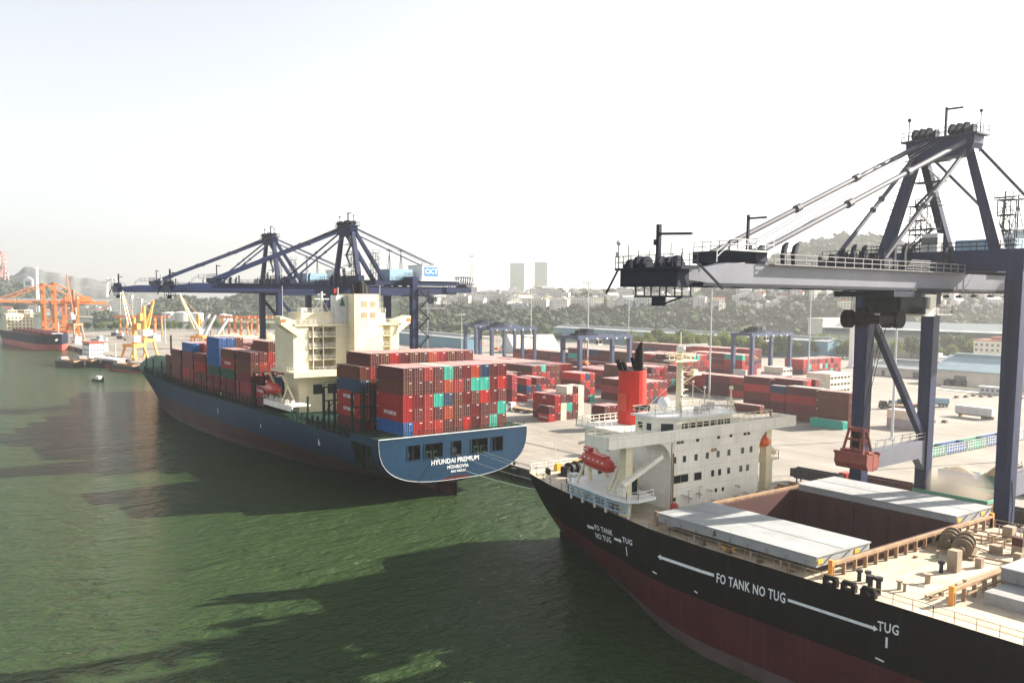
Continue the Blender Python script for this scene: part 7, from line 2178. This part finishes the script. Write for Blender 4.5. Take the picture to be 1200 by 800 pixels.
def old_sts(label, x, group='orange quay cranes at the far berth'):
    t = thing('quay_crane', label, 'quay crane', (x, 126, 0), 0, group)
    G, hw = 18, 8
    for lx in (-hw, hw):
        for ly in (0, G):
            b = MB(); b.beam((lx, ly, 2), (lx, ly, 52 if ly == 0 else 38), 1.7, 1.7); b.obj('leg', M_orange, t)
        b = MB(); b.box(lx - .6, 0, 8, lx + .6, G, 9.4); b.beam((lx, 0, 9), (lx, G, 33), .7); b.beam((lx, G, 9), (lx, 0, 20), .6); b.obj('brace', M_orange, t)
        b = MB(); b.box(lx - 3, -1, .4, lx + 3, 1, 2); b.box(lx - 3, G - 1, .4, lx + 3, G + 1, 2); b.obj('bogie', M_dark, t)
    b = MB()
    for ly in (0, G): b.box(-hw, ly - .8, 9.4, hw, ly + .8, 11); b.box(-hw, ly - .7, 31, hw, ly + .7, 32.6)
    b.box(-hw, -.8, 51, hw, .8, 52.4); b.obj('cross_beam', M_orange, t)
    b = MB()
    for lx in (-2.6, 2.6): b.ext([(lx - .6, -66, 35.0), (lx - .6, 44, 33), (lx - .6, 44, 35.4), (lx - .6, -66, 36.2)], (1.2, 0, 0))
    for k in range(11): b.box(-2, -62 + k * 10, 34, 2, -61.4 + k * 10, 35)
    b.obj('boom', M_orange, t)
    b = MB()
    for s_ in (-1, 1): b.tube((s_ * 5, 0, 52), (s_ * 2.6, -42, 35.6), .3, 6); b.tube((s_ * 5, 0, 52), (s_ * 3, 34, 35), .4, 6)
    b.obj('stay', M_orange, t)
    b = MB(); b.box(-4, 18, 35.4, 4, 30, 40); b.obj('machinery_house', M_orange, t)
    return t
old_sts('orange quay crane standing left of its twin behind the distant bulk carrier', -935)
old_sts('orange quay crane standing right of its twin behind the distant bulk carrier', -872)
# slewing portal crane with upright jib
def portal_crane(label, p, rz, H, jib, mat, group=None, jm=None):
    t = thing('portal_crane', label, 'portal crane', p, rz, group)
    b = MB()
    for sx in (-1, 1):
        for sy in (-1, 1):
            b.beam((sx * 5.5, sy * 5.5, 0.6), (sx * 4, sy * 4, H * .3), 1.2)
            b.box(sx * 5.5 - 1.4, sy * 5.5 - .6, 0, sx * 5.5 + 1.4, sy * 5.5 + .6, 1.2)
    b.box(-5, -5, H * .3, 5, 5, H * .3 + 2.0); b.obj('portal', mat, t)
    b = MB(); b.tube((0, 0, H * .3 + 2), (0, 0, H), 1.6, 12, 1.2); b.obj('tower', mat, t)
    b = MB(); b.box(-3, -2.6, H * .42, 4.5, 2.6, H * .42 + 4); b.box(3.5, 1, H * .5, 5.5, 3, H * .5 + 2.4); b.obj('cab', M_whitep, t)
    b = MB(); j0 = Vector((1.5, 0, H * .45)); j1 = j0 + Vector(jib)
    n = 9
    for s_ in (-1, 1):
        b.beam(j0 + Vector((0, s_ * 1.6, 0)), j1 + Vector((0, s_ * .4, 0)), .45); b.beam(j0 + Vector((0, s_ * 1.6, 2.4)), j1 + Vector((0, s_ * .4, .8)), .4)
        for k in range(n):
            a_ = (j0 + Vector((0, s_ * 1.6, 0))).lerp(j1 + Vector((0, s_ * .4, 0)), k / n); c_ = (j0 + Vector((0, s_ * 1.6, 2.4))).lerp(j1 + Vector((0, s_ * .4, .8)), (k + 1) / n); b.beam(a_, c_, .22)
    for k in range(n):
        a_ = j0.lerp(j1, k / n); w_ = 1.6 + (.4 - 1.6) * k / n; b.beam(a_ + Vector((0, -w_, 0)), a_ + Vector((0, w_, 0)), .22)
    b.obj('jib', jm or mat, t)
    b = MB(); b.beam((0, 0, H), j1, .14); b.beam((-2, 0, H * .8), (1.2, 0, H), .4); b.box(-4.5, -1.5, H * .72, -2, 1.5, H * .86); b.obj('counterweight', mat, t)
    return t
portal_crane('dull orange portal crane with a near vertical jib between the two orange cranes', at_z(88, 399, 0), R(-60), 46, (5, 0, 38), pm('rusty_orange', (0.40, 0.16, 0.08), .6, .25, .3))
portal_crane('yellow portal crane with raised lattice jib, its tip behind the leftmost blue boom', at_z(158, 421, 0), R(-150), 27, (9, 0, 34), M_oyel, 'yellow portal cranes', M_cream)
portal_crane('yellow portal crane with a stout upright post right of its lattice neighbour', at_z(170, 418, 0), R(120), 34, (7, 0, 22), M_oyel, 'yellow portal cranes')
portal_crane('yellow crane with a long slanting jib beside the silver chutes', at_z(233, 408, 0), R(-35), 27, (38, 0, 30), M_oyel, 'yellow portal cranes', M_cream)
for k, px in enumerate((145, 178, 265, 279, 299)):
    t = thing('gantry_frame', 'faded orange gantry frame on the far open wharf', 'gantry', at_z(px, 394, 0), R(20), 'orange gantry frames on the far wharf')
    b = MB()
    for s_ in (-1, 1): b.beam((s_ * 6, 0, 0), (s_ * 5, 0, 19), 1.3); b.beam((s_ * 6, 8, 0), (s_ * 5, 8, 19), 1.3)
    b.obj('leg', M_orange, t)
    b = MB(); b.box(-16, -.8, 19, 18, .8, 21); b.box(-16, 7.2, 19, 18, 8.8, 21); b.obj('girder', M_orange, t)
# silver loading chutes
for k, (px, py, dx, h) in enumerate(((228, 399, -22, 24), (238, 399, -18, 23), (252, 399, -20, 20))):
    p = at_z(px, py, 0)
    t = thing('loading_chute', ('leftmost', 'middle', 'rightmost')[k] + ' of three slanting silver loading chutes behind the foredeck stacks', 'chute', p, R(-55), 'silver loading chutes')
    b = MB(); b.tube((0, 0, 2), (dx, 0, h), 1.5, 12); b.obj('tube', M_grey, t)
    b = MB(); b.beam((dx * .6, 0, 0), (dx * .6, 0, h * .6), .7); b.beam((dx * .2, 2, 0), (dx * .6, 0, h * .6), .5); b.obj('support', M_grey, t)
# sand stockpiles
for k in range(9):
    p = at_z(252 + k * 10.5, 401.5 - (k % 3) * 1.2, 0)
    t = thing('sand_pile', 'pale ochre sand pile beyond the foredeck containers', 'sand pile', p, 0, 'sand piles on the far wharf')
    heap(t, 0, 0, 0, random.uniform(14, 20), random.uniform(12, 16), random.uniform(6.5, 9.5), pm('sand_pale_%d' % k, (0.56, 0.43, 0.27), .95, .2, .3), 'mound')
# small things on the far wharf
for k, (px, py, w_, h_) in enumerate(((89, 402.5, 9, 5), (117, 412, 12, 9), (143, 397, 10, 3), (180, 400, 14, 5), (150, 399, 8, 2.5), (136, 393, 10, 3))):
    p = at_z(px, py, 0)
    house('wharf_hut', p, w_, w_ * .5, h_, R(-40), (M_white, M_wallp, M_dark, M_grey, M_rustp, M_dark)[k], M_roofg, ('white hut by the dark leg of the far orange crane', 'pale hut near the barges at the quay edge', 'low dark store on the open wharf', 'grey store left of the light mast', 'rusty low store on the open wharf', 'low dark store before the trees')[k], 'hut', None)
M_bargeh = pm('barge_black', (0.018, 0.017, 0.018), .6, .3, .3, rust=.4)
M_barger = pm('barge_bow', (0.30, 0.06, 0.05), .6, .3, .4)
def barge(label, px, py, rz, L, B, zd, acc):
    p = at_z(px, py, WATER_Z); p.z = 0
    t = small_ship(label, p, rz, L, B, zd, M_bargeh, M_barger if acc else M_bargeh, -1.6, None, None, 'barge', 'barge', 'barges beyond the bow')
    b = MB(); b.box(L * .06, -B * .3, zd, L * .2, B * .3, zd + 2.6); b.obj('wheelhouse', M_grey, t)
    b = MB(); b.box(L * .25, -B * .42, zd, L * .8, -B * .36, zd + 1.2); b.box(L * .25, B * .36, zd, L * .8, B * .42, zd + 1.2); b.box(L * .25, -B * .36, zd, L * .26, B * .36, zd + 1.2); b.box(L * .79, -B * .36, zd, L * .8, B * .36, zd + 1.2); b.obj('coaming', M_rustp, t)
    return t
barge('leftmost black barge with a rusty bow', 71, 428, R(16), 30, 7.5, .6, False)
barge('second black barge with a red flash on its bow', 93, 427.5, R(14), 28, 7.5, .8, False)
barge('black barge nearest the blue bow', 136, 432.5, R(14), 34, 8.5, .6, True)
cs2 = small_ship('small black coaster with white deckhouse and red cap behind the barges', at_z(104, 425.5, WATER_Z) + Vector((0, 0, 2.5)), R(12), 56, 12, 1.4, M_bargeh, M_barger, -1.2, None, None, 'ship', 'coaster')
b = MB(); b.box(3, -5, 1.4, 14, 5, 9); b.obj('deckhouse', M_white, cs2)
b = MB(); b.box(3.4, -4.6, 9.002, 13.6, 4.6, 11); b.obj('wheelhouse', M_white, cs2)
b = MB(); b.box(2.6, -5.4, 11, 14.4, 5.4, 11.8); b.obj('roof', M_life, cs2)
b = MB()
for k in range(5):
    for z in (3.4, 6.2): b.box(4 + k * 2, -5.06, z, 5 + k * 2, -4.95, z + 1.0); b.box(13.95, -4 + k * 1.8, z, 14.06, -3.2 + k * 1.8, z + 1)
    b.box(3.6 + k * 2, -4.66, 9.5, 5.2 + k * 2, -4.55, 10.6)
b.obj('window', M_glass, cs2)
b = MB(); b.tube((40, 0, 1.4), (40, 0, 12), .25, 6); b.box(18, -4, 1.4, 46, 4, 2.6); b.obj('hold_cover', M_lgrey, cs2)
t = small_ship('tiny dark motorboat alone on the open water', at_z(110, 446, WATER_Z) + Vector((0, 0, 2.5)), R(20), 9, 2.6, -1.4, M_bargeh, M_bargeh, -2.2, None, None, 'boat', 'motorboat')
b = MB(); b.box(3, -.9, -1.4, 6, .9, .2); b.obj('cabin', M_white, t)

# ------------------------------------------------------------------ haze
b = MB(); b.box(-6500, -2500, -9, 4000, 6500, 420)
M = D.materials.new('haze'); M.use_nodes = True
n, l = M.node_tree.nodes, M.node_tree.links
n.remove(n['Principled BSDF'])
v = n.new('ShaderNodeVolumePrincipled')
v.inputs['Color'].default_value = (0.82, 0.84, 0.86, 1)
v.inputs['Density'].default_value = HAZE
v.inputs['Anisotropy'].default_value = 0.55
l.new(v.outputs[0], n['Material Output'].inputs['Volume'])
o = b.obj('haze', M)
tag(o, kind='stuff')
